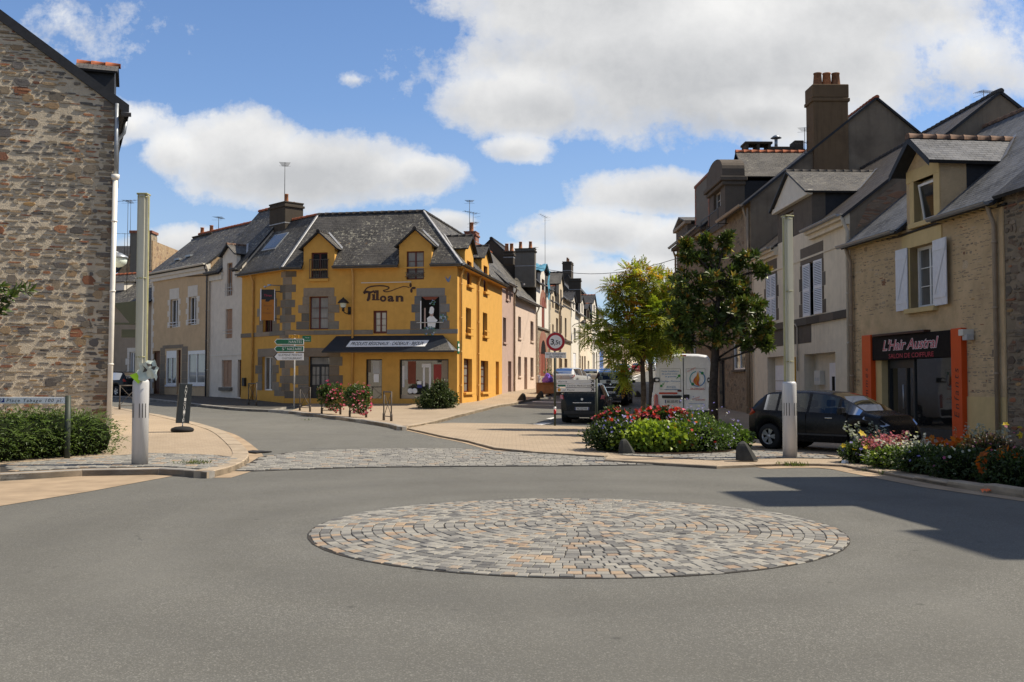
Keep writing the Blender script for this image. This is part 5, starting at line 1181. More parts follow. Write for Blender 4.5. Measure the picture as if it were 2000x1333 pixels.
def beige_house():
    P = PWH+WD*7.35; r, F = house('beige_house', 'two storey beige house with white framed ground floor windows', P, PWH); ze, d = F.px(360, 520)[1], 6.0; zr = ze+2.5
    A = F.rect(332.8, 347.6, 585, 640); B = F.rect(368.7, 383.8, 580, 635); dr = F.rect(298, 312, 686, 771); C = F.rect(324.6, 344.4, 685.5, 752); D2 = F.rect(345.5, 352.5, 684, 771); D = F.rect(366.5, 401, 685, 751); gz = H(P.x, P.y)+.1; dr[2] = gz; D2[2] = gz
    shell(F, r, ze, zr, d, 'beige_wall', [A, B, dr, C, D2, D], .5, 'rubble_warm', .2, split=(F.px(360, 679)[1], 'beige_wall'))
    gable_roof(F, r, F.w, ze, zr, d, .5, .3, .05, 'slate', 'ridge_red')
    c = F.mb(); c.box(-.03, F.w+.05, -.22, 0, ze-.42, ze-.14, M['off_white']); c.box(-.02, F.w+.02, -.12, 0, ze-.62, ze-.42, M['off_white']); c.build('cornice', r)
    gutter(F, r, -.05, F.w+.05, ze-.14, -.3, 'off_white')
    for q in (A, B): surround(F, r, q, 'off_white', .62, .34, .20, .34, topx=.12); window(F, r, q, 'pvc', 'glass', .16, 2, 1)
    for q in (A, B):
        b = F.mb()
        for z in (q[2]+.12, q[2]+.28): b.box(q[0]-.12, q[1]+.12, -.08, -.05, z-.015, z+.015, M['white_paint'])
        b.build('window_guard', r)
    door(F, r, dr, 'brown_paint', .16, 0); door(F, r, D2, 'maroon', .16, 0)
    for q in (C, D):
        window(F, r, q, 'pvc', 'glass_grey' if q is C else 'glass_curtain', .06, 2, 1, 'white_paint', .06, fw=.09)
        b = F.mb(); b.box(q[0]+.02, q[1]-.02, .0, .05, q[3]-.42 if q is C else q[3]-.2, q[3]-.01, M['pvc']); b.build('shutter_box', r)
    x0, z0 = F.px(318, 682); x1, z1 = F.px(358, 673); l = F.mb(); l.box(x0, x1, -.02, 0, z0, z1, M['granite']); x0, x1 = F.px(345, 720)[0], F.px(366, 720)[0]
    for xx in (F.px(313, 720)[0], F.px(355, 720)[0]):
        z = gz
        while z < z0-.3: l.bbox(xx, xx+.75*random.uniform(.8, 1), -.014, .02, z, z+.44, M['granite'], .008); z += .45
    l.build('stone_dressing', r)
    q = F.mb(); quoins(q, 0, gz, F.px(300, 548)[1], 1, 'off_white', .34, .2, .34); q.build('quoins', r)
    pipe(F, r, F.w-.18, ze-.2, H(PWH.x, PWH.y)+.1, 'zinc_dark', .05); pipe(F, r, F.w+.05, ze-.2, H(PWH.x, PWH.y)+.1, 'pipe_cream', .05)
    cb = F.mb(); cb.tube([(0, -.05, F.px(292, 552)[1]), (F.w*.4, -.06, F.px(340, 540)[1]-.05), (F.w-.3, -.05, ze-.75)], .02, M['black'], 5); cb.build('cable', r)
    y = d*.5; xa, xb = F.px(386, 470, y)[0], F.px(422, 470, y)[0]; zt = F.px(404, 462, y)[1]; chimney(F, r, xa, xb, y-.35, y+.35, zr-.5, zt, 'chim', 2, 'pot', .55, .13)
    antenna(F, r, xb+.3, y, zr, F.px(433, 422, y)[1], 2.4, 1.2, 8)
    v = F.mb(); sl = (zr-ze)/y
    for (u, vv) in ((384, 505), (366, 512)): x, z = F.px(u, vv, 1.2); yy = (z-ze)/sl; v.box(x-.3, x+.3, yy-.1, yy+.3, z+.05, z+.16, M['zinc'])
    v.build('roof_vent', r)
    return P
PBE = beige_house()
def grey_house():
    d1 = Vector((-.90, .44)).normalized(); P = PBE+d1*9.0; r, F = house('grey_house', 'low grey rendered house with red ridge tiles half hidden by the left lamp column', P, PBE); ze, d = F.px(262, 588)[1], 6.5; zr = F.px(268, 536, 3.2)[1]
    A = F.rect(253, 264, 688, 738); A2 = F.rect(232, 241, 600, 640); shell(F, r, ze, zr, d, 'grey_wall', [A], .5, None, .2); gable_roof(F, r, F.w, ze, zr, d, .5, .25, .05, 'slate', 'ridge_red')
    window(F, r, A, 'pvc', 'glass_curtain', .12, 2, 1, 'off_white'); surround(F, r, A, 'off_white', .25, .3, .2, .4, topx=.2); gutter(F, r, 0, F.w, ze-.18, -.26, 'zinc')
    v = F.mb(); sl = (zr-ze)/3.25; x, z = F.px(247, 563, 1.6); yy = (z-ze)/sl; v.bbox(x-.35, x+.35, yy-.5, yy+.4, z-.2, z+.35, M['off_white'], .02); slab(v, [(x-.5, yy-.6, z+.36), (x+.5, yy-.6, z+.36), (x+.5, yy+.6, z+.5), (x-.5, yy+.6, z+.5)], .05, M['slate']); v.build('roof_hatch', r)
    antenna(F, r, F.px(247, 600, 1.0)[0], 1.0, ze+.3, F.px(247, 392, 1.0)[1], 2.2, 1.6, 8); return P
PGR = grey_house()
def chimney_house():
    """stone gable and big chimney rising behind the lamp column"""
    Y = 76.0; a = at(205, 545, Y); b = at(297, 545, Y); P, Q = Vector((a.x, a.y)), Vector((b.x, b.y)); r, F = house('gabled_house', 'stone gabled house with tall chimney behind the left lamp column', P, Q); ze = F.px(230, 545)[1]
    zg = F.px(262, 497)[1]; mb = F.mb(); w = F.w; xk = F.px(258, 500)[0]
    mb.face([(0, 0, F.zb), (w, 0, F.zb), (w, 0, F.px(296, 470)[1]), (xk, 0, F.px(258, 490)[1]), (0, 0, ze-1.0)], M['rubble_warm']); mb.face([(w, 0, F.zb), (w, 7, F.zb), (w, 7, F.px(296, 470)[1]), (w, 0, F.px(296, 470)[1])], M['rubble_warm']); mb.face([(0, 7, F.zb), (0, 0, F.zb), (0, 0, ze-1), (0, 7, ze-1)], M['rubble_warm']); mb.build('wall', r)
    x0, x1 = F.px(255, 460)[0], F.px(296, 460)[0]; zt = F.px(275, 452)[1]; c = F.mb(); c.bbox(x0, x1, -.05, 1.2, zg-1.5, zt, M['chim_grey'], .03); c.bbox(x1-.4, x1+.02, -.07, 1.22, zg-1.2, zt-.3, M['rubble'], .03); c.bbox(x0-.08, x1+.08, -.1, 1.3, zt-.15, zt+.05, M['brick'], .02); c.build('chimney', r)
    rf = F.mb(); q = [(F.px(222, 478, 1)[0]-3, 3, F.px(225, 474, 1)[1]), (x0, 3, F.px(252, 474, 1)[1]), (F.px(258, 495)[0], .0, F.px(257, 497)[1]), (F.px(229, 532)[0], -.1, F.px(229, 530)[1]), (F.px(229, 532)[0]-4, -.1, F.px(229, 530)[1])]; slab(rf, q, .15, M['slate_dark'], M['slate_black']); rf.build('roof', r)
    antenna(F, r, F.px(252.5, 460)[0], .2, zg, F.px(252.5, 390)[1], 2.6, 2.2, 6); antenna(F, r, F.px(244, 500)[0], -.1, F.px(244, 520)[1], F.px(244, 456)[1], 3.0, 1.5, 4)
chimney_house()
def on_row(u):
    """point of the left-hand building line of the street that the photo shows at column u"""
    k = (u-CX)/FPX; t = (k*OC.y-OC.x)/(SA.x-k*SA.y); return OC+SA*t
def row_house(name, label, u0, u1, ve, wmat, ops, d=6.0, rise=2.8, roof='slate', ridge='ridge_dark', over=.28, setback=0.0, pipe_mat=None, **kw):
    n = Vector((-SA.y, SA.x)); P = on_row(u0)+n*setback; Q = on_row(u1)+n*setback; r, F = house(name, label, P, Q, 'terraced houses along the climbing street')
    um = (u0+u1)/2; ze = F.px(um, ve)[1]; zr = ze+rise; R = []
    for o in ops:
        q = F.rect(*o[:4]); q[0] = max(q[0], .08); q[1] = min(q[1], F.w-.08)
        if o[4].startswith('door'): p = F.world((q[0]+q[1])/2, 0, 0); q[2] = H(p.x, p.y)+.1
        R.append(q)
    cut = kw.get('dorm', []); dl = [(F.px(a, ve)[0], F.px(b, ve)[0], F.px((a+b)/2, vt)[1]) for a, b, vt, va, win, mats in cut]
    dw = [F.rect(*c[4]) if c[4] else None for c in cut]
    shell(F, r, ze, zr, d, wmat, R+[w for w in dw if w], .5, kw.get('side', 'chim'), .24, split=(F.px(um, kw['split'][0])[1], kw['split'][1]) if 'split' in kw else None)
    gable_roof(F, r, F.w, ze, zr, d, .5, over, .04, roof, ridge, dl)
    for c, (a, b, zt), w in zip(cut, dl, dw): dormer(F, r, a, b, ze, (zr-ze)/(d/2), zt, F.px((c[0]+c[1])/2, c[3])[1], c[5][0], w, 'slate_black', c[5][1], c[5][2], c[5][3], 'glass', 2, 1, .12, .15)
    for q, o in zip(R, ops):
        k = o[4]
        if k == 'win': window(F, r, q, o[5] if len(o) > 5 else 'pvc', o[6] if len(o) > 6 else 'glass_grey', .2, 2, 1, o[7] if len(o) > 7 else wmat)
        elif k == 'door': door(F, r, q, o[5] if len(o) > 5 else 'brown_paint', .22, 0, panels=2, transom=.3)
        elif k == 'shut':
            s = F.mb(); xm = (q[0]+q[1])/2
            for a, b in ((q[0], xm-.005), (xm+.005, q[1])): s.bbox(a, b, .05, .09, q[2], q[3], M[o[5]], .008); s.bbox(a+.07, b-.07, .035, .05, q[2]+.15, q[3]-.15, M[o[5]], .006)
            s.build('shutter', r)
    xs = 0
    for a, b, _ in dl+[(F.w, F.w, 0)]:
        if a-xs > .2: gutter(F, r, xs, a, ze-.20, -over-.01, kw.get('gut', 'lead'))
        xs = b
    if pipe_mat: x = F.w-.12; p = F.world(x, 0, 0); pipe(F, r, x, ze-.2, H(p.x, p.y)+.1, pipe_mat, .05)
    return r, F, ze, zr
def stack(F, r, x, u0, u1, v, zlow, mat, n, pot='pot', ph=.5, w=.55):
    """a chimney across the roof at x along the front, filling photo columns u0..u1, its top at row v"""
    def y_at(u): k = (u-CX)/FPX; b = F.P+F.d*x; return (k*b.y-b.x)/(F.n.x-k*F.n.y)
    ya, yb = y_at(u1), y_at(u0); q = F.world(x, (ya+yb)/2, 0); zt = at((u0+u1)/2, v, q.y).z; return chimney(F, r, x-w/2, x+w/2, ya, yb, zlow, zt, mat, n, pot, ph, .13, along='y')
B_, T_ = 'brown_paint', 'tan_shutter'
r, F, ze, zr = row_house('mauve_house', 'narrow mauve rendered house next to the ochre shop with a satellite dish', 980.5, 1003, 551, 'mauve_wall', [(982.5,988.5,620.7,669,'win',B_),(992.5,998.8,706,769,'door',B_),(988,992.8,564,585,'win',B_)], rise=2.7, pipe_mat='pipe_tan')
dish = F.mb(); x, z = F.px(997, 556); c = Vector((x, -.45, z))
bm = bmesh.new(); prof = [(.02, .10), (.18, .085), (.32, .05), (.42, 0)]
dn = Vector((-.25, -.9, .25)).normalized(); dx = dn.orthogonal().normalized(); dy = dn.cross(dx); rings = [[dish.P(c-dn*h*.9+dx*rr*math.cos(t)+dy*rr*math.sin(t)) for t in np.linspace(0, 2*PI, 17)[:-1]] for rr, h in prof]
for a, b in zip(rings, rings[1:]):
    for k in range(16): dish.fi((a[k], a[(k+1) % 16], b[(k+1) % 16], b[k]), M['chim_grey'], smooth=True)
dish.fi(rings[0], M['chim_grey']); dish.cyl(c+dn*.35, c-dy*.38, .015, .015, M['iron'], 5); dish.cyl(c-dn*.05, (x, 0, z), .025, .025, M['iron'], 6); dish.box(c.x-.05, c.x+.05, c.y-.42, c.y-.32, c.z-.05, c.z+.05, M['grey_paint']); dish.build('satellite_dish', r)
stack(F, r, F.w-.3, 985, 1004, 494, zr-1.5, 'chim', 2); antenna(F, r, 2.2, 2.2, zr-.6, zr+1.6, 2.5, 1.0, 6, True)
r, F, ze, zr = row_house('pale_pink_house', 'pale pink rendered house with plain slit windows, lower than its neighbours', 1003.6, 1047, 583, 'pink_wall', [(1012,1017.6,619,661,'win',B_),(1036,1042,628,667,'win',B_),(1012,1017.6,697,735,'win',B_),(1024,1029.8,698,763,'door',T_),(1036,1042,699,737,'win',B_)], rise=3.6, d=6.4, roof='slate_worn', ridge='ridge_red', pipe_mat='pipe_cream')
stack(F, r, F.w-.3, 1007, 1046, 488, zr-2.5, 'chim_grey', 2)
r, F, ze, zr = row_house('arched_window_house', 'part stripped house with red arched windows, stone below and white above, under blue tarpaulin', 1047.6, 1072, 556, 'off_white', [(1058,1063.5,600,645,'shut','brickred_paint'),(1056,1065.5,690,735,'shut','brickred_paint'),(1067,1071,697,762,'door','pvc')], rise=3.0, d=6.4, roof='slate_dark', split=(643.5,'rubble'), dorm=[(1055.5,1066.5,534,520,(1058,1063.5,546,582),('off_white','slate_dark','ridge_dark',B_))], pipe_mat='pipe_white')
for (u, v0, v1, um) in ((1060.7, 600, 594.5, 5), (1060.7, 690, 683, 6.5)):      # brick arches
    a = F.mb(); xc, zc = F.px(u, v0); x1 = F.px(u+um, v0)[0]; R_ = abs(x1-xc); n = 9
    for k in range(n):
        t0, t1 = PI*k/n, PI*(k+1)/n; q = [(xc+R_*c*math.cos(t), zc+R_*.8*c*math.sin(t)) for c, t in ((.72, t0), (1.25, t0), (1.25, t1), (.72, t1))]; a.prism(q, -.03, .02, M['brick'])
    a.prism([(xc+R_*.72*math.cos(t), zc+R_*.58*math.sin(t)) for t in np.linspace(0, PI, 10)], -.012, .02, M['dark' if u and v0 > 650 else 'brickred_paint']); z = F.px(u, v0+45)[1]
    for s_ in ((-1, 1) if v0 > 650 else ()):
        zz = zc-2.6
        while zz < zc: a.bbox(xc+s_*R_*.8, xc+s_*R_*(1.1 if int(zz*5) % 2 else 1.25), -.025, .02, zz, zz+.19, M['brick'], .005); zz += .2
    a.build('brick_arch', r)
band(F, r, 0, F.w, F.px(1060, 644.5)[1], F.px(1060, 641)[1], 'chim_grey', .12)
rows, cols = 9, 22; q = F.mb(); G_ = []         # tarpaulin thrown over the dormer ridge
xa, xb = F.px(1055.5, 556)[0], F.px(1066.5, 556)[0]; ztp = F.px(1061, 520)[1]; yl = (ztp-ze)/((zr-ze)/3.2)+.4; drp = ztp-F.px(1061, 534)[1]+.2
for i in range(rows):
    for j in range(cols):
        s_ = (i/(rows-1)-.5)*2; y = -.3+(yl+.3)*j/(cols-1); G_.append(q.P(((xa+xb)/2+s_*((xb-xa)/2+.18), y, ztp+.16-drp*abs(s_)*.9+.05*math.sin(y*6+i)+.04*math.sin(y*13+i*2.1))))
for i in range(rows-1):
    for j in range(cols-1): q.fi((G_[i*cols+j], G_[i*cols+j+1], G_[(i+1)*cols+j+1], G_[(i+1)*cols+j]), M['tarp'], smooth=True)
n = 5; G_ = []
for i in range(7):
    for j in range(n): G_.append(q.P((xb-.45+.75*j/(n-1), -.22-.06*math.sin(i*1.7+j*2), ztp-.2-i*.36)))
for i in range(6):
    for j in range(n-1): q.fi((G_[i*n+j], G_[i*n+j+1], G_[(i+1)*n+j+1], G_[(i+1)*n+j]), M['tarp'], smooth=True)
tp = q.build('tarpaulin'); tp.location = r.location; tag(tp, 'blue tarpaulin draped over the dormer ridge of the arched window house', 'tarpaulin')
r, F, ze, zr = row_house('beige_terraced_house', 'beige house with small stone dormers behind the weight limit sign', 1072.6, 1092, 590, 'beige_light', [(1078.5,1081.5,634,652,'win',B_),(1091-5,1090,622,652,'win',B_),(1074,1078,700,764,'door','grey_paint'),(1083,1087,700,762,'door',B_)], rise=2.6, d=6.4, dorm=[(1076,1084,575,560,(1078.5,1081.5,579,602),('beige_light','slate','ridge_red',B_))], roof='slate_dark', side='beige_wall', pipe_mat='pipe_tan')
r, F, ze, zr = row_house('tall_beige_house', 'tall beige house with one big wall dormer beside the white terrace', 1092.6, 1115, 583, 'beige_light', [(1094,1097.5,617,652,'win',B_),(1103,1106.5,621.5,660,'win',B_),(1094,1098,701,760,'door',B_),(1102.5,1108,701,758,'door',B_)], rise=2.6, d=6.4, dorm=[(1091.8,1099.5,556,533,(1094.2,1097,566,597),('beige_light','slate_worn','ridge_dark',B_))], side='beige_wall', roof='slate_dark')
band(F, r, 0, F.w, F.px(1103, 668)[1], F.px(1103, 664)[1], 'chim', .15); pipe(F, r, .1, ze-.2, H(*F.world(0, 0, 0)[:2]), 'zinc_dark', .05); antenna(F, r, 1.6, 1.4, ze+.4, F.px(1109, 470, 1.4)[1], 2.9, 1.6, 5)
r, F, ze, zr = row_house('white_terraced_house', 'white terraced house with an arched white door and street lamp', 1115.6, 1130.5, 607, 'off_white', [(1119.5,1125,690,730,'shut','white_paint'),(1120.5,1124.5,641,665,'win','pvc')], rise=3.2, d=6.6, dorm=[(1116.5,1123.5,588,571,(1118.5,1121.5,588,603),('white_wall','slate_dark','ridge_dark','pvc'))], roof='slate_dark', gut='white_paint', pipe_mat='pipe_white')
r, F, ze, zr = row_house('cream_terraced_house', 'cream terraced house with paired doors and white dormers', 1131, 1156.5, 620, 'cream_wall', [(1132.5,1134,635,660,'win',B_),(1140,1142.5,642,674,'win',B_),(1147,1149.5,648,678,'win',B_),(1132,1134.5,695,745,'door',B_),(1136,1139,696,744,'door',B_),(1141,1144,696,743,'door',B_),(1148,1151,705,742,'door','pvc')], rise=3.0, d=6.6, dorm=[(1133.5,1140,592,578,(1135.5,1138,593,612),('white_wall','slate_dark','ridge_dark','pvc')),(1145,1152,606,594,(1147,1150,606,622),('chim','slate_dark','ridge_red',B_))], roof='slate_dark', side='chim')
stack(F, r, .3, 1112, 1135, 546, zr-2, 'chim', 0); antenna(F, r, .3, 4.2, zr, zr+3.4, .3, 1.2, 5)
r, F, ze, zr = row_house('pale_terraced_house', 'pale house with white columned shopfront beside the blue front', 1157, 1169, 622, 'off_white', [(1159,1162,650,680,'win','pvc'),(1158.5,1162,690,742,'door','grey_paint'),(1164,1167,690,741,'door','grey_paint')], rise=4.0, d=7, dorm=[(1157,1164,595,577,(1159,1162,596,612),('white_wall','slate_dark','ridge_red','pvc'))], roof='slate_dark', side='chim')
r, F, ze, zr = row_house('blue_front_house', 'house with a blue painted shopfront half way up the street', 1169.5, 1179.5, 610, 'white_wall', [(1171,1174.5,652,672,'win','pvc'),(1170.8,1178.6,681,735,'shut','blue_paint')], rise=4.0, d=7, roof='slate_dark', side='chim'); chimney(F, r, 1, 3, 3.2, 4.2, zr-.6, zr+1.6, 'chim', 2, 'pot_dark')
r, F, ze, zr = row_house('red_door_house', 'beige house with a tall red door beyond the blue front', 1180, 1194, 636, 'beige_light', [(1187.5,1191.5,690,730,'door','red_paint'),(1182,1185,655,675,'win','pvc')], rise=3.0, d=7, roof='slate_dark', side='chim')
n_ = 0
for u0, u1, ve, m, lab in ((1194.5,1211,655,'off_white','white house showing under the leaves, second from the red door'),(1211.5,1227,666,'pink_wall','pale pink house far up the street under the tree'),(1227.5,1244,676,'cream_wall','cream house near the top of the street'),(1244.5,1262,686,'off_white','white house at the top of the street')):
    ops = []; w = (u1-u0)
    for k in range(3): a = u0+w*(.14+.3*k); ops.append((a, a+w*.13, ve+12, ve+24, 'win', 'pvc')); ops.append((a, a+w*.13, ve+38, ve+62, 'door' if k == 1 else 'win', B_))
    row_house('terraced_house', lab, u0, u1, ve, m, ops, rise=3.4, d=7, roof='slate_dark', side='chim')
p = on_row(1117.5); nrm = Vector((SA.y, -SA.x)); z = at(1127, 632, p.y).z
t = empty('street_lamp', (p.x, p.y, z), math.atan2(nrm.y, nrm.x), 'dark bracket street lamp on the white terraced house', 'street lamp'); b = MB(); b.tube([(0, 0, -.3), (.2, 0, -.1), (.7, 0, .05), (1.0, 0, -.02)], .03, M['iron']); b.build('bracket', t)
b = MB(); b.lathe([(.05, .28), (.30, .06), (.33, .0), (.30, -.02)], M['iron'], (1.0, 0, 0), 14); b.build('lamp_shade', t); b = MB(); b.lathe([(.24, -.02), (.16, -.36), (.1, -.4)], M['paper'], (1.0, 0, 0), 10); b.build('lamp_glass', t)
def ray_xy(u): k = (u-CX)/FPX; return k
SQ = Vector((12.0, 24.6)); s_dir = Vector((-.115, .993)).normalized()
def along(P, dv, u): k = (u-CX)/FPX; t = (k*P.y-P.x)/(dv.x-k*dv.y); return P+dv*t
SQ = Vector(((1966-CX)/FPX*24.6, 24.6)); SP = along(SQ, s_dir, 1664)
c_dir = Vector((-.03, 1)).normalized(); CQ = SP+c_dir*.02; CP = along(CQ, c_dir, 1469)
t_dir = Vector((-.02, 1)).normalized(); TQ = CP+t_dir*.02; TP = along(TQ, t_dir, 1381)
u_dir = Vector((-.01, 1)).normalized(); UQ = TP+u_dir*.02; UP = along(UQ, u_dir, 1323)
def salon_house():
    r, F = house('hair_salon', 'beige stone rendered house with orange framed hair salon front', SP, SQ, cat='shop'); ze, d = F.px(1700, 459)[1], 9.0; zr = F.px(1950, 240, 4.5)[1]; sl = (zr-ze)/(d/2)
    w1 = F.rect(1778, 1826, 479, 601); zt_ = F.px(1780, 654)[1]; xl, xr = F.px(1692, 740)[0], F.px(1861, 740)[0]; gz = H(SQ.x, SQ.y)+.03
    shop = [xl, xr, gz, F.px(1790, 668)[1]]
    dw = F.rect(1786, 1825, 348, 431)
    mb = F.mb(); dx0, dx1 = F.px(1772, 450)[0], F.px(1838, 440)[0]
    holed(mb, 0, F.w, F.zb, ze, [w1, shop, dw], M['mortar_beige'], 0, .30)
    BEI = [(.36,.275,.18),(.46,.35,.22),(.31,.235,.155),(.42,.315,.20),(.29,.225,.155),(.40,.28,.165),(.50,.385,.25)]
    save = len(mb.v); 
    lay_mb = F.mb(); laid_stones(lay_mb, .05, F.w-.45, gz+1.25, lambda x: ze-.1, .62, .018, .055, .06, .30, (.001, .005), BEI, .03, .006)
    ok = lambda x, z: not ((w1[0]-.75 < x < w1[1]+.95 and w1[2]-.25 < z < w1[3]+.6) or (xl-.35 < x < xr+.45 and z < shop[3]+.95) or (dx0 < x < dx1 and z > ze-.3))
    inv = F.T.inverted(); cen = {}
    for f, m_, c_, s_ in zip(lay_mb.f, lay_mb.m, lay_mb.c, lay_mb.sm):
        p = inv@(sum((Vector(lay_mb.v[i]) for i in f), Vector())/len(f))
        if ok(p.x, p.z): mb.f.append(tuple(i+save for i in f)); mb.m.append(mb.mi(M['stone'])); mb.c.append(c_); mb.sm.append(False)
    mb.v += lay_mb.v
    sm = M['rubble']; w = F.w
    for x, f in ((0, 1), (w, -1)): q = [(x, d, F.zb), (x, 0, F.zb), (x, 0, ze), (x, d*.5, zr), (x, d, ze)]; mb.face(q if f > 0 else q[::-1], sm)
    mb.face([(w, d, F.zb), (0, d, F.zb), (0, d, ze), (w, d, ze)], sm)
    mb.bbox(xr+.45, w-.02, -.025, .01, F.zb, gz+1.2, M['yellow_trim'], .01); mb.bbox(w-.42, w-.02, -.02, .01, gz+1.2, ze-.1, M['mortar_beige'], .01); mb.build('wall', r)
    zdt, zda = F.px(1840, 306)[1], F.px(1785, 266, -.42)[1]
    gable_roof(F, r, F.w, ze, zr, d, .5, .34, .05, 'slate_clean', 'ridge_brown', [(dx0, dx1, zdt)], zback=ze)
    dm = F.mb(); holed(dm, dx0, dx1, ze-.02, zdt, [dw], M['mortar_beige'], -.004, .34, M['yellow_trim']); xc = (dx0+dx1)/2; dm.face([(dx0, -.004, zdt), (dx1, -.004, zdt), (xc, -.004, zda-.1)], M['mortar_beige']); yt = (zdt-ze)/sl; th = .75
    for x in (dx0, dx1): dm.face([(x, 0, ze), (x, th, ze+th*sl), (x, th, zdt), (x, 0, zdt)], M['mortar_beige']); dm.face([(x, th, ze+th*sl-.1), (x, yt+.1, zdt), (x, th, zdt)], M['slate_black'])
    do = dm.build('dormer', r)
    tr = F.mb(); a, b, c, e = dw; tr.bbox(a-.22, a, -.03, .2, c-.02, e, M['yellow_trim'], .01); tr.bbox(b, b+.30, -.03, .2, c-.02, e, M['yellow_trim'], .01); tr.bbox(max(a-.4, dx0), min(b+.45, dx1-.01), -.034, .2, e, e+.34, M['yellow_trim'], .01); tr.bbox(a-.15, b+.2, -.14, .05, c-.16, c-.02, M['yellow_trim'], .012); tr.build('window_surround', do)
    wn = F.mb(); sash(wn, a, b, c, e, .30, M['pvc'], 1, 1, .07); T0 = wn.T; wn.T = F.T@Matrix.Translation((a+.1, .24, c+.08))@Matrix.Rotation(.22, 4, 'X'); wn.T = F.T@Matrix.Translation(((a+b)/2-.02, .26, c+.07))@Matrix.Rotation(.16, 4, 'X'); hw = (b-a)/2-.09; hh = e-c-.16
    wn.box(-hw, -hw+.06, -.03, .02, 0, hh, M['pvc']); wn.box(hw-.06, hw, -.03, .02, 0, hh, M['pvc']); wn.box(-hw+.06, hw-.06, -.03, .02, 0, .06, M['pvc']); wn.box(-hw+.06, hw-.06, -.03, .02, hh-.06, hh, M['pvc']); wn.face([(-hw, .0, 0), (hw, .0, 0), (hw, .0, hh), (-hw, .0, hh)], M['glass']); wn.T = F.T
    wn.face([(a, .31, c), (b, .31, c), (b, .31, e), (a, .31, e)], M['dark']); wn.build('window', do)
    rf = F.mb(); ya = (zda-ze)/sl+.1; pitch = (zda-zdt)/(xc-dx0)
    for s_ in (-1, 1):
        xe = dx0-.22 if s_ < 0 else dx1+.22; zee = zdt-.22*pitch; slab(rf, [(xe, -.42, zee+.06), (xc, -.42, zda+.06), (xc, ya, zda+.06), (xe, (zee-ze)/sl+.1, zee+.06)], .10, M['slate_clean'], M['slate_black'])
        rf.face([(xe, -.43, zee-.12), (xe, -.43, zee+.06), (xc, -.43, zda+.06), (xc, -.43, zda-.14)], M['slate_black'])
        A, B = Vector((xc, ya-.12, zda+.09)), Vector((xe, (zee-ze)/sl, zee+.09)); rf.face([A, B, B+Vector((0, .16, .16)), A+Vector((0, .16, .16))], M['lead'])
    ridge_tiles(rf, (xc, -.44, zda+.09), (xc, ya, zda+.09), 'ridge_brown', .12, .42); rf.build('dormer_roof', do)
    for x0_, x1_ in ((0, dx0-.05), (dx1+.1, F.w)):
        gutter(F, r, x0_, x1_, ze-.2, -.35, 'zinc', .085); e_ = F.mb(); n = int((x1_-x0_)/.34)
        for k in range(n): x = x0_+.15+k*.34; e_.bbox(x-.045, x+.045, -.28, 0, ze-.30, ze-.19, M['yellow_trim'], .015)
        e_.box(x0_, x1_, -.3, 0, ze-.19, ze-.16, M['slate_black']); e_.build('eaves_bracket', r)
    x0, x1, z0, z1 = w1; t = F.mb(); t.bbox(x0-.42, x1+.42, -.03, .03, z1, z1+.42, M['yellow_trim'], .01); t.bbox(x0-.16, x0, -.02, .30, z0, z1, M['yellow_trim'], .01); t.bbox(x1, x1+.16, -.02, .30, z0, z1, M['yellow_trim'], .01); t.bbox(x0-.12, x1+.16, -.16, .28, z0-.14, z0, M['yellow_trim'], .015); t.build('window_surround', r)
    window(F, r, w1, 'pvc', 'glass_grey', .28, 2, 3, None, fw=.08)
    zs0, zs1 = z0-.02, z1+.02
    louvre(F, r, F.px(1754, 540)[0], x0-.04, zs0, zs1, -.05, 'white_paint', 0, 'l', True); louvre(F, r, x1+.05, x1+.05+(x1-x0)*.62, zs0, zs1, -.06, 'white_paint', -.10, 'l', True)
    po, pb = M['salon_orange'], M['salon_black']; fr_ = -.16
    for uu0, uu1 in ((1684, 1701), (1858, 1885)):
        a = F.px(uu0, 750, fr_)[0]; b = F.px(uu1, 750, fr_)[0]-(.16 if uu0 > 1800 else 0); zt2 = F.px((uu0+uu1)/2, 641 if uu0 > 1800 else 655, fr_)[1]; p = F.mb(); p.bbox(a, b, fr_, .03, gz-.1, zt2, po, .012)
        word = 'Enfants' if uu0 > 1800 else 'Femmes'; zc = F.px((uu0+uu1)/2, 768 if uu0 > 1800 else 760, fr_)[1]; p.text(word, ((a+b)/2, fr_-.004, zc), 1.28, .22, M['sign_black'], (0, 0, 1), (-1, 0, 0), shear=.2, spacing=1.35, bold=-.004); p.build('pillar', r)
    a = F.px(1701, 690, fr_)[0]; b = F.px(1858, 690, fr_)[0]-.16; z0f, z1f = F.px(1780, 701, -.1)[1], F.px(1780, 652, -.1)[1]
    f_ = F.mb(); f_.bbox(a, b+.1, -.12, .04, z0f, z1f, pb, .01); f_.bbox(a+.15, b-1.15, -.2, .04, z1f, z1f+.07, M['mauve_wall'] and M['letter_brown'], .01)
    xm, zm = F.px(1776, 672, -.12); W_ = F.px(1834, 670, -.12)[0]-F.px(1724, 670, -.12)[0]; Hh = F.px(1776, 660, -.12)[1]-F.px(1776, 680, -.12)[1]
    f_.text("L'Hair Austral", (xm, -.128, zm), W_, Hh, M['letter_white'], shear=.28, bold=.035, spacing=.95); f_.text("L'Hair Austral", (xm, -.133, zm), W_*.985, Hh, M['salon_red'], shear=.28, bold=.0, spacing=.965)
    xs, zs = F.px(1778, 694, -.12); f_.text('SALON DE COIFFURE', (xs, -.126, zs), F.px(1820, 694, -.12)[0]-F.px(1733, 694, -.12)[0], .13, M['salon_red'], bold=.004); f_.build('fascia', r)
    jb = F.mb(); xj = F.px(1722, 750)[0]; jb.bbox(xl-.02, xj, .0, .3, gz, z0f, M['yellow_trim'], .01); jb.build('jamb', r)
    xd = F.px(1778, 750)[0]; dz = z0f
    k = F.mb(); y = .26
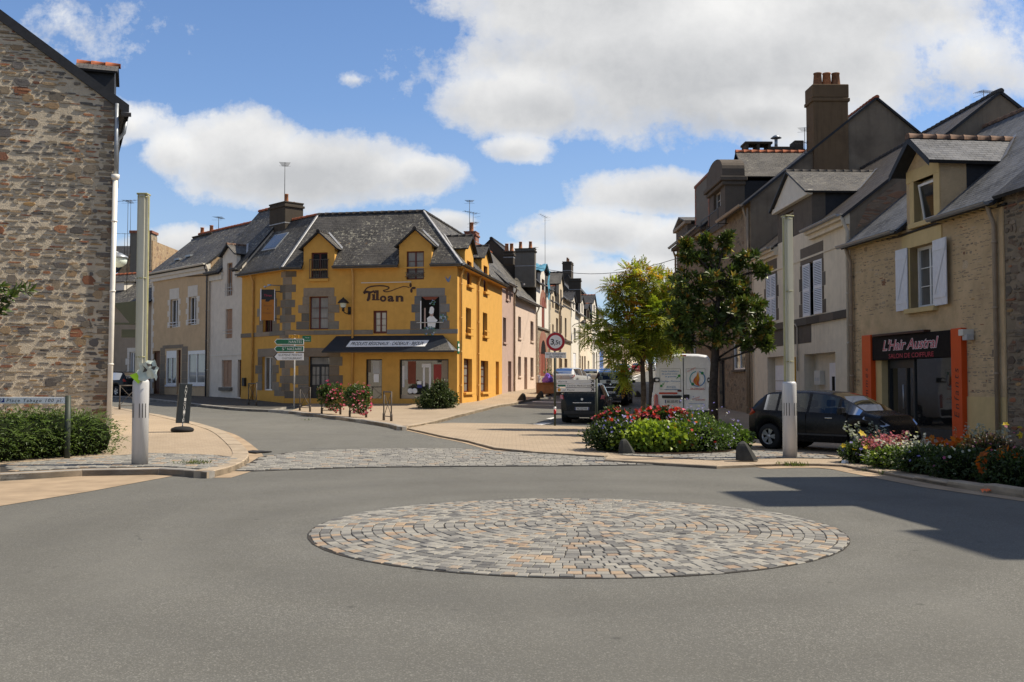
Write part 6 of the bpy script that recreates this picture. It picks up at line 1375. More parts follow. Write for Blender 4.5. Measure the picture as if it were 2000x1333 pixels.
    for xx in (xj, xd-.05): k.box(xx, xx+.10, y-.06, y+.04, gz, dz, M['salon_frame'])
    k.box(xj+.1, xd-.05, y-.05, y+.04, dz-.25, dz, M['salon_frame']); k.box(xj+.1, xd-.05, y-.05, y+.04, gz, gz+.12, M['salon_frame']); xm_ = xj+(xd-xj)*.62; k.box(xm_, xm_+.08, y-.05, y+.04, gz+.12, dz-.25, M['salon_frame']); k.cyl((xm_-.06, y-.10, gz+.8), (xm_-.06, y-.10, gz+1.5), .02, .02, M['alu'], 8); ko_ = k.build('door', r)
    g = F.mb(); g.face([(xj, y+.0, gz), (xd, y+.0, gz), (xd, y+.0, dz), (xj, y+.0, dz)], M['salon_glass']); g.build('pane', ko_)
    k = F.mb(); k.box(xd+.05, xd+.13, y-.2, y-.1, gz+.25, dz, M['salon_frame']); k.box(xd+.05, xr, y-.2, y-.1, gz, gz+.28, M['salon_frame']); ko_ = k.build('shop_window', r); g = F.mb(); g.face([(xd+.05, y-.16, gz), (xr, y-.16, gz), (xr, y-.16, dz), (xd+.05, y-.16, dz)], M['salon_glass']); g.build('pane', ko_)
    cm = F.mb(); x, z = F.px(1890, 650, -.1); cm.bbox(x-.1, x+.12, -.3, 0, z-.08, z+.08, M['off_white'], .01); cm.bbox(x, x+.2, -.25, -.05, z-.2, z-.05, M['grey_paint'], .01); cm.build('alarm_box', r)
    x = F.px(1951.5, 600)[0]; pipe(F, r, x, ze-.25, gz, 'pipe_tan', .055, -.10)
    x = F.px(1668, 600)[0]; pipe(F, r, x, ze-.25, gz, 'pipe_tan', .06, -.10); pipe(F, r, x-.26, ze+.8, gz, 'pipe_cream', .06, -.08)
    c = F.mb(); pts = [(F.px(u, v, -.03)[0], -.04, F.px(u, v)[1]) for u, v in ((1660,480),(1700,474),(1760,462),(1800,447),(1850,431),(1900,415),(1950,404),(1966,399))]; c.tube(pts, .035, M['black'], 6); c.build('cable', r)
    return r, F, ze, zr, d
M['salon_frame'] = plain('salon_frame', (.02, .022, .024), .4, .5); M['salon_glass'] = glass('salon_glass', (.010, .010, .010), 1.0)
S_r, S_F, S_ze, S_zr, S_d = salon_house()
def cream_house():
    r, F = house('shuttered_house', 'cream rendered house with louvred white shutters and two garage recesses', CP, CQ); ze, d = F.px(1560, 458)[1], 10.0; zr = F.px(1740, 300, 5)[1]; zr = max(min(zr, ze+4.6), ze+3.6); gz = H(CQ.x, CQ.y)
    A = F.rect(1498, 1516, 538, 628); B = F.rect(1567, 1606, 512, 616); g1 = F.rect(1499, 1533, 697, 790); g2 = F.rect(1571, 1632, 690, 790); g1[2] = g2[2] = gz+.05
    shell(F, r, ze, zr, d, 'cream_wall', [A, B, g1, g2], .5, 'brown_wall', .18)
    rg = F.mb(); w = F.w            # patch of bare brick and rubble on the near gable
    rg.face([(w+.012, .2, ze-.6), (w+.012, 2.9, ze+.4), (w+.012, 2.9, ze+1.9), (w+.012, .6, ze+.2)], M['rubble_red']); rg.build('gable_patch', r)
    dx = (F.px(1519, 470)[0], F.px(1586, 450)[0]); sl = (zr-ze)/(d/2); zdt, zda = F.px(1560, 386)[1], F.px(1531, 349)[1]; dw = F.rect(1530, 1550, 415, 480)
    gable_roof(F, r, F.w, ze, zr, d, .5, .3, .08, 'slate_brown', 'ridge_dark', [(dx[0], dx[1]-.0, zdt)])
    dormer(F, r, dx[0], dx[1], ze, sl, zdt, zda, 'granite_dark', dw, 'slate_black', 'slate_worn', 'ridge_dark', 'grey_paint', 'glass', 1, 1, .22, .30, 0, 0, .5, .2)
    pd = F.mb(); xc = (dx[0]+dx[1])/2; pd.prism([(dx[0]-.1, zdt), (dx[1]+.1, zdt), (xc, zda-.05)], -.16, -.04, M['off_white']); pd.bbox(dx[0]-.14, dx[1]+.14, -.2, .0, zdt-.18, zdt, M['off_white'], .02); pd.build('pediment', r)
    c = F.mb()
    for a, b in ((0, dx[0]), (dx[1], F.w)): c.box(a, b, -.30, 0, ze-.28, ze-.10, M['cream_wall']); c.box(a, b, -.16, 0, ze-.44, ze-.28, M['cream_wall'])
    c.box(0, F.w, -.03, 0, ze-1.05, ze-.98, M['cream_wall']); c.build('cornice', r); gutter(F, r, dx[1], F.w, ze-.12, -.32, 'zinc'); gutter(F, r, 0, dx[0], ze-.12, -.32, 'zinc')
    for q in (A, B): surround(F, r, q, 'granite_dark', .62, .36, .20, .48, topx=.16)
    xm = (A[0]+A[1])/2; louvre(F, r, A[0], xm-.01, A[2], A[3], .0, 'white_paint', 0, 'l'); louvre(F, r, xm+.01, A[1], A[2], A[3], .0, 'white_paint', 0, 'l'); wB = B[1]-B[0]
    louvre(F, r, B[0]+.03, B[0]+wB*.38, B[2], B[3], .03, 'white_paint', 0, 'l'); louvre(F, r, B[1]-wB*.36, B[1]+.0, B[2], B[3], .02, 'white_paint', .05, 'r')
    window(F, r, A, 'pvc', 'glass', .16, 2, 2); window(F, r, B, 'iron', 'glass', .16, 2, 2)
    band(F, r, F.px(1556, 630)[0], F.w, F.px(1610, 629)[1], F.px(1610, 614)[1], 'granite_dark', .10); band(F, r, 0, F.px(1556, 630)[0], F.px(1610, 629)[1], F.px(1610, 614)[1], 'granite_dark', .10)
    x0, z1 = F.px(1493, 652); x1, z0 = F.px(1585, 669); s_ = F.mb(); n = 4
    for k in range(n): s_.bbox(x0+(x1-x0)*k/n+.004, x0+(x1-x0)*(k+1)/n-.004, -.014, .02, z0, z0+.66, M['granite_dark'], .006)
    s_.build('lintel', r)
    for q, nm in ((g1, 0), (g2, 1)):
        m = F.mb(); dp = .40 if nm else .32; a, b, c_, e = q; m.box(a, b, .18, dp, c_, e, M['cream_wall'], skip='f'); m.build('recess', r)
        dd = F.mb(); a2, b2 = (a+.25, b-.05) if not nm else (a+(b-a)*.52, b-.12); dd.bbox(a2, b2, dp-.06, dp-.01, c_, e-.35, M['white_paint'], .01)
        if nm: dd.box(a2+.3, a2+.55, dp-.075, dp-.06, c_+1.2, c_+1.75, M['dark'])
        else:
            for k in range(4): dd.box(a2, b2, dp-.07, dp-.06, c_+.4+k*.4, c_+.42+k*.4, M['grey_wall'])
        dd.build('door', r)
    m = F.mb(); x, z = F.px(1597, 737, .25); m.bbox(x-.32, x+.32, .22, .40, z-.28, z+.24, M['off_white'], .01); m.box(x-.2, x-.05, .214, .22, z-.14, z-.02, M['grey_paint']); m.box(x+.05, x+.2, .214, .22, z-.14, z-.02, M['grey_paint']); m.build('letter_box', r)
    y_ = F.mb(); x, z = F.px(1531, 728); x1 = F.px(1553, 728)[0]
    y_.bbox(x1-.12, x1+.10, -.10, .0, gz+.2, F.px(1550, 698)[1], M['sign_yellow'], .01)
    y_.build('yellow_board', r)  # yellow board belonging to the right lamp column, put on the wall behind it
    for u in (1560.5,): x = F.px(u, 680)[0]; p = F.mb(); p.tube([(x-.4, -.12, F.px(u, 632)[1]), (x, -.12, F.px(u, 634)[1]), (x, -.06, F.px(u, 640)[1]), (x, -.06, F.px(u, 725)[1])], .03, M['pipe_cream'], 6); p.build('downpipe', r)
    p = F.mb()
    for u in (1466.5, 1472): x = F.px(u, 680)[0]; p.tube([(x, -.10, ze+(2.2 if u < 1468 else -.4)), (x, -.1, gz)], .05, M['pipe_tan'], 8)
    p.build('downpipe', r)
    return r, F, ze, zr, d
M['slate_brown'] = slate('slate_brown', (.05, .041, .033), (.07, .058, .046), lichen=.12); M['rubble_red'] = masonry('rubble_red', [(.22,.10,.055),(.28,.13,.07),(.16,.08,.05),(.26,.16,.10)], (.24, .18, .13), 2.0, 6.0)
C_r, C_F, C_ze, C_zr, C_d = cream_house()
def tall_house():
    r, F = house('tall_stone_house', 'tall brown stone house with big chimney, three pots and a round topped dormer', TP, TQ); d = 11.2; ze = F.px(1440, 408)[1]; zr = at(1713, 191, TQ.y).z
    pk = at(1713, 191, TQ.y); yk = (Vector((pk.x, pk.y))-TQ).dot(F.n); fr_ = yk/d; gz = H(TQ.x, TQ.y)
    B = F.rect(1432, 1455, 668, 722); A = F.rect(1420, 1438, 520, 590); D_ = F.rect(1405, 1416, 700, 790); D_[2] = gz+.05
    shell(F, r, ze, zr, d, 'rubble_dark', [A, B, D_], fr_, 'brown_wall', .25); sl = (zr-ze)/(d*fr_)
    dx = (F.px(1388, 420)[0], F.px(1419, 420)[0]); Fz = lambda v, y=-.05: F.px(1404, v, y)[1]
    gable_roof(F, r, F.w, ze, zr, d, fr_, .35, .12, 'slate_dark', 'ridge_red', [(dx[0], dx[1], Fz(362))])
    dm = F.mb(); x0, x1 = dx; zt = Fz(364); m = M['granite_dark']; win = [x0+(x1-x0)*.28, x1-(x1-x0)*.28, Fz(405), Fz(372)]
    holed(dm, x0, x1, ze-.4, zt, [win], m, -.06, .25); yt = (zt-ze)/sl
    for x in (x0, x1): dm.face([(x, -.06, ze-.4), (x, .9, ze+.9*sl), (x, .9, zt), (x, -.06, zt)], m); dm.face([(x, .9, ze+.9*sl-.2), (x, yt+.2, zt), (x, .9, zt)], M['slate_black'])
    dm.face([(x0, -.06, zt), (x1, -.06, zt), (x1, .9, zt), (x0, .9, zt)], m); dm.bbox(x0-.22, x1+.22, -.34, 1.0, zt-.02, zt+.20, m, .04); dm.bbox(x0-.12, x1+.12, -.22, .95, zt-.22, zt-.02, m, .05)
    xc = (x0+x1)/2; R_ = (x1-x0)/2*1.02; hz = Fz(312)-zt-.2; pts = [(xc+R_*math.cos(t), zt+.2+hz*(.35+.65*math.sin(t)) if 0 < t < PI else zt+.2+hz*.35) for t in np.linspace(0, PI, 15)]; pts = [(xc+R_, zt+.2)]+pts+[(xc-R_, zt+.2)]; dm.prism(pts, -.2, .9, m); dm.build('dormer', r)
    dr = F.mb(); zk = Fz(327, .9); ya = (zk-ze)/sl; ysz = lambda z: (z-ze)/sl
    for s_ in (-1, 1): xe = xc+s_*(R_+.1); slab(dr, [(xe, .9, zt+.2), (xc, .9, zk), (xc, ya+.1, zk), (xe, ysz(zt+.2)+.1, zt+.2)], .07, M['slate_worn'], M['slate_black']); dr.face([Vector((xc, ya, zk+.03)), Vector((xe, ysz(zt+.2), zt+.23)), Vector((xe, ysz(zt+.2)+.2, zt+.4)), Vector((xc, ya+.2, zk+.2))], M['lead'])
    ridge_tiles(dr, (xc, .9, zk+.03), (xc, ya, zk+.03), 'ridge_red', .11, .4); dr.build('dormer_roof', r)
    w_ = F.mb(); sash(w_, *win, .14, M['grey_paint'], 2, 2); w_.face([(win[0], .144, win[2]), (win[1], .144, win[2]), (win[1], .144, win[3]), (win[0], .144, win[3])], M['glass']); w_.build('window', r)
    window(F, r, A, 'pvc', 'glass', .2, 2, 2, 'granite_dark'); window(F, r, B, 'pvc', 'glass_grey', .1, 2, 1, 'granite_dark'); door(F, r, D_, 'navy_paint', .2, 0)
    gutter(F, r, dx[1], F.w+.15, ze-.25, -.38, 'pipe_tan', .09); gutter(F, r, 0, dx[0], ze-.25, -.38, 'pipe_tan', .09)
    x = F.w-.35; pipe(F, r, x, ze-.3, gz, 'pipe_tan', .06, -.12); rl = F.mb()
    for zz in (.2, .9): rl.box(x0-.1, x1+.3, -.5, -.47, ze-.6+zz, ze-.56+zz, M['iron'])
    for k in range(3): xx = x0-.1+(x1-x0+.4)*k/2; rl.box(xx-.015, xx+.015, -.5, -.47, ze-.6, ze+.34, M['iron'])
    for xx in (x0-.1, x1+.3): rl.box(xx-.015, xx+.015, -.5, 0, ze-.42, ze-.39, M['iron'])
    rl.build('balcony_rail', r)
    a, b = at(1588, 230, TQ.y), at(1657, 230, TQ.y); y0, y1 = (Vector((a.x, a.y))-TQ).dot(F.n), (Vector((b.x, b.y))-TQ).dot(F.n); zt = at(1620, 165, TQ.y).z; zb_ = at(1620, 345, TQ.y).z; w = F.w
    c = F.mb(); c.bbox(w-.95, w+.10, y0, y1, ze+.6, zt-.55, M['chim_brown'], .03); c.bbox(w-1.02, w+.16, y0-.07, y1+.07, zt-.78, zt-.62, M['chim_brown'], .03); c.bbox(w-1.0, w+.13, y0-.03, y1+.03, zt-.6, zt, M['chim_brown'], .04); c.bbox(w-1.05, w+.19, y0-.08, y1+.35, ze-.5, zb_, M['chim_brown'], .08); co_ = c.build('chimney', r)
    for k in range(3):
        q = F.mb(); y = y0+(y1-y0)*(.24+.26*k); h = .64; q.lathe([(.215, -.02), (.205, .12), (.165, h*.9), (.185, h*.92), (.185, h), (.13, h), (.12, h-.1)], M['pot' if k == 1 else 'pot_dark'], (w-.42, y, zt), 14); q.build('chimney_pot', co_)
    antenna(F, r, w-.8, y0-.12, ze+1.5, at(1585, 240, TQ.y).z, 2.8, .8, 5, True)
    k_ = F.mb(); a, b = at(1453, 300, TP.y), at(1566, 300, TP.y); y0, y1 = (Vector((a.x, a.y))-TP).dot(F.n), (Vector((b.x, b.y))-TP).dot(F.n); zt = at(1500, 285, TP.y).z; k_.bbox(-.45, .5, y0, y0+1.35, ze, zt-.3, M['chim'], .03)
    for f in (0, .5, 1): yy = y0+1.2*f; k_.box(-.45, .5, yy, yy+.14, zt-.3, zt, M['chim'])
    k_.bbox(-.5, .55, y0-.06, y0+1.42, zt, zt+.12, M['chim'], .02); k_.bbox(-.4, .45, y0+1.35, y0+2.6, ze, zt-.12, M['chim'], .04); k_.bbox(-.45, .5, y0+2.6, y1, ze+1, zt+.2, M['chim'], .03); k_.cyl((0, y0+1.75, zt-.12), (0, y0+1.75, zt+.42), .09, .09, M['zinc'], 8); k_.lathe([(.30, .42), (.12, .56), (.02, .60)], M['zinc'], (0, y0+1.75, zt), 12); k_.build('chimney', r)
    return r
tall_house()
def brick_edge_house():
    r, F = house('brick_edged_house', 'stone house with a brick edged chimney beyond the round topped dormer', UP, UQ); d = 10; ze = F.px(1370, 443)[1]; zr = ze+4.2; gz = H(UQ.x, UQ.y)
    ops = [F.rect(1336, 1346, 545, 600), F.rect(1376, 1388, 520, 590), F.rect(1300+50, 1360, 650, 700)]
    shell(F, r, ze, zr, d, 'rubble_dark', ops, .5, 'brown_wall', .25); dx = (F.w*.55, F.w*.8); dx2 = (F.w*.02, F.w*.16)
    zt = F.px(1355, 432)[1]; gable_roof(F, r, F.w, ze, zr, d, .5, .35, .05, 'slate_dark', 'ridge_dark', [])
    for q in ops: window(F, r, q, 'pvc', 'glass', .2, 2, 2, 'granite_dark')
    sl = 4.2/5; c = F.mb(); a = F.px(1361, 400, .2)[0]; b = F.px(1389, 400, .2)[0]; z0, z1 = ze-.2, F.px(1375, 355, .2)[1]; c.bbox(a, b, .1, 1.3, z0, z1, M['chim_grey'], .01)
    for s_, x in ((1, a), (-1, b)):
        z = z0; k = 0
        while z < z1-.1: L = .2 if k % 2 else .34; c.bbox(x-.012 if s_ > 0 else x-L, x+L if s_ > 0 else x+.012, .085, 1.31, z, z+.2, M['brick'], .006); z += .21; k += 1
    c.bbox(a-.06, b+.06, .05, 1.36, z1, z1+.14, M['brick'], .01); c.build('dormer', r)
    e = F.mb(); x0 = F.px(1324, 440, .1)[0]; x1 = F.px(1346, 440, .1)[0]; zt = F.px(1335, 447, .1)[1]; e.bbox(x0, x1, -.02, 2.4, ze-.3, zt, M['granite_dark'], .02); e.bbox(x0-.15, x1+.15, -.2, .2, zt, zt+.2, M['grey_wall'], .03); zk = F.px(1335, 424, .1)[1]; slab(e, [(x0-.15, -.2, zt+.2), (x0-.15, 2.6, zt+.2), (x1*.5+x0*.5, 2.6, zk), (x1*.5+x0*.5, -.2, zk)], .07, M['lead']); slab(e, [(x1+.15, -.2, zt+.2), (x1*.5+x0*.5, -.2, zk), (x1*.5+x0*.5, 2.6, zk), (x1+.15, 2.6, zt+.2)], .07, M['slate_worn']); e.build('dormer', r)
    cn = F.mb(); cn.bbox(-.05, F.w, -.34, 0, ze-.35, ze-.15, M['granite_dark'], .03); cn.build('cornice', r)
    gutter(F, r, 0, F.w, ze-.12, -.38, 'zinc_dark', .09); pipe(F, r, .25, ze-.3, gz, 'pipe_tan', .06, -.12); pipe(F, r, F.w*.42, ze-.3, gz, 'pipe_tan', .06, -.12)
brick_edge_house()
rd = Vector((.185, 1)).normalized(); P0 = UP+rd*.5
for k, (L, h, m, lab) in enumerate(((9, 7.5, 'grey_wall', 'grey house behind the trees on the shaded side'), (10, 6.5, 'white_wall', 'white house behind the white van on the shaded side'), (11, 7, 'cream_wall', 'cream house far along the shaded side'), (12, 6.5, 'off_white', 'last pale house on the shaded side'))):
    Q = P0; P = P0+rd*L; r, F = house('terraced_house', lab, P, Q, 'terraced houses on the shaded side'); ze = max(H(P.x, P.y), H(Q.x, Q.y))+h; ops = []; gz = H(P.x, P.y)
    for j in range(3): x = L*(.12+.3*j); ops += [[x, x+1.0, gz+3.6, gz+5.1], [x, x+1.0, gz+(.9 if j != 1 else .1), gz+2.4]]
    shell(F, r, ze, ze+3, 8, m, ops, .5, 'chim', .2); gable_roof(F, r, F.w, ze, ze+3, 8, .5, .3, .04, 'slate_dark')
    for j, q in enumerate(ops): (door(F, r, q, 'brown_paint') if j == 3 else window(F, r, q, 'pvc', 'glass_curtain', .15, 2, 1, m))
    P0 = P+rd*.05
def rear_house():
    Y = 44.0; a, b = at(1800, 300, Y), at(2010, 300, Y); r, F = house('rear_house', 'dark gabled house with a television aerial behind the hair salon roof', Vector((a.x, a.y)), Vector((b.x, b.y)))
    xk, zk = F.px(1926, 210); x0, z0 = F.px(1815, 268); x1, z1 = F.px(1956, 240); mb = F.mb(); zl = zk-(xk-0)*(zk-z0)/(xk-x0); sR = (zk-z1)/(x1-xk); zR = zk-(F.w-xk)*sR
    mb.face([(0, 0, F.zb), (F.w, 0, F.zb), (F.w, 0, zR), (xk, 0, zk), (0, 0, zl)], M['brown_wall']); mb.face([(F.w, 0, F.zb), (F.w, 9, F.zb), (F.w, 9, zR), (F.w, 0, zR)], M['brown_wall']); mb.face([(0, 9, F.zb), (0, 0, F.zb), (0, 0, zl), (0, 9, zl)], M['brown_wall']); mb.build('wall', r)
    rf = F.mb(); slab(rf, [(-.3, -.3, zl-.1), (xk, -.3, zk+.1), (xk, 9, zk+.1), (-.3, 9, zl-.1)], .14, M['slate_dark'], M['slate_black']); slab(rf, [(xk, -.3, zk+.1), (F.w, -.3, zR+.1), (F.w, 9, zR+.1), (xk, 9, zk+.1)], .14, M['slate_dark'], M['slate_black']); ridge_tiles(rf, (xk, -.35, zk+.13), (xk, 9, zk+.13), 'ridge_dark')
    ridge_tiles(rf, (-.3, -.3, zl-.0), (xk, -.3, zk+.12), 'ridge_dark', .09); rf.build('roof', r); antenna(F, r, xk, .2, zk, F.px(1935, 175)[1], .35, .95, 11)
rear_house()
def near_houses():
    nd = Vector((.115, -.993)); P = SQ+nd*.03; Q = P+nd*5.6; r, F = house('rubble_house', 'dark rubble stone house at the right edge beside the salon downpipe', P, Q); ze = S_ze+.1; zr = S_zr
    w_ = [2.2, 3.2, 3.6, 5.0]; shell(F, r, ze, zr, 9, 'rubble_dark', [w_], .5, 'rubble_dark', .2); gable_roof(F, r, F.w, ze, zr, 9, .5, .3, .04, 'slate_dark', 'ridge_brown'); window(F, r, w_, 'pvc', 'glass_grey', .15, 2, 2, 'granite_dark')
    rb = F.mb(); laid_stones(rb, .0, 2.0, F.zb, lambda x: ze-.1, .95, .04, .13, .12, .45, (.005, .03), [(.14,.10,.07),(.18,.14,.10),(.09,.075,.06),(.23,.18,.13)], .18, .04); rb.build('stonework', r)
    x0 = 10.6; P = Vector((x0, 18.1)); Q = Vector((x0+.8, 9.3)); r, F = house('corner_house', 'tall pale house just past the right edge whose chimneys shadow the roadway', P, Q); ze, zr, d = NEAR['ze'], NEAR['zr'], 9.0
    ops = [[x, x+1.0, z, z+1.6] for x in (1.2, 4.2, 7.2) for z in (1.0, 4.2)]
    shell(F, r, ze, zr, d, 'off_white', ops, .5, 'off_white', .2); gable_roof(F, r, F.w, ze, zr, d, .5, .3, .1, 'slate', 'ridge_dark')
    for q in ops: window(F, r, q, 'pvc', 'glass_curtain', .15, 2, 1, 'off_white')
    for x0_, x1_, zt, n in NEAR['ch']: chimney(F, r, x0_, x1_, d/2-.5, d/2+.5, zr-.8, zt, 'chim_grey', n, 'pot', .5, .12)
NEAR = dict(ze=7.6, zr=10.85, ch=[(1.9, 3.7, 13.95, 4), (6.0, 7.8, 13.0, 4)])
near_houses()
def overhead():
    a, b = at(1046, 523, 72), at(1420, 470, 52); n = 14; pts = [a+(b-a)*(k/n)-Vector((0, 0, 1.0*math.sin(PI*k/n))) for k in range(n+1)]; mb = MB(); mb.tube(pts, .018, M['black'], 5); tag(mb.build('overhead_cable'), 'thin overhead cable strung across the street between the roofs', 'cable')
overhead()
def lamp_column():
    r = empty('lamp_column', G(273, 907, KH), 0, 'lamp column of silver metal and yellowed acrylic beside the clipped hedge, a torn paper tied to it', 'lamp column', 'silver lamp columns')
    m = M['alu_white']; b = MB(); R_ = .145; hb = 1.545
    b.lathe([(R_, -.15), (R_, hb-.06), (R_*.97, hb-.03), (R_*.85, hb), (.08, hb+.002)], m, n=32)
    for k in range(16):
        t = 2*PI*(k+.5)/16
        if k % 4 == 3: continue
        c, s_ = math.cos(t), math.sin(t); T = Matrix(((-s_, c, 0, R_*c), (c, s_, 0, R_*s_), (0, 0, 1, 0), (0, 0, 0, 1))); b.T = T; b.box(-.006, .006, -.01, .0025, .85, 1.11, M['dark']); b.T = None
    b.build('base', r)
    s = MB(); a = .095; H0, H1 = hb, 4.95
    bm = bmesh.new(); bmesh.ops.create_cube(bm, size=1)
    for w in bm.verts: w.co = Vector((w.co.x*2*a, w.co.y*2*a, H0+(w.co.z+.5)*(H1-H0)))
    bmesh.ops.bevel(bm, geom=[e for e in bm.edges if abs(e.verts[0].co.z-e.verts[1].co.z) > 1], offset=.045, segments=4, affect='EDGES'); s.bm(bm, M['acrylic'], smooth=False); bm.free(); s.build('lamp_shade', r)
    f = MB()
    for x in (-1, 1): f.box(x*a*1.03-.006, x*a*1.03+.006, -.03, .03, H0, H1-.02, M['acrylic_edge'])
    for z in (1.95, 3.4, 4.9): f.lathe([(a*1.06, 0), (a*1.09, .01), (a*1.06, .02)], M['acrylic_edge'], (0, 0, z), 20)
    f.build('edge_strip', r)
    c = MB(); c.bbox(-a*1.06, a*1.06, -a*1.06, a*1.06, H1, H1+.035, M['acrylic_edge'], .012); c.build('cap', r); return r
M['acrylic_edge'] = plain('yellowed_edge', (.33, .31, .15), .5, .4, var=.2)
col_l = lamp_column()
copy_tree(col_l, G(1543, 893, .06), .3, 'lamp column of silver metal and yellowed acrylic in front of the small black car')
def paper():
    p = col_l.location; r = empty('torn_poster', (p.x+.09, p.y-.02, p.z+1.485), 0, 'torn pale poster with a lime green corner tied to the left lamp column', 'poster'); mb = MB(); n = 7; g = []
    for i in range(n):
        for j in range(n): x, z = -.07+.34*i/(n-1), .06+.33*j/(n-1)-.03*math.sin(i*1.1); g.append(mb.P((x+.02*math.sin(j*2), -.14-.05*math.sin(i*1.3+j*.9)-.04*math.sin(i*2.3+1), z+.02*math.sin(i*3+j))))
    rr = random.Random(3)
    for i in range(n-1):
        for j in range(n-1): mb.fi((g[i*n+j], g[(i+1)*n+j], g[(i+1)*n+j+1], g[i*n+j+1]), M['paper'] if not (1 <= i <= 4 and j in (3, 4) and rr.random() < .6) else M['poster_print'], smooth=True)
    mb.build('sheet', r); q = MB(); q.face([(-.24, -.15, .14), (-.06, -.19, -.02), (-.02, -.16, .09), (-.08, -.13, .2)], M['lime']); q.build('lime_corner', r)
M['poster_print'] = plain('poster_print', (.10, .09, .08), .7, .2, var=.4, vs=30)
paper()
def post(mb, x, y, h, r, mat, n=12): mb.cyl((x, y, -.2), (x, y, h), r, r, mat, n)
def place_sign():
    b = G(131, 894, KH); r = empty('car_park_sign', b, math.radians(-2), 'white car park direction board on a grey post in the hedge', 'sign'); p = MB(); post(p, 0, 0, at(131, 773, b.y).z-b.z, .055, M['sign_back']); p.build('post', r)
    z1, z0 = at(60, 776, b.y).z-b.z, at(60, 788.8, b.y).z-b.z; L = 1.75; s = MB(); s.bbox(-L, -.04, -.045, -.015, z0, z1, M['sign_white'], .006); k = .0157*b.y/22*1.0
    xx = lambda u: at(u, 782, b.y).x-b.x
    s.text('Place Tabago 100 pl.', ((xx(13)+xx(124))/2, -.048, (z0+z1)/2), xx(124)-xx(13), .066, M['sign_black'], shear=.22, spacing=1.25); a, c = xx(-1.5), xx(8.8); s.box(a, c, -.047, -.0452, z0+.025, z1-.025, M['sign_blue']); s.text('P', ((a+c)/2, -.0485, (z0+z1)/2), .05, .07, M['sign_white'], bold=.03); s.build('panel', r)
place_sign()
def give_way_back():
    p = at(266, 790, 31.0); b = GP(p.x, p.y, KH); r = empty('road_sign', b, math.radians(8), 'back of a triangular road sign behind the left lamp column', 'sign'); q = lambda u, v: (at(u, v, 31.0).x-b.x, at(u, v, 31.0).z-b.z)
    s = MB(); post(s, 0, 0, q(266, 585)[1], .04, M['alu']); s.build('post', r); t = MB(); tri = [q(227, 593), q(281, 587), q(281, 594), q(262, 634), q(256, 634), q(228, 600)]; t.prism(tri, -.03, -.02, M['sign_back']); x0, z0 = q(245, 629); t.build('panel', r)
    k = MB(); x0, z1 = q(239, 644); x1, z0 = q(272, 660); k.bbox(x0, x1, -.03, -.015, z0, z1, M['sign_back'], .006); k.build('plate', r); m = MB(); x0, z1 = q(226, 631); x1, z0 = q(266, 635); m.box(x0, x1, -.014, .0, z0, z1, M['sign_back']); m.build('bracket', r)
give_way_back()
def wall_lamp():
    p = at(231, 505, 31.5); r = empty('street_lamp', p, 0, 'street lamp with a pale bluish hood on the left stone house', 'street lamp'); b = MB(); b.lathe([(.30, .0), (.28, .06), (.10, .16), (.02, .18)], M['zinc'], n=16); b.build('hood', r); c = MB(); c.lathe([(.27, -.0), (.24, -.16), (.12, -.26), (.02, -.28)], M['paper'], n=14); c.build('lamp_shade', r); k = MB(); k.tube([(-.9, .1, -.5), (-.6, .05, .1), (-.2, 0, .22), (0, 0, .17)], .03, M['zinc']); k.build('bracket', r)
wall_lamp()
def banner():
    b = G(356, 843, KH); r = empty('pavement_sign', b, 0, 'narrow black pavement sign leaning slightly on a round rubber foot', 'sign'); Y = b.y; h = at(360, 749.5, Y).z-b.z
    f = MB(); f.lathe([(.02, 0), (.27, 0), (.29, .03), (.27, .08), (.18, .115), (.05, .13)], M['rubber'], n=24); f.build('foot', r)
    k = MB(); k.cyl((0, 0, .1), (.01, 0, .25), .015, .015, M['alu'], 8); k.build('stem', r); T = Matrix.Translation((.0, 0, .21))@Matrix.Rotation(math.radians(4.2), 4, 'Y')@Matrix.Rotation(math.radians(58), 4, 'Z'); p = MB(T); p.bbox(-.20, .20, -.028, .028, 0, h-.21, M['navy_board'], .01)
    p.T = T; w = 'ANTIQUITÉ'; n = len(w)
    for i, ch in enumerate(w):
        if ch != ' ': p.text(ch, (-.0, -.031, (h-.21)*(.92-.85*i/(n-1))), .065, .085, M['grey_paint'])
    p.build('panel', r)
    return r
M['navy_board'] = plain('navy_board', (.012, .017, .022), .4, .45, var=.15)
banner()
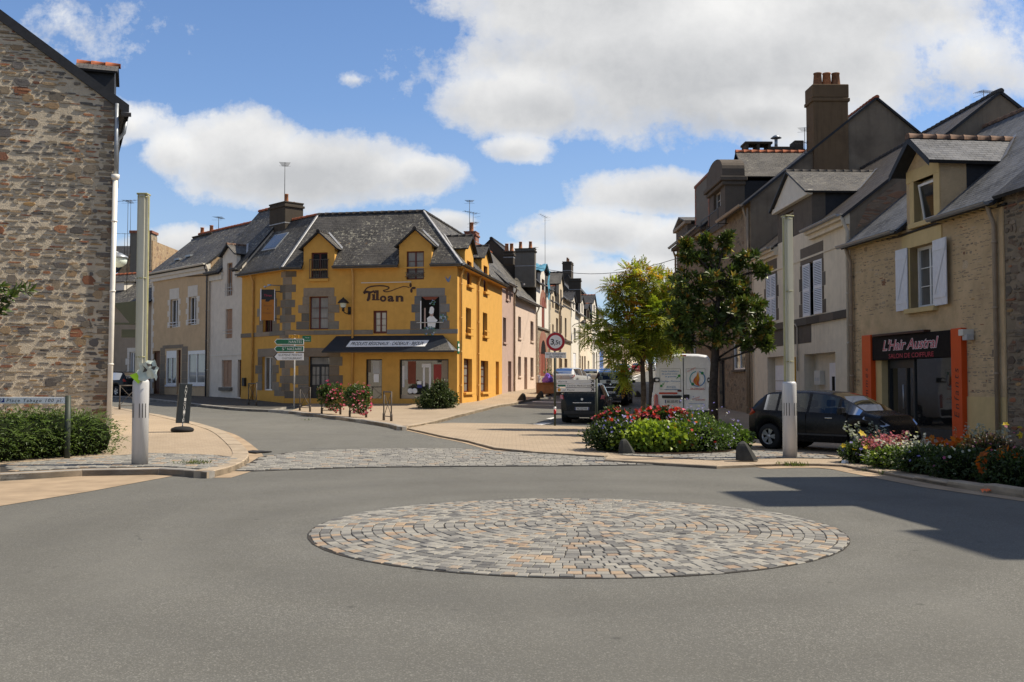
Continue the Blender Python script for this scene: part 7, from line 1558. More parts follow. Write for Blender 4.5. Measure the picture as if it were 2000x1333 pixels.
def direction_post():
    b = G(574, 794, KH); Y = b.y; r = empty('direction_sign', b, 0, 'green and white arrow road direction boards on one post by the shop door', 'direction sign'); q = lambda u, v: (at(u, v, Y).x-b.x, at(u, v, Y).z-b.z)
    p = MB(); post(p, 0, .05, q(574, 654)[1], .032, M['grey_paint']); p.build('post', r)
    def arrow(u0, u1, v0, v1, m, edge):
        x0, z1 = q(u0, v0); x1, z0 = q(u1, v1); zc = (z0+z1)/2; k = (z1-z0)*.42; s = MB(); s.prism([(x0, zc), (x0+k, z0), (x1, z0), (x1, z1), (x0+k, z1)], -.02, .01, edge); g = .028; s.prism([(x0+g*1.4, zc), (x0+k+g*.3, z0+g), (x1-g, z0+g), (x1-g, z1-g), (x0+k+g*.3, z1-g)], -.024, -.019, m); return s, x0, x1, z0, z1
    s, x0, x1, z0, z1 = arrow(536, 593.5, 662.3, 673.6, M['sign_green'], M['sign_white']); s.text('NANTES', (x1-.09, -.027, (z0+z1)/2), .60, .12, M['sign_white'], align='R', spacing=1.1); s.build('arrow_board', r)
    s, x0, x1, z0, z1 = arrow(535.5, 593.5, 676, 687.8, M['sign_green'], M['sign_white']); s.text('NAZAIRE', (x1-.09, -.027, (z0+z1)/2), .67, .12, M['sign_white'], align='R', spacing=1.1); s.text('S', (x1-.96, -.027, (z0+z1)/2), .085, .12, M['sign_white']); s.text('T', (x1-.86, -.027, (z0+z1)/2+.04), .05, .06, M['sign_white']); s.build('arrow_board', r)
    s, x0, x1, z0, z1 = arrow(536.5, 593, 690, 704, M['sign_white'], M['sign_white']); zc = (z0+z1)/2; s.text('GUEMENÉ PENFAO', (x1-.08, -.027, zc+.075), 1.08, .092, M['sign_black'], align='R', spacing=1.08); s.text('CHÂTEAUBRIANT', (x1-.08, -.027, zc-.075), .92, .092, M['sign_black'], align='R', spacing=1.08); s.prism([(x0-.06, zc), (x0+.12, z0-.02), (x0+.16, z0+.02), (x0+.02, zc), (x0+.16, z1-.02), (x0+.12, z1+.02)], -.018, .008, M['sign_black']); s.build('arrow_board', r)
    x0, z1 = q(564, 654.5); x1, z0 = q(584, 660.8); s = MB(); s.bbox(x0, x1, -.02, .01, z0, z1, M['sign_yellow'], .004); s.text('D 775', ((x0+x1)/2, -.023, (z0+z1)/2), (x1-x0)*.78, (z1-z0)*.66, M['sign_black'], bold=.01); s.build('road_number_plate', r)
    x0, z1 = q(590, 656); x1, z0 = q(607, 668); s = MB(); s.bbox(x0, x1, .06, .08, z0, z1, M['sign_green'], .004); s.text('Toutes', ((x0+x1)/2+.02, .057, z1-.09), .2, .045, M['sign_white']); s.text('directions', ((x0+x1)/2+.02, .057, z0+.07), .27, .045, M['sign_white']); s.build('panel', r)
direction_post()
def weight_sign():
    b = G(1084, 832, .05); Y = b.y; r = empty('weight_limit_sign', b, 0, 'round red and white 3,5t weight limit sign on a grey post', 'road sign'); q = lambda u, v: (at(u, v, Y).x-b.x, at(u, v, Y).z-b.z)
    p = MB(); post(p, 0, .03, q(1085, 648)[1], .038, M['sign_back']); p.lathe([(.042, 0), (.042, .10)], M['sign_white'], (0, .03, .55), 12); p.lathe([(.043, 0), (.043, .16)], M['sign_red'], (0, .03, .40), 12); p.build('post', r)
    x, z = q(1085, 668); R_ = (q(1103.5, 668)[0]-q(1066.5, 668)[0])/2; d = MB(); d.lathe([(R_, -.0), (R_, -.02)], M['grey_paint'], (x, 0, z), 40, axis='y'); d.lathe([(R_*.965, -.018), (R_*.965, -.024)], M['sign_red'], (x, 0, z), 40, axis='y'); d.lathe([(R_*.70, -.02), (R_*.70, -.028)], M['sign_white'], (x, 0, z), 40, axis='y')
    d.text('3', (x-R_*.34, -.0315, z+.0), R_*.36, R_*.58, M['sign_black'], bold=.02); d.text(',', (x-R_*.07, -.0315, z-R_*.02), R_*.09, R_*.50, M['sign_black'], bold=.02) if False else d.prism([(x-R_*.10, z-R_*.22), (x-R_*.02, z-R_*.22), (x-R_*.09, z-R_*.42), (x-R_*.14, z-R_*.40)], -.0315, -.028, M['sign_black']); d.text('5t', (x+R_*.27, -.0315, z-R_*.06), R_*.50, R_*.44, M['sign_black'], bold=.012); d.build('disc', r)
    x0, z1 = q(1064.5, 688.5); x1, z0 = q(1106, 700); s = MB(); s.bbox(x0, x1, -.02, .0, z0, z1, M['sign_white'], .006); s.text('SAUF TRANSPORTS', ((x0+x1)/2, -.023, z0+(z1-z0)*.70), (x1-x0)*.9, .068, M['sign_black'], spacing=1.1); s.text('EN COMMUN', ((x0+x1)/2, -.023, z0+(z1-z0)*.26), (x1-x0)*.58, .068, M['sign_black'], spacing=1.1); s.build('plate', r)
    return b
WSB = weight_sign()
def finger_board():
    Y = WSB.y-.05; b = Vector((at(1165, 820, Y).x, Y, 0)); b.z = H(b.x, b.y)+.05; r = empty('local_direction_sign', b, 0, 'three white local direction boards between two posts in front of the dark hatchback', 'direction sign'); q = lambda u, v: (at(u, v, Y).x-b.x, at(u, v, Y).z-b.z)
    p = MB(); post(p, 0, .0, q(1165, 740)[1], .05, M['sign_back']); p.build('post', r)
    for v0, v1, t, ic in ((742, 749.2, 'Mairie', 0), (750, 757, 'Centre Médico-social', 1), (758.2, 765.6, 'La Poste', 2)):
        x0, z1 = q(1087, v0); x1, z0 = q(1163, v1); s = MB(); s.bbox(x0, x1, -.04, -.01, z0, z1, M['sign_white'], .004); zc = (z0+z1)/2; h = .062
        xs = x0+(.05 if ic == 0 else (.36 if ic == 1 else .21)); w = {0: .30, 1: .92, 2: .40}[ic]; s.text(t, (xs, -.043, zc), w, h, M['sign_black'], align='L', shear=.2, spacing=1.2)
        if ic == 1: s.bbox(x0+.04, x0+.31, -.043, -.03, z0+.03, z1-.03, M['sign_green'], .01)
        if ic == 2: s.lathe([(.055, -.0), (.055, -.004)], M['sign_yellow'], (x0+.09, -.04, zc), 14, axis='y')
        xa = x1-.11; s.prism([(xa-.05, zc+.05), (xa+.05, zc+.05), (xa+.05, zc-.05), (xa+.028, zc-.05), (xa+.028, zc+.006), (xa-.045, zc-.06), (xa-.06, zc-.045), (xa+.006, zc+.028), (xa-.05, zc+.028)], -.044, -.04, M['sign_black']); s.build('board', r)
finger_board()
def barrier(p, ang, label):
    r = empty('pedestrian_barrier', p, ang, label, 'barrier', 'pedestrian barriers along the kerb'); m = M['rust_iron']; w, h = .50, 1.02
    f = MB(); f.cyl((-w, 0, -.1), (-w, 0, h), .026, .026, m, 8); f.cyl((w, 0, -.1), (w, 0, h), .026, .026, m, 8); f.cyl((-w, 0, h-.02), (w, 0, h-.02), .026, .026, m, 8); f.cyl((-w, 0, .14), (w, 0, .14), .016, .016, m, 8)
    for x in (-w, w): f.lathe([(.045, -.02), (.045, .22), (.028, .25)], m, (x, 0, 0), 10)
    f.build('frame', r); c = MB(); c.cyl((-w, 0, h-.03), (w, 0, .16), .013, .013, m, 6); c.cyl((w, 0, h-.03), (-w, .02, .16), .013, .013, m, 6); c.build('cross_bars', r); return r
def two(u0, v0, u1, v1):
    a, b = G(u0, v0, KH), G(u1, v1, KH); c = (a+b)/2; return Vector((c.x, c.y, H(c.x, c.y)+KH)), math.atan2(b.y-a.y, b.x-a.x)
b0 = barrier(*two(746, 820, 768, 823), 'brown iron barrier with crossed bars, nearest the street mouth')
BAR = [two(587, 802, 604, 804), two(638, 808, 655, 809), two(690, 814, 708, 815)]
for (p, a), lab in zip(BAR, ('brown iron barrier by the direction sign post, bare of flowers', 'brown iron barrier carrying the flower box in front of the shop door', 'brown iron barrier carrying the flower box in front of the narrow shop window')): copy_tree(b0, p, a, lab)
copy_tree(b0, *two(484, 790, 502, 793), 'dark barrier against the left end of the ochre wall')
p, a = two(247, 797, 257, 801); copy_tree(b0, p, math.radians(62), 'grey barrier seen nearly end-on behind the left lamp column')
def leaf_blob(n, c, rad, jit=.15, up=.35, r=None):
    """leaf bases on and inside an ellipsoid, with outward directions"""
    d = rng.normal(size=(n, 3)); d /= np.linalg.norm(d, axis=1, keepdims=True)
    k = rng.uniform(.62, 1.0, (n, 1))**.6*(1+rng.normal(size=(n, 1))*jit*.5)
    P = np.array(c)+d*k*np.array(rad); D = d+rng.normal(size=(n, 3))*.55+np.array([0, 0, up]); N = d+rng.normal(size=(n, 3))*.5+np.array([0, 0, .6]); return P, D, N, k[:, 0]
def cols_of(n, pal, jit=.18):
    c = np.array(pal)[rng.integers(0, len(pal), n)]; return np.clip(c*(1+rng.normal(size=(n, 1))*jit), .003, .9)
GREEN = [(.045,.085,.018),(.06,.105,.024),(.035,.07,.015),(.08,.125,.03)]; DEEP = [(.02,.042,.012),(.03,.055,.015),(.015,.032,.010),(.04,.068,.02)]; LIME = [(.27,.35,.035),(.23,.31,.03),(.17,.25,.028),(.30,.37,.05)]
PINK = [(.62,.12,.22),(.55,.06,.16),(.70,.22,.32),(.50,.03,.08)]; RED = [(.50,.018,.02),(.60,.04,.035),(.42,.01,.02),(.62,.09,.09)]; LILAC = [(.30,.26,.62),(.38,.34,.70),(.24,.20,.55)]; WHITE = [(.7,.68,.62),(.62,.6,.52)]; ORANGE = [(.60,.13,.01),(.66,.19,.012),(.5,.09,.01)]; YEL = [(.7,.5,.03),(.62,.45,.05)]
def cat(*a): return [np.concatenate([x[i] for x in a]) for i in range(3)]
def flowers(name, root, P, pal, size=.045, petals=5, mat='petal'):
    n = len(P); Pn = []; D = []; N = []; C = cols_of(n, pal, .12)
    nn = rng.normal(size=(n, 3))*.5+np.array([0, -.5, .7]); nn /= np.linalg.norm(nn, axis=1, keepdims=True); x = np.cross(nn, rng.normal(size=(n, 3))); x /= np.linalg.norm(x, axis=1, keepdims=True); y = np.cross(nn, x)
    for k in range(petals):
        t = 2*PI*k/petals; D.append(x*math.cos(t)+y*math.sin(t)+nn*.25); Pn.append(P); N.append(nn)
    s = rng.uniform(.75, 1.25, n)*size
    return leaf_mesh(name, np.concatenate(Pn), np.concatenate(D), np.concatenate(N), np.tile(s, petals), np.tile(s*.8, petals), np.tile(C, (petals, 1)), M[mat], root, .1)
def flower_box(p, a, label):
    r = empty('flower_box', p, a, label, 'flower box', 'flower boxes on the barriers'); b = MB(); b.bbox(-.46, .46, -.28, -.03, .62, .84, M['wood'], .01); b.bbox(-.46, .46, .03, .28, .62, .84, M['wood'], .01); b.build('box', r)
    P1, D1, N1, _ = leaf_blob(900, (.0, 0, .92), (.62, .42, .30)); P2, D2, N2, _ = leaf_blob(800, (.30, -.15, .62), (.42, .42, .46)); P3, D3, N3, _ = leaf_blob(350, (-.32, 0, .70), (.28, .36, .30))
    P, D, N = cat((P1, D1, N1), (P2, D2, N2), (P3, D3, N3)); n = len(P); leaf_mesh('foliage', P, D, N, rng.uniform(.06, .11, n), rng.uniform(.05, .08, n), cols_of(n, GREEN), M['leaf'], r)
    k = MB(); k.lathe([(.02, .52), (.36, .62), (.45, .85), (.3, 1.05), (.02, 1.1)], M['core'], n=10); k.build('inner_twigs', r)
    d = rng.normal(size=(170, 3)); d /= np.linalg.norm(d, axis=1, keepdims=True); d = d[:105]; F1 = np.array([.45, -.2, .55])+d*np.array([.40, .42, .46])*rng.uniform(.9, 1.1, (105, 1)); d = rng.normal(size=(14, 3)); d /= np.linalg.norm(d, axis=1, keepdims=True); d[:, 2] = abs(d[:, 2]); F2 = np.array([0, 0, .98])+d*np.array([.6, .4, .36])*1.1
    flowers('blossom', r, np.concatenate([F1, F2]), PINK, .055)
flower_box(*BAR[1], 'flower box of trailing pink geraniums in front of the shop door'); flower_box(*BAR[2], 'flower box of trailing pink geraniums in front of the narrow shop window')
def stone_bollard(p, label, w=.42, h=.42, disc=True, rz=0.0):
    r = empty('stone_bollard', p, rz, label, 'bollard', 'low stone bollards'); mb = MB(); n = 9; prof = []
    for k in range(n): t = PI*.5*k/(n-1); prof.append((w*.5*(1-(k/(n-1))**1.5)-w*.08*(k/(n-1)), h*math.sin(t)))
    R_ = []
    for k in range(n):
        f = k/(n-1); q_ = math.sqrt(max(0, 1-f**2.2)); xr, xl = -w*.12+w*.74*(1-f)**.8+.03, -w*.12-w*.32*math.sqrt(1-f**3)-.02; hw = (xr-xl)/2; sh = -(xr+xl)/2; dp = w*.30*q_+.035; z = h*f
        R_.append([mb.P((sh*-1+hw*cx_-.0, dp*cy_, z)) for cx_, cy_ in ((-1, -.6), (-.6, -1), (.6, -1), (1, -.6), (1, .6), (.6, 1), (-.6, 1), (-1, .6))])
    for a, b in zip(R_, R_[1:]):
        for k in range(8): mb.fi((a[k], a[(k+1) % 8], b[(k+1) % 8], b[k]), M['bollard'], smooth=False)
    mb.fi(R_[-1], M['bollard']); mb.build('body', r)
    if disc: d = MB(); d.lathe([(.035, -.0), (.035, -.012)], M['sign_white'], (-w*.02, -w*.19, h*.66), 14, axis='y'); d.build('reflector', r)
    return r
M['bollard'] = plain('slate_bollard', (.05, .05, .046), .85, .2, var=.3, vs=6, bump=.5, bs=35); M['bollard_light'] = plain('granite_bollard', (.20, .19, .165), .85, .2, var=.3, vs=6, bump=.5)
bb = stone_bollard(G(1455, 899, .07), 'low slate bollard with a round reflector between the two planted beds', .36, .37, True, math.radians(-12))
copy_tree(bb, G(1222, 886, .06), math.radians(10), 'low slate bollard half hidden by the left end of the flower island').scale = (.78, .78, .85); copy_tree(bb, G(1246, 776, .06), math.radians(20), 'low slate bollard behind the tree trunks by the van')
for (u, v), lab in (((1020, 782), 'low stone bollard at the kerb, nearest the ochre shop'), ((1055, 777.5), 'low stone bollard in front of the cardboard box'), ((1090, 773), 'low stone bollard hidden behind the direction boards')): copy_tree(bb, G(u, v, KH), math.radians(160), lab)
def rubbish():
    p = G(1069, 769, KH); r = empty('cardboard_box', p, math.radians(-10), 'brown cardboard box on the pavement before the arched window house', 'box'); b = MB(); b.bbox(-.62, .62, -.3, .3, 0, .52, M['card'], .01)
    for s_ in (-1, 1): b.face([(-.62, s_*.3, .52), (.62, s_*.3, .52), (.55, s_*.5, .66), (-.58, s_*.48, .64)], M['card'])
    b.build('box', r)
    r2 = empty('rubbish_bag', p+Vector((.02, 0, .50)), 0, 'shiny purple rubbish bag on top of the cardboard box', 'bag'); m = MB(); bm = bmesh.new(); bmesh.ops.create_icosphere(bm, subdivisions=3, radius=.33)
    for v in bm.verts: c = v.co; k = 1+.07*math.sin(c.x*14+c.z*9)+.05*math.sin(c.y*19+c.x*6); v.co = Vector((c.x*k, c.y*k*.9, max(c.z, -.27)*k+.27+(.18*max(0, c.z-.25)/.15)))
    m.bm(bm, M['purple'], smooth=False); bm.free(); m.build('bag', r2)
    P, D, N, _ = leaf_blob(16, (.0, 0, .72), (.25, .2, .14)); leaf_mesh('leaves', P, D, N, .22, .08, cols_of(16, GREEN), M['leaf'], r2)
rubbish()
def white_post():
    p = G(1051.5, 768, KH); r = MB(); r.lathe([(.12, 0), (.12, 1.0), (.11, 1.03), (.02, 1.04)], M['pipe_white'], n=14); tag(r.build('marker_post', None, p), 'short white post against the corner of the arched window house', 'post')
white_post()
def litter():
    p = G(1941, 963, .01); mb = MB(); n = 6
    for s_ in (-1, 1):
        for k in range(n-1):
            a, b = k/(n-1), (k+1)/(n-1); h = lambda t: .015+.05*t; f = lambda t: (s_*(.02+.15*t), .02*math.sin(t*5), .02+.03*abs(math.sin(t*6)))
            pa, pb = Vector(f(a)), Vector(f(b)); w0, w1 = Vector((0, h(a), .0)), Vector((0, h(b), .02)); mb.face([pa-w0, pb-w1, pb+w1, pa+w0], M['litter_orange'])
    o = mb.build('plastic_scrap', None, p); o.rotation_euler = (0, 0, -.2); tag(o, 'scrap of orange plastic lying against the right kerb', 'litter')
    p = G(1650, 909, .01); mb = MB(); bm = bmesh.new(); bmesh.ops.create_icosphere(bm, subdivisions=2, radius=.06)
    for v in bm.verts: k = random.uniform(.6, 1.25); v.co = Vector((v.co.x*k*1.1, v.co.y*k*.8, max(0, v.co.z*k+.05)))
    mb.bm(bm, M['sign_white']); bm.free(); tag(mb.build('crumpled_paper', None, p), 'crumpled white paper in the gutter by the right lamp column', 'litter')
litter()
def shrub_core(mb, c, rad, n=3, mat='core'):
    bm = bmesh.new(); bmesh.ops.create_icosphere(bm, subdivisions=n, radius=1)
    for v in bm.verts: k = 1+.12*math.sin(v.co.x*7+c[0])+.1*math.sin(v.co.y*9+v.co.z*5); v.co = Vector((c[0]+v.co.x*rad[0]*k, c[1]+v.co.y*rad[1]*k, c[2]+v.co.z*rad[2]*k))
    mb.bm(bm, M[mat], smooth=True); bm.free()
def hedge():
    a = G(-40, 912, KH); b = G(236, 889, KH); c = (a+b)/2; ang = math.atan2(b.y-a.y, b.x-a.x); L = (b-a).length; r = empty('hedge', (c.x, c.y, H(c.x, c.y)+KH), ang, 'low clipped evergreen hedge along the foot of the stone house', 'hedge')
    core = MB(); dp = 2.0; blobs = []; x = -L/2-.6
    while x < L/2+.05:
        h = .92+random.uniform(-.05, .06)-(.05 if x > L/2-.8 else 0); blobs.append(((x, dp*.64+random.uniform(-.06, .06), h*.40), (.62, dp*.52, h*.62))); x += .42
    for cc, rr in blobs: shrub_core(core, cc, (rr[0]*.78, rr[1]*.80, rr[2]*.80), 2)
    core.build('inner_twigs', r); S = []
    for cc, rr in blobs:
        n = 2300; P, D, N, k = leaf_blob(n, cc, rr, .16, .15); keep = (P[:, 2] > .04) & (P[:, 1] < dp*.98); S.append((P[keep], D[keep], N[keep]))
    P, D, N = cat(*S); D[:, 2] *= .55; n = len(P); C = cols_of(n, [(.075,.13,.025),(.10,.16,.035),(.055,.10,.022),(.13,.185,.045),(.04,.075,.018)], .2); leaf_mesh('foliage', P, D, N, rng.uniform(.045, .095, n), rng.uniform(.014, .026, n), C, M['leaf'], r, .15)
    S = []
    for cc, rr in blobs:
        for _ in range(26):
            d = rng.normal(size=3); d[1] = -abs(d[1])*.8; d[2] = abs(d[2])*.7+.05; d /= np.linalg.norm(d); p0 = np.array(cc)+d*np.array(rr)*.95; m = 16; t = np.linspace(0, .24, m)[:, None]; dd = d+rng.normal(size=3)*.35; dd /= np.linalg.norm(dd); sd = np.cross(dd, [0, 0, 1.]); sd /= max(np.linalg.norm(sd), .1)
            S.append((p0+dd*t-np.array([0, 0, 1.])*t**2*1.0, dd*.5+sd*np.where(np.arange(m)[:, None] % 2 == 0, 1, -1), np.tile([0, -.3, 1.], (m, 1))))
    P, D, N = cat(*S); n = len(P); leaf_mesh('shoots', P, D, N, rng.uniform(.04, .07, n), rng.uniform(.012, .02, n), cols_of(n, [(.09,.15,.03),(.12,.18,.045),(.07,.12,.025)], .15), M['leaf'], r, .15)
hedge()
def bush(name, p, rad, n, pal, label, ll=(.07, .13), lw=.45, mat='leaf_gloss', cat_='bush', extra=()):
    r = empty(name, p, 0, label, cat_); S = []; c0 = MB()
    for (cx, cy, cz, rx, ry, rz, m) in [(0, 0, rad[2]*.85, *rad, n)]+list(extra):
        P, D, N, _ = leaf_blob(m, (cx, cy, cz), (rx, ry, rz), .2); keep = P[:, 2] > .03; S.append((P[keep], D[keep], N[keep])); shrub_core(c0, (cx, cy, cz), (rx*.72, ry*.72, rz*.72), 2)
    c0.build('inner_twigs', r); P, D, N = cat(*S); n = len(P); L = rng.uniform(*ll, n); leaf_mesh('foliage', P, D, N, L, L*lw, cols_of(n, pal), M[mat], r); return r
p = G(852, 799, KH)+Vector((0, .6, 0)); bush('laurel_bush', p, (.75, .7, .50), 1500, [(.04,.07,.02),(.06,.095,.03),(.03,.05,.016),(.09,.12,.045)], 'round dark laurel bush at the foot of the ochre corner', (.08, .13), .42, extra=[(-.45, 0, .28, .5, .5, .3, 600), (.5, .05, .38, .45, .5, .42, 600), (.1, 0, .95, .4, .4, .32, 450)])
ISL = []
def bed_plant(u, v, label, name, w, d, h, n, pal, ll, lw, mat='leaf', fl=None, dz=.05, extra=(), cat_='plant'):
    p = G(u, v, dz)+Vector((0, d, 0)); r = bush(name, p, (w, d, h), n, pal, label, ll, lw, mat, cat_, extra)
    if fl:
        for (m, pal2, size, cx, cz, rx, rz, nm) in fl:
            q = rng.normal(size=(m, 3)); q /= np.linalg.norm(q, axis=1, keepdims=True); q[:, 1] = -abs(q[:, 1]); P = np.array([cx, 0, cz])+q*np.array([rx, d*1.05, rz])*rng.uniform(.9, 1.08, (m, 1)); P = P[P[:, 2] > .05]; flowers(nm, r, P, pal2, size)
    return r
bed_plant(1212, 884, 'dark leaved plant with lilac flower heads at the left end of the island bed', 'heliotrope', .72, .7, .36, 2600, DEEP, (.06, .11), .55, fl=[(60, LILAC, .03, 0, .5, .5, .32, 'blossom'), (10, RED, .04, .1, .8, .4, .25, 'red_blossom')])
bed_plant(1290, 886, 'bright lime green sweet potato vine spilling over the front of the island bed', 'trailing_vine', 1.05, .8, .33, 3600, LIME+LIME+[(.08,.14,.03)], (.08, .14), .8, fl=[(26, LILAC, .03, .2, .4, .9, .4, 'blossom')], extra=[(-.1, -.2, .25, .9, .6, .35, 1200)])
bed_plant(1372, 886, 'green plant dotted with blue and white daisies at the front of the island bed', 'daisy_bush', .88, .8, .37, 3400, [(.08,.14,.03),(.06,.11,.025),(.11,.17,.04),(.045,.085,.02)], (.05, .09), .5, fl=[(110, LILAC+LILAC+WHITE, .026, .1, .5, .85, .55, 'blossom'), (14, RED+ORANGE, .045, -.2, .35, .8, .35, 'red_blossom')])
bed_plant(1428, 880, 'low yellow green leafy plant at the right end of the island bed', 'ground_cover', .55, .45, .28, 1100, [(.10,.17,.03),(.14,.21,.04),(.07,.12,.025)], (.08, .13), .6)
p = G(1215, 874, .05)+Vector((0, 1.5, 0)); bed_plant(1202, 868, 'red begonia at the back left of the island bed', 'begonia', .50, .45, .46, 900, DEEP, (.08, .13), .8, fl=[(80, RED+PINK[:2], .055, 0, .52, .5, .36, 'blossom')])
bed_plant(1296, 866, 'row of scarlet begonias behind the lime vine', 'begonia', .85, .45, .46, 1500, DEEP, (.08, .14), .8, fl=[(190, RED+PINK[:1], .06, 0, .58, .82, .34, 'blossom')])
bed_plant(1362, 868, 'tall green daisy plant behind the island bed', 'daisy_bush', .62, .5, .42, 1900, [(.09,.15,.035),(.06,.11,.028),(.12,.18,.05)], (.05, .09), .45, fl=[(30, WHITE+LILAC, .025, 0, .7, .6, .5, 'blossom')])
s = MB(); drape('soil', [Vector(q[:2]) for q in px([(1178,882),(1240,887),(1330,888),(1420,884),(1455,874),(1400,862),(1300,858),(1215,862)], .06)], .07, M['soil'])
drape('soil', [Vector(q[:2]) for q in px([(1668,903),(1727,914),(1850,934),(2000,955),(2100,968)], .06)]+[Vector((9.7, 19.3)), Vector((9.0, 20.5)), Vector((7.35, 21.7))], .05, M['soil'])
def spires(name, label, u, v, n, spread, hgt, pal, size, leafpal, leafn=500, cat_='flowering plant', dz=.06, pet=4, lean=.25, per=16, depth=.7):
    """thin stems carrying loose blossom over a leafy base"""
    p = G(u, v, dz)+Vector((0, depth*.6, 0)); r = empty(name, p, 0, label, cat_); st = MB(); F = []
    for k in range(n):
        x, y = random.gauss(0, spread*.5), random.uniform(-depth*.5, depth*.5); h = hgt*random.uniform(.65, 1.1); tx, ty = x+random.gauss(0, lean), y+random.gauss(0, lean*.6); pts = [(x, y, .05), ((x*1.5+tx)/2.5, (y*1.5+ty)/2.5, h*.55), (tx, ty, h)]; st.tube(pts, [.006, .005, .002], M['stem'], 4)
        for _ in range(per): t = random.uniform(.5, 1.0); F.append((x+(tx-x)*t**1.5+random.gauss(0, .03), y+(ty-y)*t**1.5+random.gauss(0, .03), h*t+random.gauss(0, .03)))
    st.build('stems', r); P, D, N, _ = leaf_blob(leafn, (0, 0, hgt*.22), (spread*.95, depth*.75, hgt*.30)); keep = P[:, 2] > .02; P, D, N = P[keep], D[keep], N[keep]; m = len(P); L = rng.uniform(.06, .12, m); leaf_mesh('foliage', P, D, N, L, L*.32, cols_of(m, leafpal), M['leaf'], r)
    c = MB(); shrub_core(c, (0, 0, hgt*.16), (spread*.7, depth*.5, hgt*.2), 2); c.build('inner_twigs', r); flowers('blossom', r, np.array(F), pal, size, pet); return r
M['stem'] = plain('stem', (.06, .09, .03), .8, .2)
GREYG = [(.16,.19,.13),(.12,.16,.10),(.09,.13,.06)]
bed_plant(1700, 907, 'dark clump with yellow and violet pansies at the left end of the right bed', 'pansy_clump', .42, .4, .20, 1300, DEEP+GREEN[:2], (.05, .09), .5, fl=[(5, YEL, .06, -.2, .4, .3, .2, 'yellow_blossom'), (8, LILAC, .04, 0, .2, .4, .2, 'blossom')])
spires('gaura', 'pink gaura with loose airy flower stems beside the car bonnet', 1742, 908, 40, .46, .58, [(.50,.10,.18),(.42,.06,.13),(.60,.20,.27)], .028, GREEN, 900, per=15)
spires('gaura', 'white gaura with loose airy flower stems, right of the pink one', 1792, 913, 20, .38, .55, WHITE, .028, LIME[:3]+GREEN, 1100, per=14)
spires('silver_plant', 'grey green spiky plant with whitish spires at the back of the right bed', 1715, 893, 16, .35, .68, [(.45,.46,.42),(.36,.38,.33)], .030, GREYG, 300, per=12)
bed_plant(1768, 918, 'low white flowered clump at the front of the right bed', 'white_flower_clump', .55, .4, .19, 1500, GREEN+LIME[1:3], (.05, .09), .45, fl=[(26, WHITE, .026, 0, .22, .55, .25, 'blossom')])
bed_plant(1838, 928, 'dark green leafy clump with small white flowers in the middle of the right bed', 'white_flower_clump', .62, .45, .24, 1800, DEEP+GREEN[:1], (.05, .09), .5, fl=[(28, WHITE, .024, .1, .26, .6, .3, 'blossom'), (6, LILAC, .035, -.3, .2, .3, .2, 'violet_blossom')])
spires('rudbeckia', 'orange rudbeckia behind the orange salon pillar foot', 1888, 915, 30, .40, .52, ORANGE, .062, DEEP+GREEN, 800, per=4, pet=7, lean=.1)
spires('silver_plant', 'tall grey spired plant in front of the salon downpipe', 1950, 905, 22, .50, .72, [(.42,.43,.40),(.34,.36,.32)], .030, GREYG, 400, per=13)
bed_plant(1915, 940, 'dense dark groundcover at the front of the right bed', 'ground_cover', .70, .45, .25, 2000, DEEP, (.05, .09), .5, fl=[(22, WHITE+[(.4,.08,.2)], .026, 0, .3, .7, .3, 'blossom')])
bed_plant(1955, 925, 'reddish purple leaved clump in the right bed', 'purple_clump', .48, .5, .32, 1500, [(.06,.035,.03),(.045,.05,.02),(.08,.03,.035)], (.06, .1), .5, fl=[(18, [(.4,.08,.2),(.5,.12,.25)], .03, 0, .5, .5, .4, 'blossom'), (4, YEL, .06, .35, .62, .2, .2, 'yellow_blossom')])
spires('rudbeckia', 'orange rudbeckia at the kerb on the right edge of the picture', 1995, 950, 26, .42, .52, ORANGE, .058, DEEP, 1200, per=4, pet=7, lean=.1)
bed_plant(2020, 956, 'dark clump under the orange flowers at the right edge', 'ground_cover', .55, .5, .28, 1400, DEEP, (.05, .09), .5)
def weeds():
    P = []; D = []; N = []
    for u, v, n, s in ((1535, 911, 60, .12), (1556, 911.5, 60, .12), (382, 907, 70, .14), (1700, 922, 25, .08), (1728, 928, 25, .06), (1240, 777, 10, .1), (600, 822, 12, .1)):
        c = G(u, v, .0 if u > 500 else KH)
        for k in range(n): P.append((c.x+random.gauss(0, s), c.y+random.gauss(0, s*.4), c.z)); D.append((random.gauss(0, .6), random.gauss(0, .6), 1)); N.append((random.gauss(0, 1), -1, .3))
    n = len(P); o = leaf_mesh('weeds', np.array(P), np.array(D), np.array(N), rng.uniform(.05, .13, n), .014, cols_of(n, [(.10,.15,.03),(.16,.18,.05)]), M['leaf']); tag(o, kind='stuff')
weeds()
def limb(mb, a, b, r0, r1, mat, bend=.12, n=6):
    a, b = Vector(a), Vector(b); pts = []; side = (b-a).orthogonal().normalized()*random.uniform(-1, 1)*bend*(b-a).length
    for k in range(n): t = k/(n-1); pts.append(a+(b-a)*t+side*math.sin(PI*t)+Vector((0, 0, .10*(b-a).length*math.sin(PI*t)*.5)))
    mb.tube(pts, [r0+(r1-r0)*k/(n-1) for k in range(n)], mat, 7); return pts
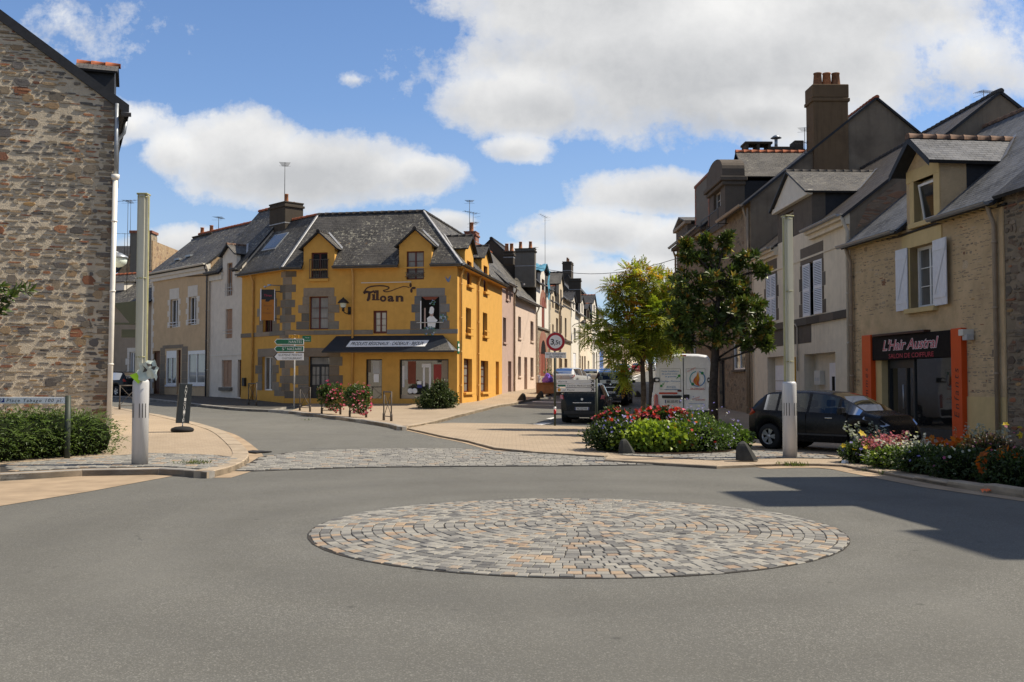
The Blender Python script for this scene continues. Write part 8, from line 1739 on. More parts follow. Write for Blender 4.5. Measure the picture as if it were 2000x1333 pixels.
def tree_ash(p, label, trunk_h, blobs, sc_=1.0, dens=1.0, aut=.3):
    r = empty('street_tree', p, 0, label, 'tree', 'street trees with feathery yellowing leaves'); t = MB(); t.tube([(0, 0, -.2), (.02, 0, trunk_h*.5), (-.02, .03, trunk_h), (.0, .02, trunk_h+.7)], [.10, .085, .075, .05], M['bark'], 10); br = MB(); ends = []
    for (cx, cy, cz, rx, ry, rz) in blobs:
        pts = limb(br, (0, .02, trunk_h*random.uniform(.82, 1.12)), (cx*.8, cy*.8, cz-.15*rz), .04, .015, M['bark'])
        for _ in range(7):
            s_ = random.choice(pts[2:]); e = (cx+random.uniform(-.8, .8)*rx, cy+random.uniform(-.8, .8)*ry, cz+random.uniform(-.6, .9)*rz); q = limb(br, s_, e, .014, .004, M['bark'], .1, 4)
    t.build('trunk', r); br.build('branch', r)
    A = []; Dv = []; W = []; zt = max(b[2]+b[5] for b in blobs)
    for (cx, cy, cz, rx, ry, rz) in blobs:
        m = int(230*dens*rx*ry*rz/(.5*.5*.4)*.5)+60; d = rng.normal(size=(m, 3)); d /= np.linalg.norm(d, axis=1, keepdims=True); k = rng.uniform(.25, 1.04, (m, 1))**.55; A.append(np.array([cx, cy, cz])+d*k*np.array([rx, ry, rz])); Dv.append(d+rng.normal(size=(m, 3))*.5+np.array([0, 0, -.12])); W.append(k[:, 0])
    A = np.concatenate(A); Dv = np.concatenate(Dv); Dv /= np.linalg.norm(Dv, axis=1, keepdims=True); m = len(A); sd = np.cross(Dv, [0, 0, 1.]); sd /= np.maximum(np.linalg.norm(sd, axis=1, keepdims=True), .1); up = np.cross(sd, Dv); Ln = rng.uniform(.24, .40, (m, 1)); nl = 6
    base = cols_of(m, [(.23,.28,.03),(.28,.305,.04),(.17,.225,.028),(.34,.33,.05)], .15); hot = rng.random(m) < aut*np.clip(6*(A[:, 2]/zt-.76), .12, 2.6); clump = np.zeros(m, bool)
    for c in [A[rng.integers(0, m)], np.array([-.36, -.35, zt*.66])]: clump |= (((A-c)**2).sum(1) < .27**2)
    hot |= clump & (rng.random(m) < .7); base[hot] = cols_of(int(hot.sum()), [(.52,.31,.03),(.55,.25,.025),(.42,.33,.05),(.48,.17,.025)], .15)
    P = []; D = []; N = []; C = []; LL = []
    for k in range(nl):
        f = (k+.6)/nl
        for s_ in (-1, 1): P.append(A+Dv*Ln*f-np.array([0, 0, 1.])*(Ln*f)**2*.55); D.append(Dv*.55+sd*s_+up*.1-np.array([0, 0, .25])); N.append(up+rng.normal(size=(m, 3))*.25); C.append(base); LL.append(rng.uniform(.085, .125, m)*(1.1-.5*abs(f-.45)))
    P.append(A+Dv*Ln-np.array([0, 0, 1.])*Ln**2*.55); D.append(Dv-np.array([0, 0, .3])); N.append(up); C.append(base); LL.append(np.full(m, .10)); L = np.concatenate(LL)
    leaf_mesh('crown', np.concatenate(P), np.concatenate(D), np.concatenate(N), L, L*.38, np.concatenate(C), M['leaf_thin'], r, .1); return r
def crown_blobs(Y, b, spec): return [((at(u, v, Y).x-b.x), dy, at(u, v, Y).z-b.z, ru*Y/FPX, ru*Y/FPX*.9, rv*Y/FPX) for u, v, ru, rv, dy in spec]
Y1 = 32.5; b = GP(at(1256, 800, Y1).x, Y1, .06); TREE1 = b
tree_ash(b, 'feathery street tree turning yellow at the top, left of the white van', at(1256, 690, Y1).z-b.z, crown_blobs(Y1, b, [(1255,545,30,26,0),(1285,560,34,30,.2),(1222,578,30,22,-.1),(1200,560,16,14,0),(1235,615,42,34,.1),(1190,635,32,26,.0),(1160,655,24,16,.1),(1280,625,42,40,-.2),(1215,675,34,24,-.3),(1268,672,36,24,.3),(1205,705,18,16,-.4),(1300,590,26,30,.3),(1217,738,4,9,-.4),(1230,532,12,14,.1),(1300,655,30,34,.1)]))
Y2 = 38.0; b = GP(at(1271, 795, Y2).x, Y2, .06)
tree_ash(b, 'feathery street tree just behind the other, its trunk showing right of the first', at(1271, 680, Y2).z-b.z, crown_blobs(Y2, b, [(1300,560,26,24,0),(1310,600,30,30,.2),(1290,640,36,30,0),(1322,650,26,34,.2),(1262,670,30,22,.2),(1312,668,24,14,0)]), dens=.8, aut=.1)
def magnolia():
    Y = 29.5; b = GP(at(1396, 820, Y).x, Y, .06); r = empty('magnolia_tree', b, 0, 'dark glossy magnolia with bronze leaf tips standing right of the white van', 'tree'); q = lambda u, v: (at(u, v, Y).x-b.x, at(u, v, Y).z-b.z)
    t = MB(); t.tube([(q(1394, 815)[0], 0, -.2), (q(1393, 760)[0], .02, q(1393, 760)[1]), (q(1397, 690)[0], 0, q(1397, 690)[1]), (q(1400, 620)[0], .02, q(1400, 620)[1]), (q(1408, 520)[0], 0, q(1408, 520)[1])], [.15, .125, .115, .08, .035], M['bark_dark'], 12); t.build('trunk', r)
    spec = [(1418,472,16,18,0),(1392,505,22,20,.2),(1455,505,26,16,0),(1350,505,20,12,.1),(1485,528,18,10,.1),(1405,550,42,30,-.2),(1350,560,38,34,.1),(1440,560,34,32,.2),(1330,610,34,40,.0),(1328,650,22,24,.1),(1385,620,50,40,.4),(1430,615,40,34,-.3),(1470,600,30,28,0),(1490,640,22,22,.1),(1470,668,26,18,.2),(1400,662,34,16,-.2),(1345,662,26,18,.2),(1495,672,16,12,.0),(1340,480,10,10,.0),(1380,470,12,10,.1)]
    bl = crown_blobs(Y, b, spec); br = MB(); A = []; Dv = []; tops = []
    for (cx, cy, cz, rx, ry, rz) in bl:
        zs = max(q(1397, 715)[1], min(cz-.5, q(1397, 540)[1])); pts = limb(br, (q(1400, 640)[0], 0, zs), (cx, cy, cz), .035, .012, M['bark_dark'])
        m = int(13+31*(rx*rz)/(.6*.5)); d = rng.normal(size=(m, 3)); d /= np.linalg.norm(d, axis=1, keepdims=True); k = rng.uniform(.3, 1.15, (m, 1))**.6; pp = np.array([cx, cy, cz])+d*k*np.array([rx, ry, rz]); A.append(pp); Dv.append(d*np.array([1, 1, .8])+np.array([0, 0, .45])+rng.normal(size=(m, 3))*.25); tops.append(np.full(m, cz))
        for e in pp[::4]: limb(br, random.choice(pts[2:]), e, .012, .005, M['bark_dark'], .1, 4)
    br.build('branch', r); A = np.concatenate(A); Dv = np.concatenate(Dv); Dv /= np.linalg.norm(Dv, axis=1, keepdims=True); m = len(A); x = np.cross(Dv, rng.normal(size=(m, 3))); x /= np.linalg.norm(x, axis=1, keepdims=True); y = np.cross(Dv, x); nl = 11; hot = rng.random(m) < .42
    P = []; D = []; N = []; C = []; L = []; base = cols_of(m, [(.07,.105,.022),(.09,.13,.028),(.05,.08,.02),(.115,.15,.034)], .12)
    for k in range(nl):
        tt = k*2.4+rng.uniform(0, .5, m); op = .35+.75*(k/nl) if k < nl else 1; out = x*np.cos(tt)[:, None]+y*np.sin(tt)[:, None]; P.append(A-Dv*(.12*k/nl)); D.append(out*op+Dv*(1.05-.7*k/nl)); N.append(Dv-out*.4); c = base*(1+rng.normal(size=(m, 1))*.15)
        if k < 4: c[hot] = cols_of(int(hot.sum()), [(.30,.21,.035),(.24,.13,.025),(.32,.26,.045),(.20,.10,.025)], .15)
        C.append(np.clip(c, .004, 1)); L.append(rng.uniform(.18, .27, m)*(.8 if k < 3 else 1))
    L = np.concatenate(L); leaf_mesh('crown', np.concatenate(P), np.concatenate(D), np.concatenate(N), L, L*.40, np.concatenate(C), M['leaf_gloss'], r, .16)
magnolia()
def near_branch():
    """the tip of another magnolia reaching in at the left edge; its trunk stands outside the photograph"""
    Y = 17.0; b = GP(at(-230, 850, Y).x, Y, KH); r = empty('magnolia_tree', b, 0, 'magnolia whose leafy branch tip reaches in at the left edge', 'tree'); q = lambda u, v, dy=0: np.array([at(u, v, Y).x-b.x, dy, at(u, v, Y).z-b.z]); t = MB(); h = q(0, 560)[2]; t.tube([(0, 0, -.2), (.03, 0, 1.2), (.0, .02, 2.2), (.05, 0, h+1.2)], [.13, .11, .09, .04], M['bark_dark'], 10); t.build('trunk', r); br = MB(); A = []; Dv = []
    for u, v in ((8,590),(18,575),(30,560),(2,612),(-12,570),(-20,600),(26,580),(4,560),(50,566),(-30,620),(12,605)): p = q(u, v, random.uniform(-.15, .15)); A.append(p); Dv.append(np.array([.8, random.uniform(-.3, .2), .3])); limb(br, q(-60, 600), p, .014, .006, M['bark_dark'], .05, 4)
    limb(br, (0, 0, 2.2), q(-60, 600), .04, .015, M['bark_dark'])
    for _ in range(130): d = rng.normal(size=3); d /= np.linalg.norm(d); A.append(np.array([-.3, .3, h+.4])+d*np.array([1.15, 1.1, 1.3])*rng.uniform(.4, 1)); Dv.append(d+np.array([0, 0, .4]))
    br.build('branch', r); A = np.array(A); Dv = np.array(Dv); Dv /= np.linalg.norm(Dv, axis=1, keepdims=True); m = len(A); x = np.cross(Dv, rng.normal(size=(m, 3))); x /= np.linalg.norm(x, axis=1, keepdims=True); y = np.cross(Dv, x); P = []; D = []; N = []; C = []
    for k in range(11): tt = k*2.4+rng.uniform(0, .5, m); out = x*np.cos(tt)[:, None]+y*np.sin(tt)[:, None]; P.append(A-Dv*.1*k/11); D.append(out*(.35+.7*k/11)+Dv*(1-.7*k/11)); N.append(Dv-out*.4); C.append(cols_of(m, [(.05,.09,.02),(.07,.11,.025),(.035,.065,.016)] if k > 1 else [(.12,.12,.03),(.08,.11,.025)], .15))
    n = m*11; L = rng.uniform(.13, .21, n); leaf_mesh('crown', np.concatenate(P), np.concatenate(D), np.concatenate(N), L, L*.38, np.concatenate(C), M['leaf_gloss'], r, .16)
near_branch()
def car_body(root, S, paint, R=.345, wx=(-1.25, 1.25), wr=.30, zb0=.20, glass_side=(), glass_top=(), pillars=(), gm='car_glass', cladding=None, seams=(), nose_grille=True):
    """lofted shell: stations S = (x, belt z, top z, half width at belt, half width at roof)"""
    S = np.array(S); x0, x1 = S[0, 0], S[-1, 0]
    xs = set(np.round(S[:, 0], 4)) | set(np.round(np.arange(x0, x1, .11), 4))
    for w in wx: xs |= set(np.round(w+R*np.cos(np.linspace(0, PI, 15)), 4))
    for a, b in list(glass_side)+list(glass_top): xs |= {round(a, 4), round(b, 4)}
    for a in pillars: xs |= {round(a-.035, 4), round(a+.035, 4)}
    xs = np.array(sorted(x for x in xs if x0 <= x <= x1)); f = lambda k: np.interp(xs, S[:, 0], S[:, k]); zs, zt, wb, wt = f(1), f(2), f(3), f(4)
    zb = np.full(len(xs), zb0)
    for w in wx: d = R*R-(xs-w)**2; zb = np.maximum(zb, np.where(d > 0, wr+np.sqrt(np.maximum(d, 0)), 0))
    zb = np.minimum(zb, zs-.12)
    body = MB(); gl = MB(); bt = MB(); V = {}
    prof = []
    for i, x in enumerate(xs):
        b, s_, t, w, r = zb[i], zs[i], zt[i], wb[i], wt[i]
        prof.append([(0, b), (w*.84, b), (w*.955, b+.05), (w*1.0, b+(s_-b)*.42), (w*.995, b+(s_-b)*.72), (w*.968, s_-.02), (w*.955, s_), (r, s_+(t-s_)*.86), (r*.90, s_+(t-s_)*.955), (r*.55, s_+(t-s_)*.992), (0, t)])
    K = len(prof[0])
    def mat_of(i, k):
        xm = (xs[i]+xs[i+1])/2
        if k == 6 and any(a < xm < b for a, b in glass_side) and not any(abs(xm-p) < .035 for p in pillars): return 'g'
        if k >= 8 and any(a < xm < b for a, b in glass_top): return 'g'
        if k <= 2 and cladding: return 'c'
        return 'b'
    def put(mb, store, i, k, sg):
        key = (i, k, sg if k not in (0, K-1) else 0)
        if key not in store: y, z = prof[i][k]; store[key] = mb.P((xs[i], y*sg, z))
        return store[key]
    vb, vg = {}, {}
    for i in range(len(xs)-1):
        for k in range(K-1):
            for sg in (1, -1):
                m = mat_of(i, k); mb, st = (gl, vg) if m == 'g' else (body, vb); q = [put(mb, st, i, k, sg), put(mb, st, i+1, k, sg), put(mb, st, i+1, k+1, sg), put(mb, st, i, k+1, sg)]
                if k == 6 and zt[i]-zs[i] < .03: mb.fi(q if sg > 0 else q[::-1], M[paint], smooth=False); continue
                mb.fi(q if sg > 0 else q[::-1], M[gm] if m == 'g' else (M[cladding] if m == 'c' else M[paint]), smooth=True)
    for i, rv in ((0, 1), (len(xs)-1, -1)):
        loop = [put(body, vb, i, k, 1) for k in range(K)]+[put(body, vb, i, k, -1) for k in range(K-2, 0, -1)]; body.fi(loop[::rv], M[paint])
    for w in wx:           # dark wheel housings
        for sg in (1, -1): body.cyl((w, sg*.50, wr+.01), (w, sg*float(np.interp(w, xs, wb))*.80, wr+.01), R*.98, R*.98, M['dark'], 20)
    o = body.build('body', root, uv=False); gl.build('windows', root, uv=False); return o
def wheel(root, x, y, r=.30, w=.19, rim='alloy', spokes=5, sg=1):
    t = MB(); a, b = (y-w, y) if y > 0 else (y, y+w); t.lathe([(r*.62, a), (r*.94, a), (r, a+.03), (r, b-.03), (r*.94, b), (r*.62, b)], M['rubber'], (x, 0, r), 26, axis='y', caps=False); o = t.build('wheel', root, uv=False); m = MB(); yo = y-.015*np.sign(y); yi = y-.06*np.sign(y)
    m.lathe([(r*.66, yo), (r*.60, yo), (r*.57, yi)], M[rim], (x, 0, r), 26, axis='y', caps=False); m.lathe([(r*.58, yi), (.02, yi-.001)], M['dark'], (x, 0, r), 20, axis='y')
    for k in range(spokes):
        for dd in (-.15, .15):
            t0 = 2*PI*k/spokes; c0, s0 = math.cos(t0+dd*.7), math.sin(t0+dd*.7); c1, s1 = math.cos(t0+dd*1.3), math.sin(t0+dd*1.3); wv = .018; p0, p1 = Vector((x+c0*r*.10, yo-.012*np.sign(y), r+s0*r*.10)), Vector((x+c1*r*.62, yo, r+s1*r*.62)); nrm = Vector((-s1, 0, c1))
            m.face([p0-nrm*wv, p1-nrm*wv*1.5, p1+nrm*wv*1.5, p0+nrm*wv], M[rim])
    m.lathe([(r*.16, yo-.01*np.sign(y)), (r*.10, yo+.004*np.sign(y)), (.005, yo+.005*np.sign(y))], M[rim], (x, 0, r), 12, axis='y'); m.build('rim', o, uv=False)
def plate(root, x, z, txt, rear=True, y=0.0, w=.52, h=.11):
    m = MB(); d = -1 if rear else 1; m.bbox(min(x, x+d*.012), max(x, x+d*.012), y-w/2, y+w/2, z-h/2, z+h/2, M['plate'], .003); xx = x+d*.0155; lx = (0, -1, 0) if rear else (0, 1, 0)
    for sd in (-1, 1): m.face([(xx-d*.002, y+sd*w/2*.985, z-h/2*.95), (xx-d*.002, y+sd*w/2*.87, z-h/2*.95), (xx-d*.002, y+sd*w/2*.87, z+h/2*.95), (xx-d*.002, y+sd*w/2*.985, z+h/2*.95)], M['sign_blue'])
    m.text(txt, (xx, y, z), w*.70, h*.62, M['sign_black'], lx, (0, 0, 1), bold=.01); m.build('number_plate', root)
def lamp(root, name, pts, t, mat):
    """a lamp glass: an outline swept a little along its normal"""
    p = [Vector(q) for q in pts]; n = (p[1]-p[0]).cross(p[2]-p[0]).normalized(); m = MB(); a = [m.P(q-n*t*.5) for q in p]; c = sum(p, Vector())/len(p); b = [m.P(q+n*t*.5+(c-q)*.08) for q in p]; k = len(p); m.fi(b, M[mat]); m.fi(a[::-1], M[mat])
    for i in range(k): m.fi((a[i], a[(i+1) % k], b[(i+1) % k], b[i]), M[mat])
    return m.build(name, root, uv=False)
def mirror(root, x, y, z, paint, s=1.0):
    m = MB(); sg = 1 if y > 0 else -1; m.bbox(x-.05*s, x+.06*s, min(y, y+sg*.20*s), max(y, y+sg*.20*s), z-.02, z+.13*s, M[paint], .03*s); m.cyl((x, y-sg*.06, z+.02), (x, y+sg*.03, z+.02), .03, .03, M[paint], 8); m.build('wing_mirror', root)
def hatch(name, p, head, label, paint, L=3.96, W=1.74, Hh=1.46, tag_='', group=None, cat='car', detail=True, boxy=0.0, plate_txt='AB-123-CD'):
    """a small hatchback; head: heading vector in plan"""
    r = empty(name, p, math.atan2(head[1], head[0]), label, cat, group); h = L/2; w = W/2; k = Hh/1.46; bx = boxy
    S = [(-h, .60*k, .66*k, w*.66, w*.52), (-h+.03, .80*k, .86*k, w*.76, w*.60), (-h+.09-.03*bx, .94*k, 1.0*k, w*.86, w*.72), (-h+.16-.08*bx, .985*k, 1.05*k, w*.94, w*.77), (-h+.30-.17*bx, .985*k, 1.22*k, w*.96, w*.76), (-h+.47-.26*bx, .98*k, 1.37*k, w*.975, w*.745), (-h+.62-.3*bx, .97*k, 1.425*k, w*.985, w*.735), (-h+1.2, .955*k, 1.46*k, w, w*.735), (-.25, .945*k, 1.462*k, w, w*.735), (.22, .93*k, 1.425*k, w, w*.73), (.55, .92*k, 1.34*k, w, w*.735), (.95, .905*k, 1.14*k, w*.995, w*.755), (1.18, .895*k, .985*k, w*.99, w*.78), (1.28, .875*k, .945*k, w*.985, w*.79), (1.55, .82*k, .885*k, w*.96, w*.76), (h-.22, .72*k, .79*k, w*.90, w*.70), (h-.07, .58*k, .66*k, w*.80, w*.60), (h, .44*k, .50*k, w*.70, w*.5)]
    wb = L*.32; R = .345*k; car_body(r, S, paint, R, (-wb+.02, wb+.0), .305*k, .20, [(-h+.55-.3*bx, 1.14)], [(-h+.17-.08*bx, -h+.58-.28*bx), (.30, 1.17)], [-h+.90, -.12, .62] if detail else [-.1], cladding=None)
    for x in (-wb+.02, wb):
        for y in (w*.965, -w*.965): wheel(r, x, y, .315*k, .19, 'alloy', 5)
    for sg in (1, -1):
        y = sg*w; xr = -h+.14
        lamp(r, 'tail_lamp', [(-h+.065, sg*w*.80, .80*k), (-h+.16, sg*w*.93, .82*k), (-h+.31, sg*w*.96, .93*k), (-h+.25, sg*w*.952, .985*k), (-h+.12, sg*w*.88, .99*k), (-h+.075, sg*w*.66, .93*k)] if not bx else [(-h+.02, sg*w*.80, .86*k), (-h+.14, sg*w*.95, .86*k), (-h+.16, sg*w*.955, 1.02*k), (-h+.10, sg*w*.86, 1.02*k)], .05, 'tail_red')
        lamp(r, 'head_lamp', [(h-.62, sg*w*.975, .80*k), (h-.60, sg*w*.93, .855*k), (h-.25, sg*w*.84, .78*k), (h-.10, sg*w*.72, .66*k), (h-.20, sg*w*.88, .63*k)], .05, 'head_lamp')
        mirror(r, .78, sg*w*.985, .93*k, paint)
        if detail:
            hd = MB()
            for xx in (-.55, .42): hd.bbox(xx-.09, xx+.09, min(y*.985, y*1.012), max(y*.985, y*1.012), .80*k, .825*k, M['chrome'], .006)
            hd.build('door_handle', r)
            sm = MB()
            for xx in (-.16, .86): sm.box(xx-.005, xx+.005, min(y*.99, y*1.0025), max(y*.99, y*1.0025), .30, .90*k, M['dark'])
            sm.box(-.75, .86, min(y*.995, y*1.006), max(y*.995, y*1.006), .36, .40, M['car_plastic']); sm.build('door_seam', r)
    for x_, y_, wd in ((.10, .36, .50), (.10, -.36, .50), (-.85, 0, 1.20)):
        q = MB(); q.bbox(x_-.25, x_+.25, y_-wd/2, y_+wd/2, .45*k, .62*k, M['rubber'], .05); q.bbox(x_-.36, x_-.20, y_-wd/2, y_+wd/2, .55*k, 1.02*k, M['rubber'], .05)
        for yy in ([y_] if wd < 1 else [-.35, .35]): q.bbox(x_-.38, x_-.27, yy-.13, yy+.13, 1.05*k, 1.22*k, M['rubber'], .04)
        q.build('seat', r)
    q = MB(); q.bbox(.62, 1.02, -w*.80, w*.80, .60*k, .90*k, M['car_plastic'], .06); q.bbox(-h+.3, h-.5, -w*.75, w*.75, .28, .34, M['car_plastic'], .01); q.build('dashboard', r)
    plate(r, -h-.004, .60*k if not bx else .52*k, plate_txt); b = MB(); b.bbox(-h-.025, -h+.05, -w*.78, w*.78, .30, .42*k, M['car_plastic'], .02); b.box(-h-.012, -h+.02, -.34, .34, .72*k, .745*k, M['chrome'] if detail else M[paint]); b.lathe([(.045, -h+.02), (.045, -h-.01)], M['chrome'], (0, 0, .86*k), 12, axis='x'); b.build('bumper', r)
    f = MB(); f.bbox(h-.06, h+.012, -w*.5, w*.5, .33, .47, M['dark'], .02); f.build('grille', r); 
    wv = MB(); wv.box(-h+.21, -h+.24, -.02, .30, 1.12*k, 1.135*k, M['black']); wv.cyl((-.9, 0, 1.45*k), (-1.1, 0, 1.62*k), .006, .003, M['black'], 5); wv.build('rear_wiper', r); return r
ST = (SA.x, SA.y)
rc = G(1501, 879, .03); hd = Vector((.66, -.75)).normalized(); ctr = Vector((rc.x, rc.y))+hd*1.17+Vector((-hd.y, hd.x))*.76
p = GP(ctr.x, ctr.y, .055); hatch('parked_car', p, hd, 'small black hatchback parked side-on in front of the orange framed salon', 'car_black', 3.68, 1.62, 1.35, plate_txt='CW-418-TR')
p = GP(at(1148, 800, 39.6).x, 39.6, .0); hatch('parked_car', p, Vector(ST).normalized(), 'dark hatchback behind the local direction boards, seen from the rear', 'car_navy', 3.85, 1.70, 1.47, boxy=.4, plate_txt='AC-523-HA')
def mpv():
    p = GP(at(1199, 790, 54.5).x, 54.5, .0); r = hatch('parked_car', p, Vector(ST), 'dark square backed people carrier with a pale advertising panel on its tailgate', 'car_black', 4.1, 1.82, 1.80, boxy=1.0, plate_txt='BD-160-DX'); m = MB(); x = -2.02; m.face([(x-.012, .55, .95), (x-.012, -.42, .95), (x+.03, -.42, 1.28), (x+.03, .55, 1.28)], M['paper']); m.bbox(x-.02, x, -.02, .22, 1.12, 1.26, M['sign_black'], .004); m.face([(x-.03, .25, .92), (x-.03, -.15, .98), (x-.028, -.1, 1.02), (x-.028, .2, 1.06)], M['sign_black']); m.build('advert_panel', r); q = MB(); q.box(-2.085, -2.06, -.5, .5, .45, .48, M['chrome']); q.build('bumper_strip', r)
mpv()
def on_street(u, Y, dz=0): x = at(u, 740, Y).x; return GP(x, Y, dz)
hatch('parked_car', on_street(1117, 66, KH), (.40, .92), 'silver hatchback parked on the pavement beside the purple rubbish bag', 'car_silver', 3.9, 1.68, 1.44, detail=False)
hatch('parked_car', on_street(1157, 86), ST, 'champagne hatchback half hidden above the local direction boards', 'car_beige', 3.9, 1.68, 1.42, detail=False, boxy=.3)
hatch('parked_car', on_street(1184, 103), ST, 'silver roofed car with dark windows ahead of the champagne one', 'car_silver', 4.2, 1.72, 1.45, detail=False)
hatch('parked_car', on_street(1217, 116), ST, 'dark off-road car under the yellow tree', 'car_grey', 4.4, 1.85, 1.72, detail=False, boxy=.8)
hatch('parked_car', on_street(1245, 158), ST, 'red car at the far top of the street', 'car_red', 4.1, 1.72, 1.48, detail=False)
hatch('parked_car', on_street(1273, 172), ST, 'pale car farthest up the street beside the second tree trunk', 'car_white', 4.1, 1.72, 1.5, detail=False)
hatch('parked_car', GP(at(226, 775, 59).x, 59, .02), (-.80, .60), 'dark car at the left edge of the far street behind the barrier', 'car_navy', 4.3, 1.75, 1.42, detail=False, boxy=.2)
def van():
    Y = 37.2; p = GP(at(1335, 800, Y).x, Y, .03); r = empty('white_van', p, math.atan2(SA.y, SA.x)+math.radians(1), 'white panel van with blue lettering and a flame logo on its rear doors', 'van'); h = 2.55; w = 1.07
    S = [(-h, 1.20, 2.40, w*.985, w*.83), (-h+.05, 1.20, 2.475, w, w*.835), (-h+.3, 1.22, 2.50, w, w*.84), (0, 1.22, 2.52, w, w*.84), (1.1, 1.20, 2.50, w, w*.83), (1.45, 1.18, 2.40, w, w*.80), (1.95, 1.12, 1.70, w*.98, w*.76), (2.15, 1.05, 1.25, w*.97, w*.78), (2.45, .9, 1.02, w*.9, w*.7), (h, .7, .8, w*.8, w*.6)]
    car_body(r, S, 'car_white', .38, (-1.45, 1.75), .34, .30, [(.85, 1.9)], [(1.46, 2.05)], [1.4], cladding=None)
    for x in (-1.45, 1.75):
        for y in (w*.97, -w*.97): wheel(r, x, y, .34, .21, 'grey_paint', 6)
    x = -h-.004; d = MB(); Y_ = lambda px_: -px_   # image right is the van's right side
    d.box(x-.006, x+.01, -.012, .012, .45, 2.38, M['dark'])
    for a, b in ((.10, .78), (-.72, -.10)):        # pressed panels where windows could be
        zz0, zz1 = 1.28, 1.98
        for q in ((a, b, zz1, zz1+.012), (a, b, zz0-.012, zz0), (a-.012, a, zz0, zz1), (b, b+.012, zz0, zz1)): d.box(x-.004, x+.01, q[0], q[1], q[2], q[3], M['grey_paint'])
    d.build('door_seam', r)
    hm = MB()
    for sg in (1, -1):
        hm.bbox(x-.04, x+.10, min(sg*.80, sg*1.0), max(sg*.80, sg*1.0), 1.52, 1.68, M['car_plastic'], .02); hm.bbox(x-.05, x+.05, min(sg*.83, sg*.93), max(sg*.83, sg*.93), 1.56, 1.64, M['car_white'], .01); hm.bbox(x-.03, x+.10, min(sg*.83, sg*.98), max(sg*.83, sg*.98), .62, .78, M['car_plastic'], .02)
    hm.build('door_hinge', r); b = MB(); b.bbox(x-.05, x+.02, .06, .72, .98, 1.08, M['car_plastic'], .02); b.bbox(x-.045, x+.02, -.20, .0, .96, 1.11, M['car_plastic'], .02); b.bbox(x-.02, x+.02, .06, .20, 1.20, 1.27, M['maroon'], .02); b.build('door_handle', r)
    plate(r, x-.006, .87, 'BE-255-PD', True, .36, .52, .12)
    for sg in (1, -1): lamp(r, 'tail_lamp', [(x-.01, sg*.84, .66), (x-.01, sg*.985, .62), (x+.03, sg*.995, 1.05), (x+.0, sg*.93, 1.14), (x-.01, sg*.86, 1.08)][::sg], .05, 'tail_red')
    g = MB(); bl = M['van_blue']; xx = x-.012; X = (0, -1, 0); Z = (0, 0, 1)
    def t(s, px_, z, wd, hh, m): g.text(s, (xx, Y_(px_), z), wd, hh, m, X, Z, bold=.004)
    t('Vente Installation', -.44, 1.90, .60, .050, bl); t('de poêles à bois', -.46, 1.81, .52, .050, bl); t('et granulés', -.42, 1.72, .38, .050, bl); t('Chauffage - Plomberie', -.44, 1.56, .68, .040, bl); t('Energies', -.40, 1.37, .30, .050, bl); t('renouvelables', -.38, 1.285, .50, .050, bl)
    g.face([(xx, Y_(-.82), 1.04+.08), (xx, Y_(-.20), 1.04+.08), (xx, Y_(-.20), 1.10+.08), (xx, Y_(-.82), 1.10+.08)], M['van_red']); g.text('05 67 68 05 67', (xx-.003, Y_(-.51), 1.15), .5, .03, M['sign_white'], X, Z) if False else None
    def ring(cx, cz, r0, r1, a0, a1, m, n=18):
        for k in range(n):
            u0, u1 = a0+(a1-a0)*k/n, a0+(a1-a0)*(k+1)/n; g.face([(xx, Y_(cx+rr*math.cos(uu)), cz+rr*math.sin(uu)) for rr, uu in ((r0, u0), (r1, u0), (r1, u1), (r0, u1))], m)
    cx, cz = .47, 1.64; ring(cx, cz, .235, .265, math.radians(-60), math.radians(75), bl); ring(cx, cz, .235, .265, math.radians(100), math.radians(225), M['van_teal']); ring(cx, cz, .235, .265, math.radians(225), math.radians(300), bl); ring(cx+.16, cz+.19, 0, .05, 0, 2*PI, M['van_green'], 12); ring(cx-.16, cz-.18, 0, .05, 0, 2*PI, M['van_green'], 12)
    fl = lambda L, m, k: g.face([(xx-.002*k, Y_(cx+a), cz+b_) for a, b_ in L], m)
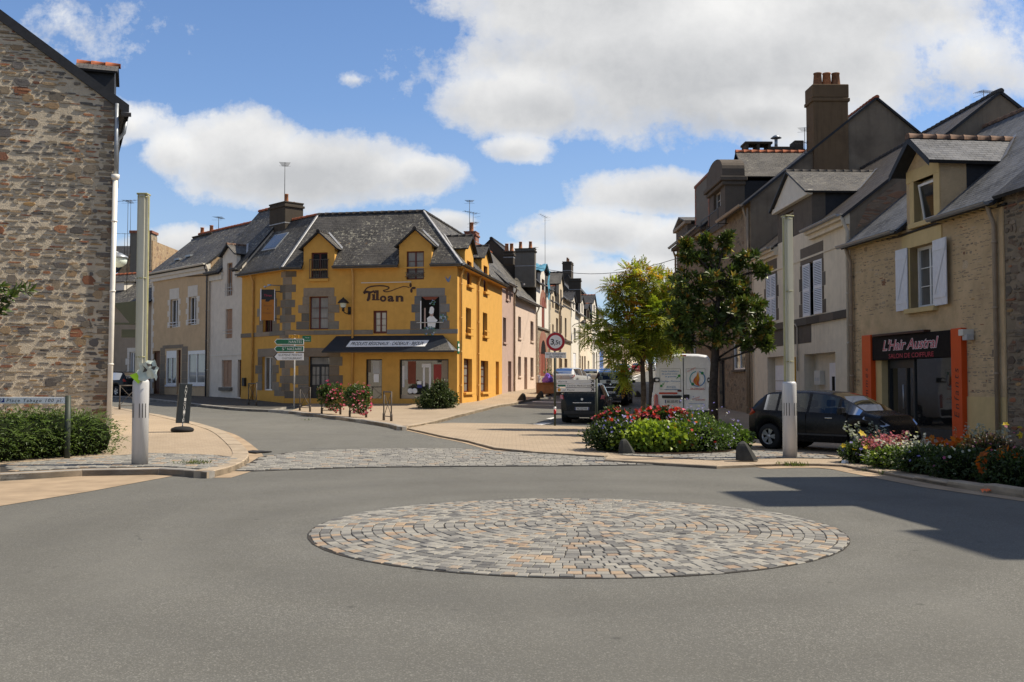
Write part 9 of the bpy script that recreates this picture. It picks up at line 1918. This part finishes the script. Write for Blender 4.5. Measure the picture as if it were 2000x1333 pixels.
    fl([(.02,.27),(-.03,.10),(-.12,-.02),(-.13,-.12),(-.05,-.21),(.08,-.25),(.04,-.14),(.07,.0),(.05,.12)], M['van_flame'], 1); fl([(.02,.27),(.0,.08),(.0,-.04),(.05,.02),(.05,.12)], M['sign_yellow'], 2); fl([(-.06,.08),(-.13,-.02),(-.15,-.11),(-.10,-.06)], M['van_red'], 2); fl([(.0,-.05),(.03,-.13),(.06,-.22),(-.02,-.19)], M['van_red'], 2)
    t('ENERGIES', .47, 1.30, .46, .065, M['van_red']); g.text('POUPART', (xx, Y_(.28), 1.95), .30, .05, M['van_red'], (0, -math.cos(.45), math.sin(.45)), (0, math.sin(.45), math.cos(.45))); g.text('POUPART', (xx, Y_(.42), .99), .26, .05, M['van_red'], (0, -math.cos(.3), math.sin(.3)), (0, math.sin(.3), math.cos(.3))); t('ENERGIES', .56, .93, .30, .05, M['van_red']); t('www.poupart-energies', .42, .81, .50, .035, bl)
    for a, b_, rr in ((-.14, 1.74, .045), (-.19, 1.68, .025), (-.23, 1.64, .014), (-.74, 1.40, .045), (-.68, 1.46, .025), (-.64, 1.50, .014)): ring(a, b_, 0, rr, 0, 2*PI, M['van_green'], 12)
    g.build('lettering', r)
    m = MB()
    for sg in (1, -1): m.bbox(1.55, 1.72, min(sg*1.0, sg*1.28), max(sg*1.0, sg*1.28), 1.30, 1.68, M['car_plastic'], .04); m.cyl((1.62, sg*.95, 1.35), (1.62, sg*1.05, 1.35), .04, .04, M['car_plastic'], 8)
    m.build('wing_mirror', r); bp = MB(); bp.bbox(x-.06, x+.1, -.95, .95, .36, .58, M['car_plastic'], .03); bp.build('bumper', r)
    c = MB(); c.bbox(x-.0, x+.06, -.10, .10, 2.40, 2.45, M['tail_red'], .01); c.build('brake_lamp', r)
for n_, c_ in (('van_blue', (.05, .22, .48)), ('van_teal', (.02, .32, .38)), ('van_green', (.04, .30, .06)), ('van_red', (.55, .06, .03)), ('van_flame', (.62, .20, .03))): M[n_] = plain(n_, c_, .4, .4, var=.05)
van()
print('OBJECTS', len(bpy.data.objects), 'FACES', sum(len(m.polygons) for m in bpy.data.meshes))
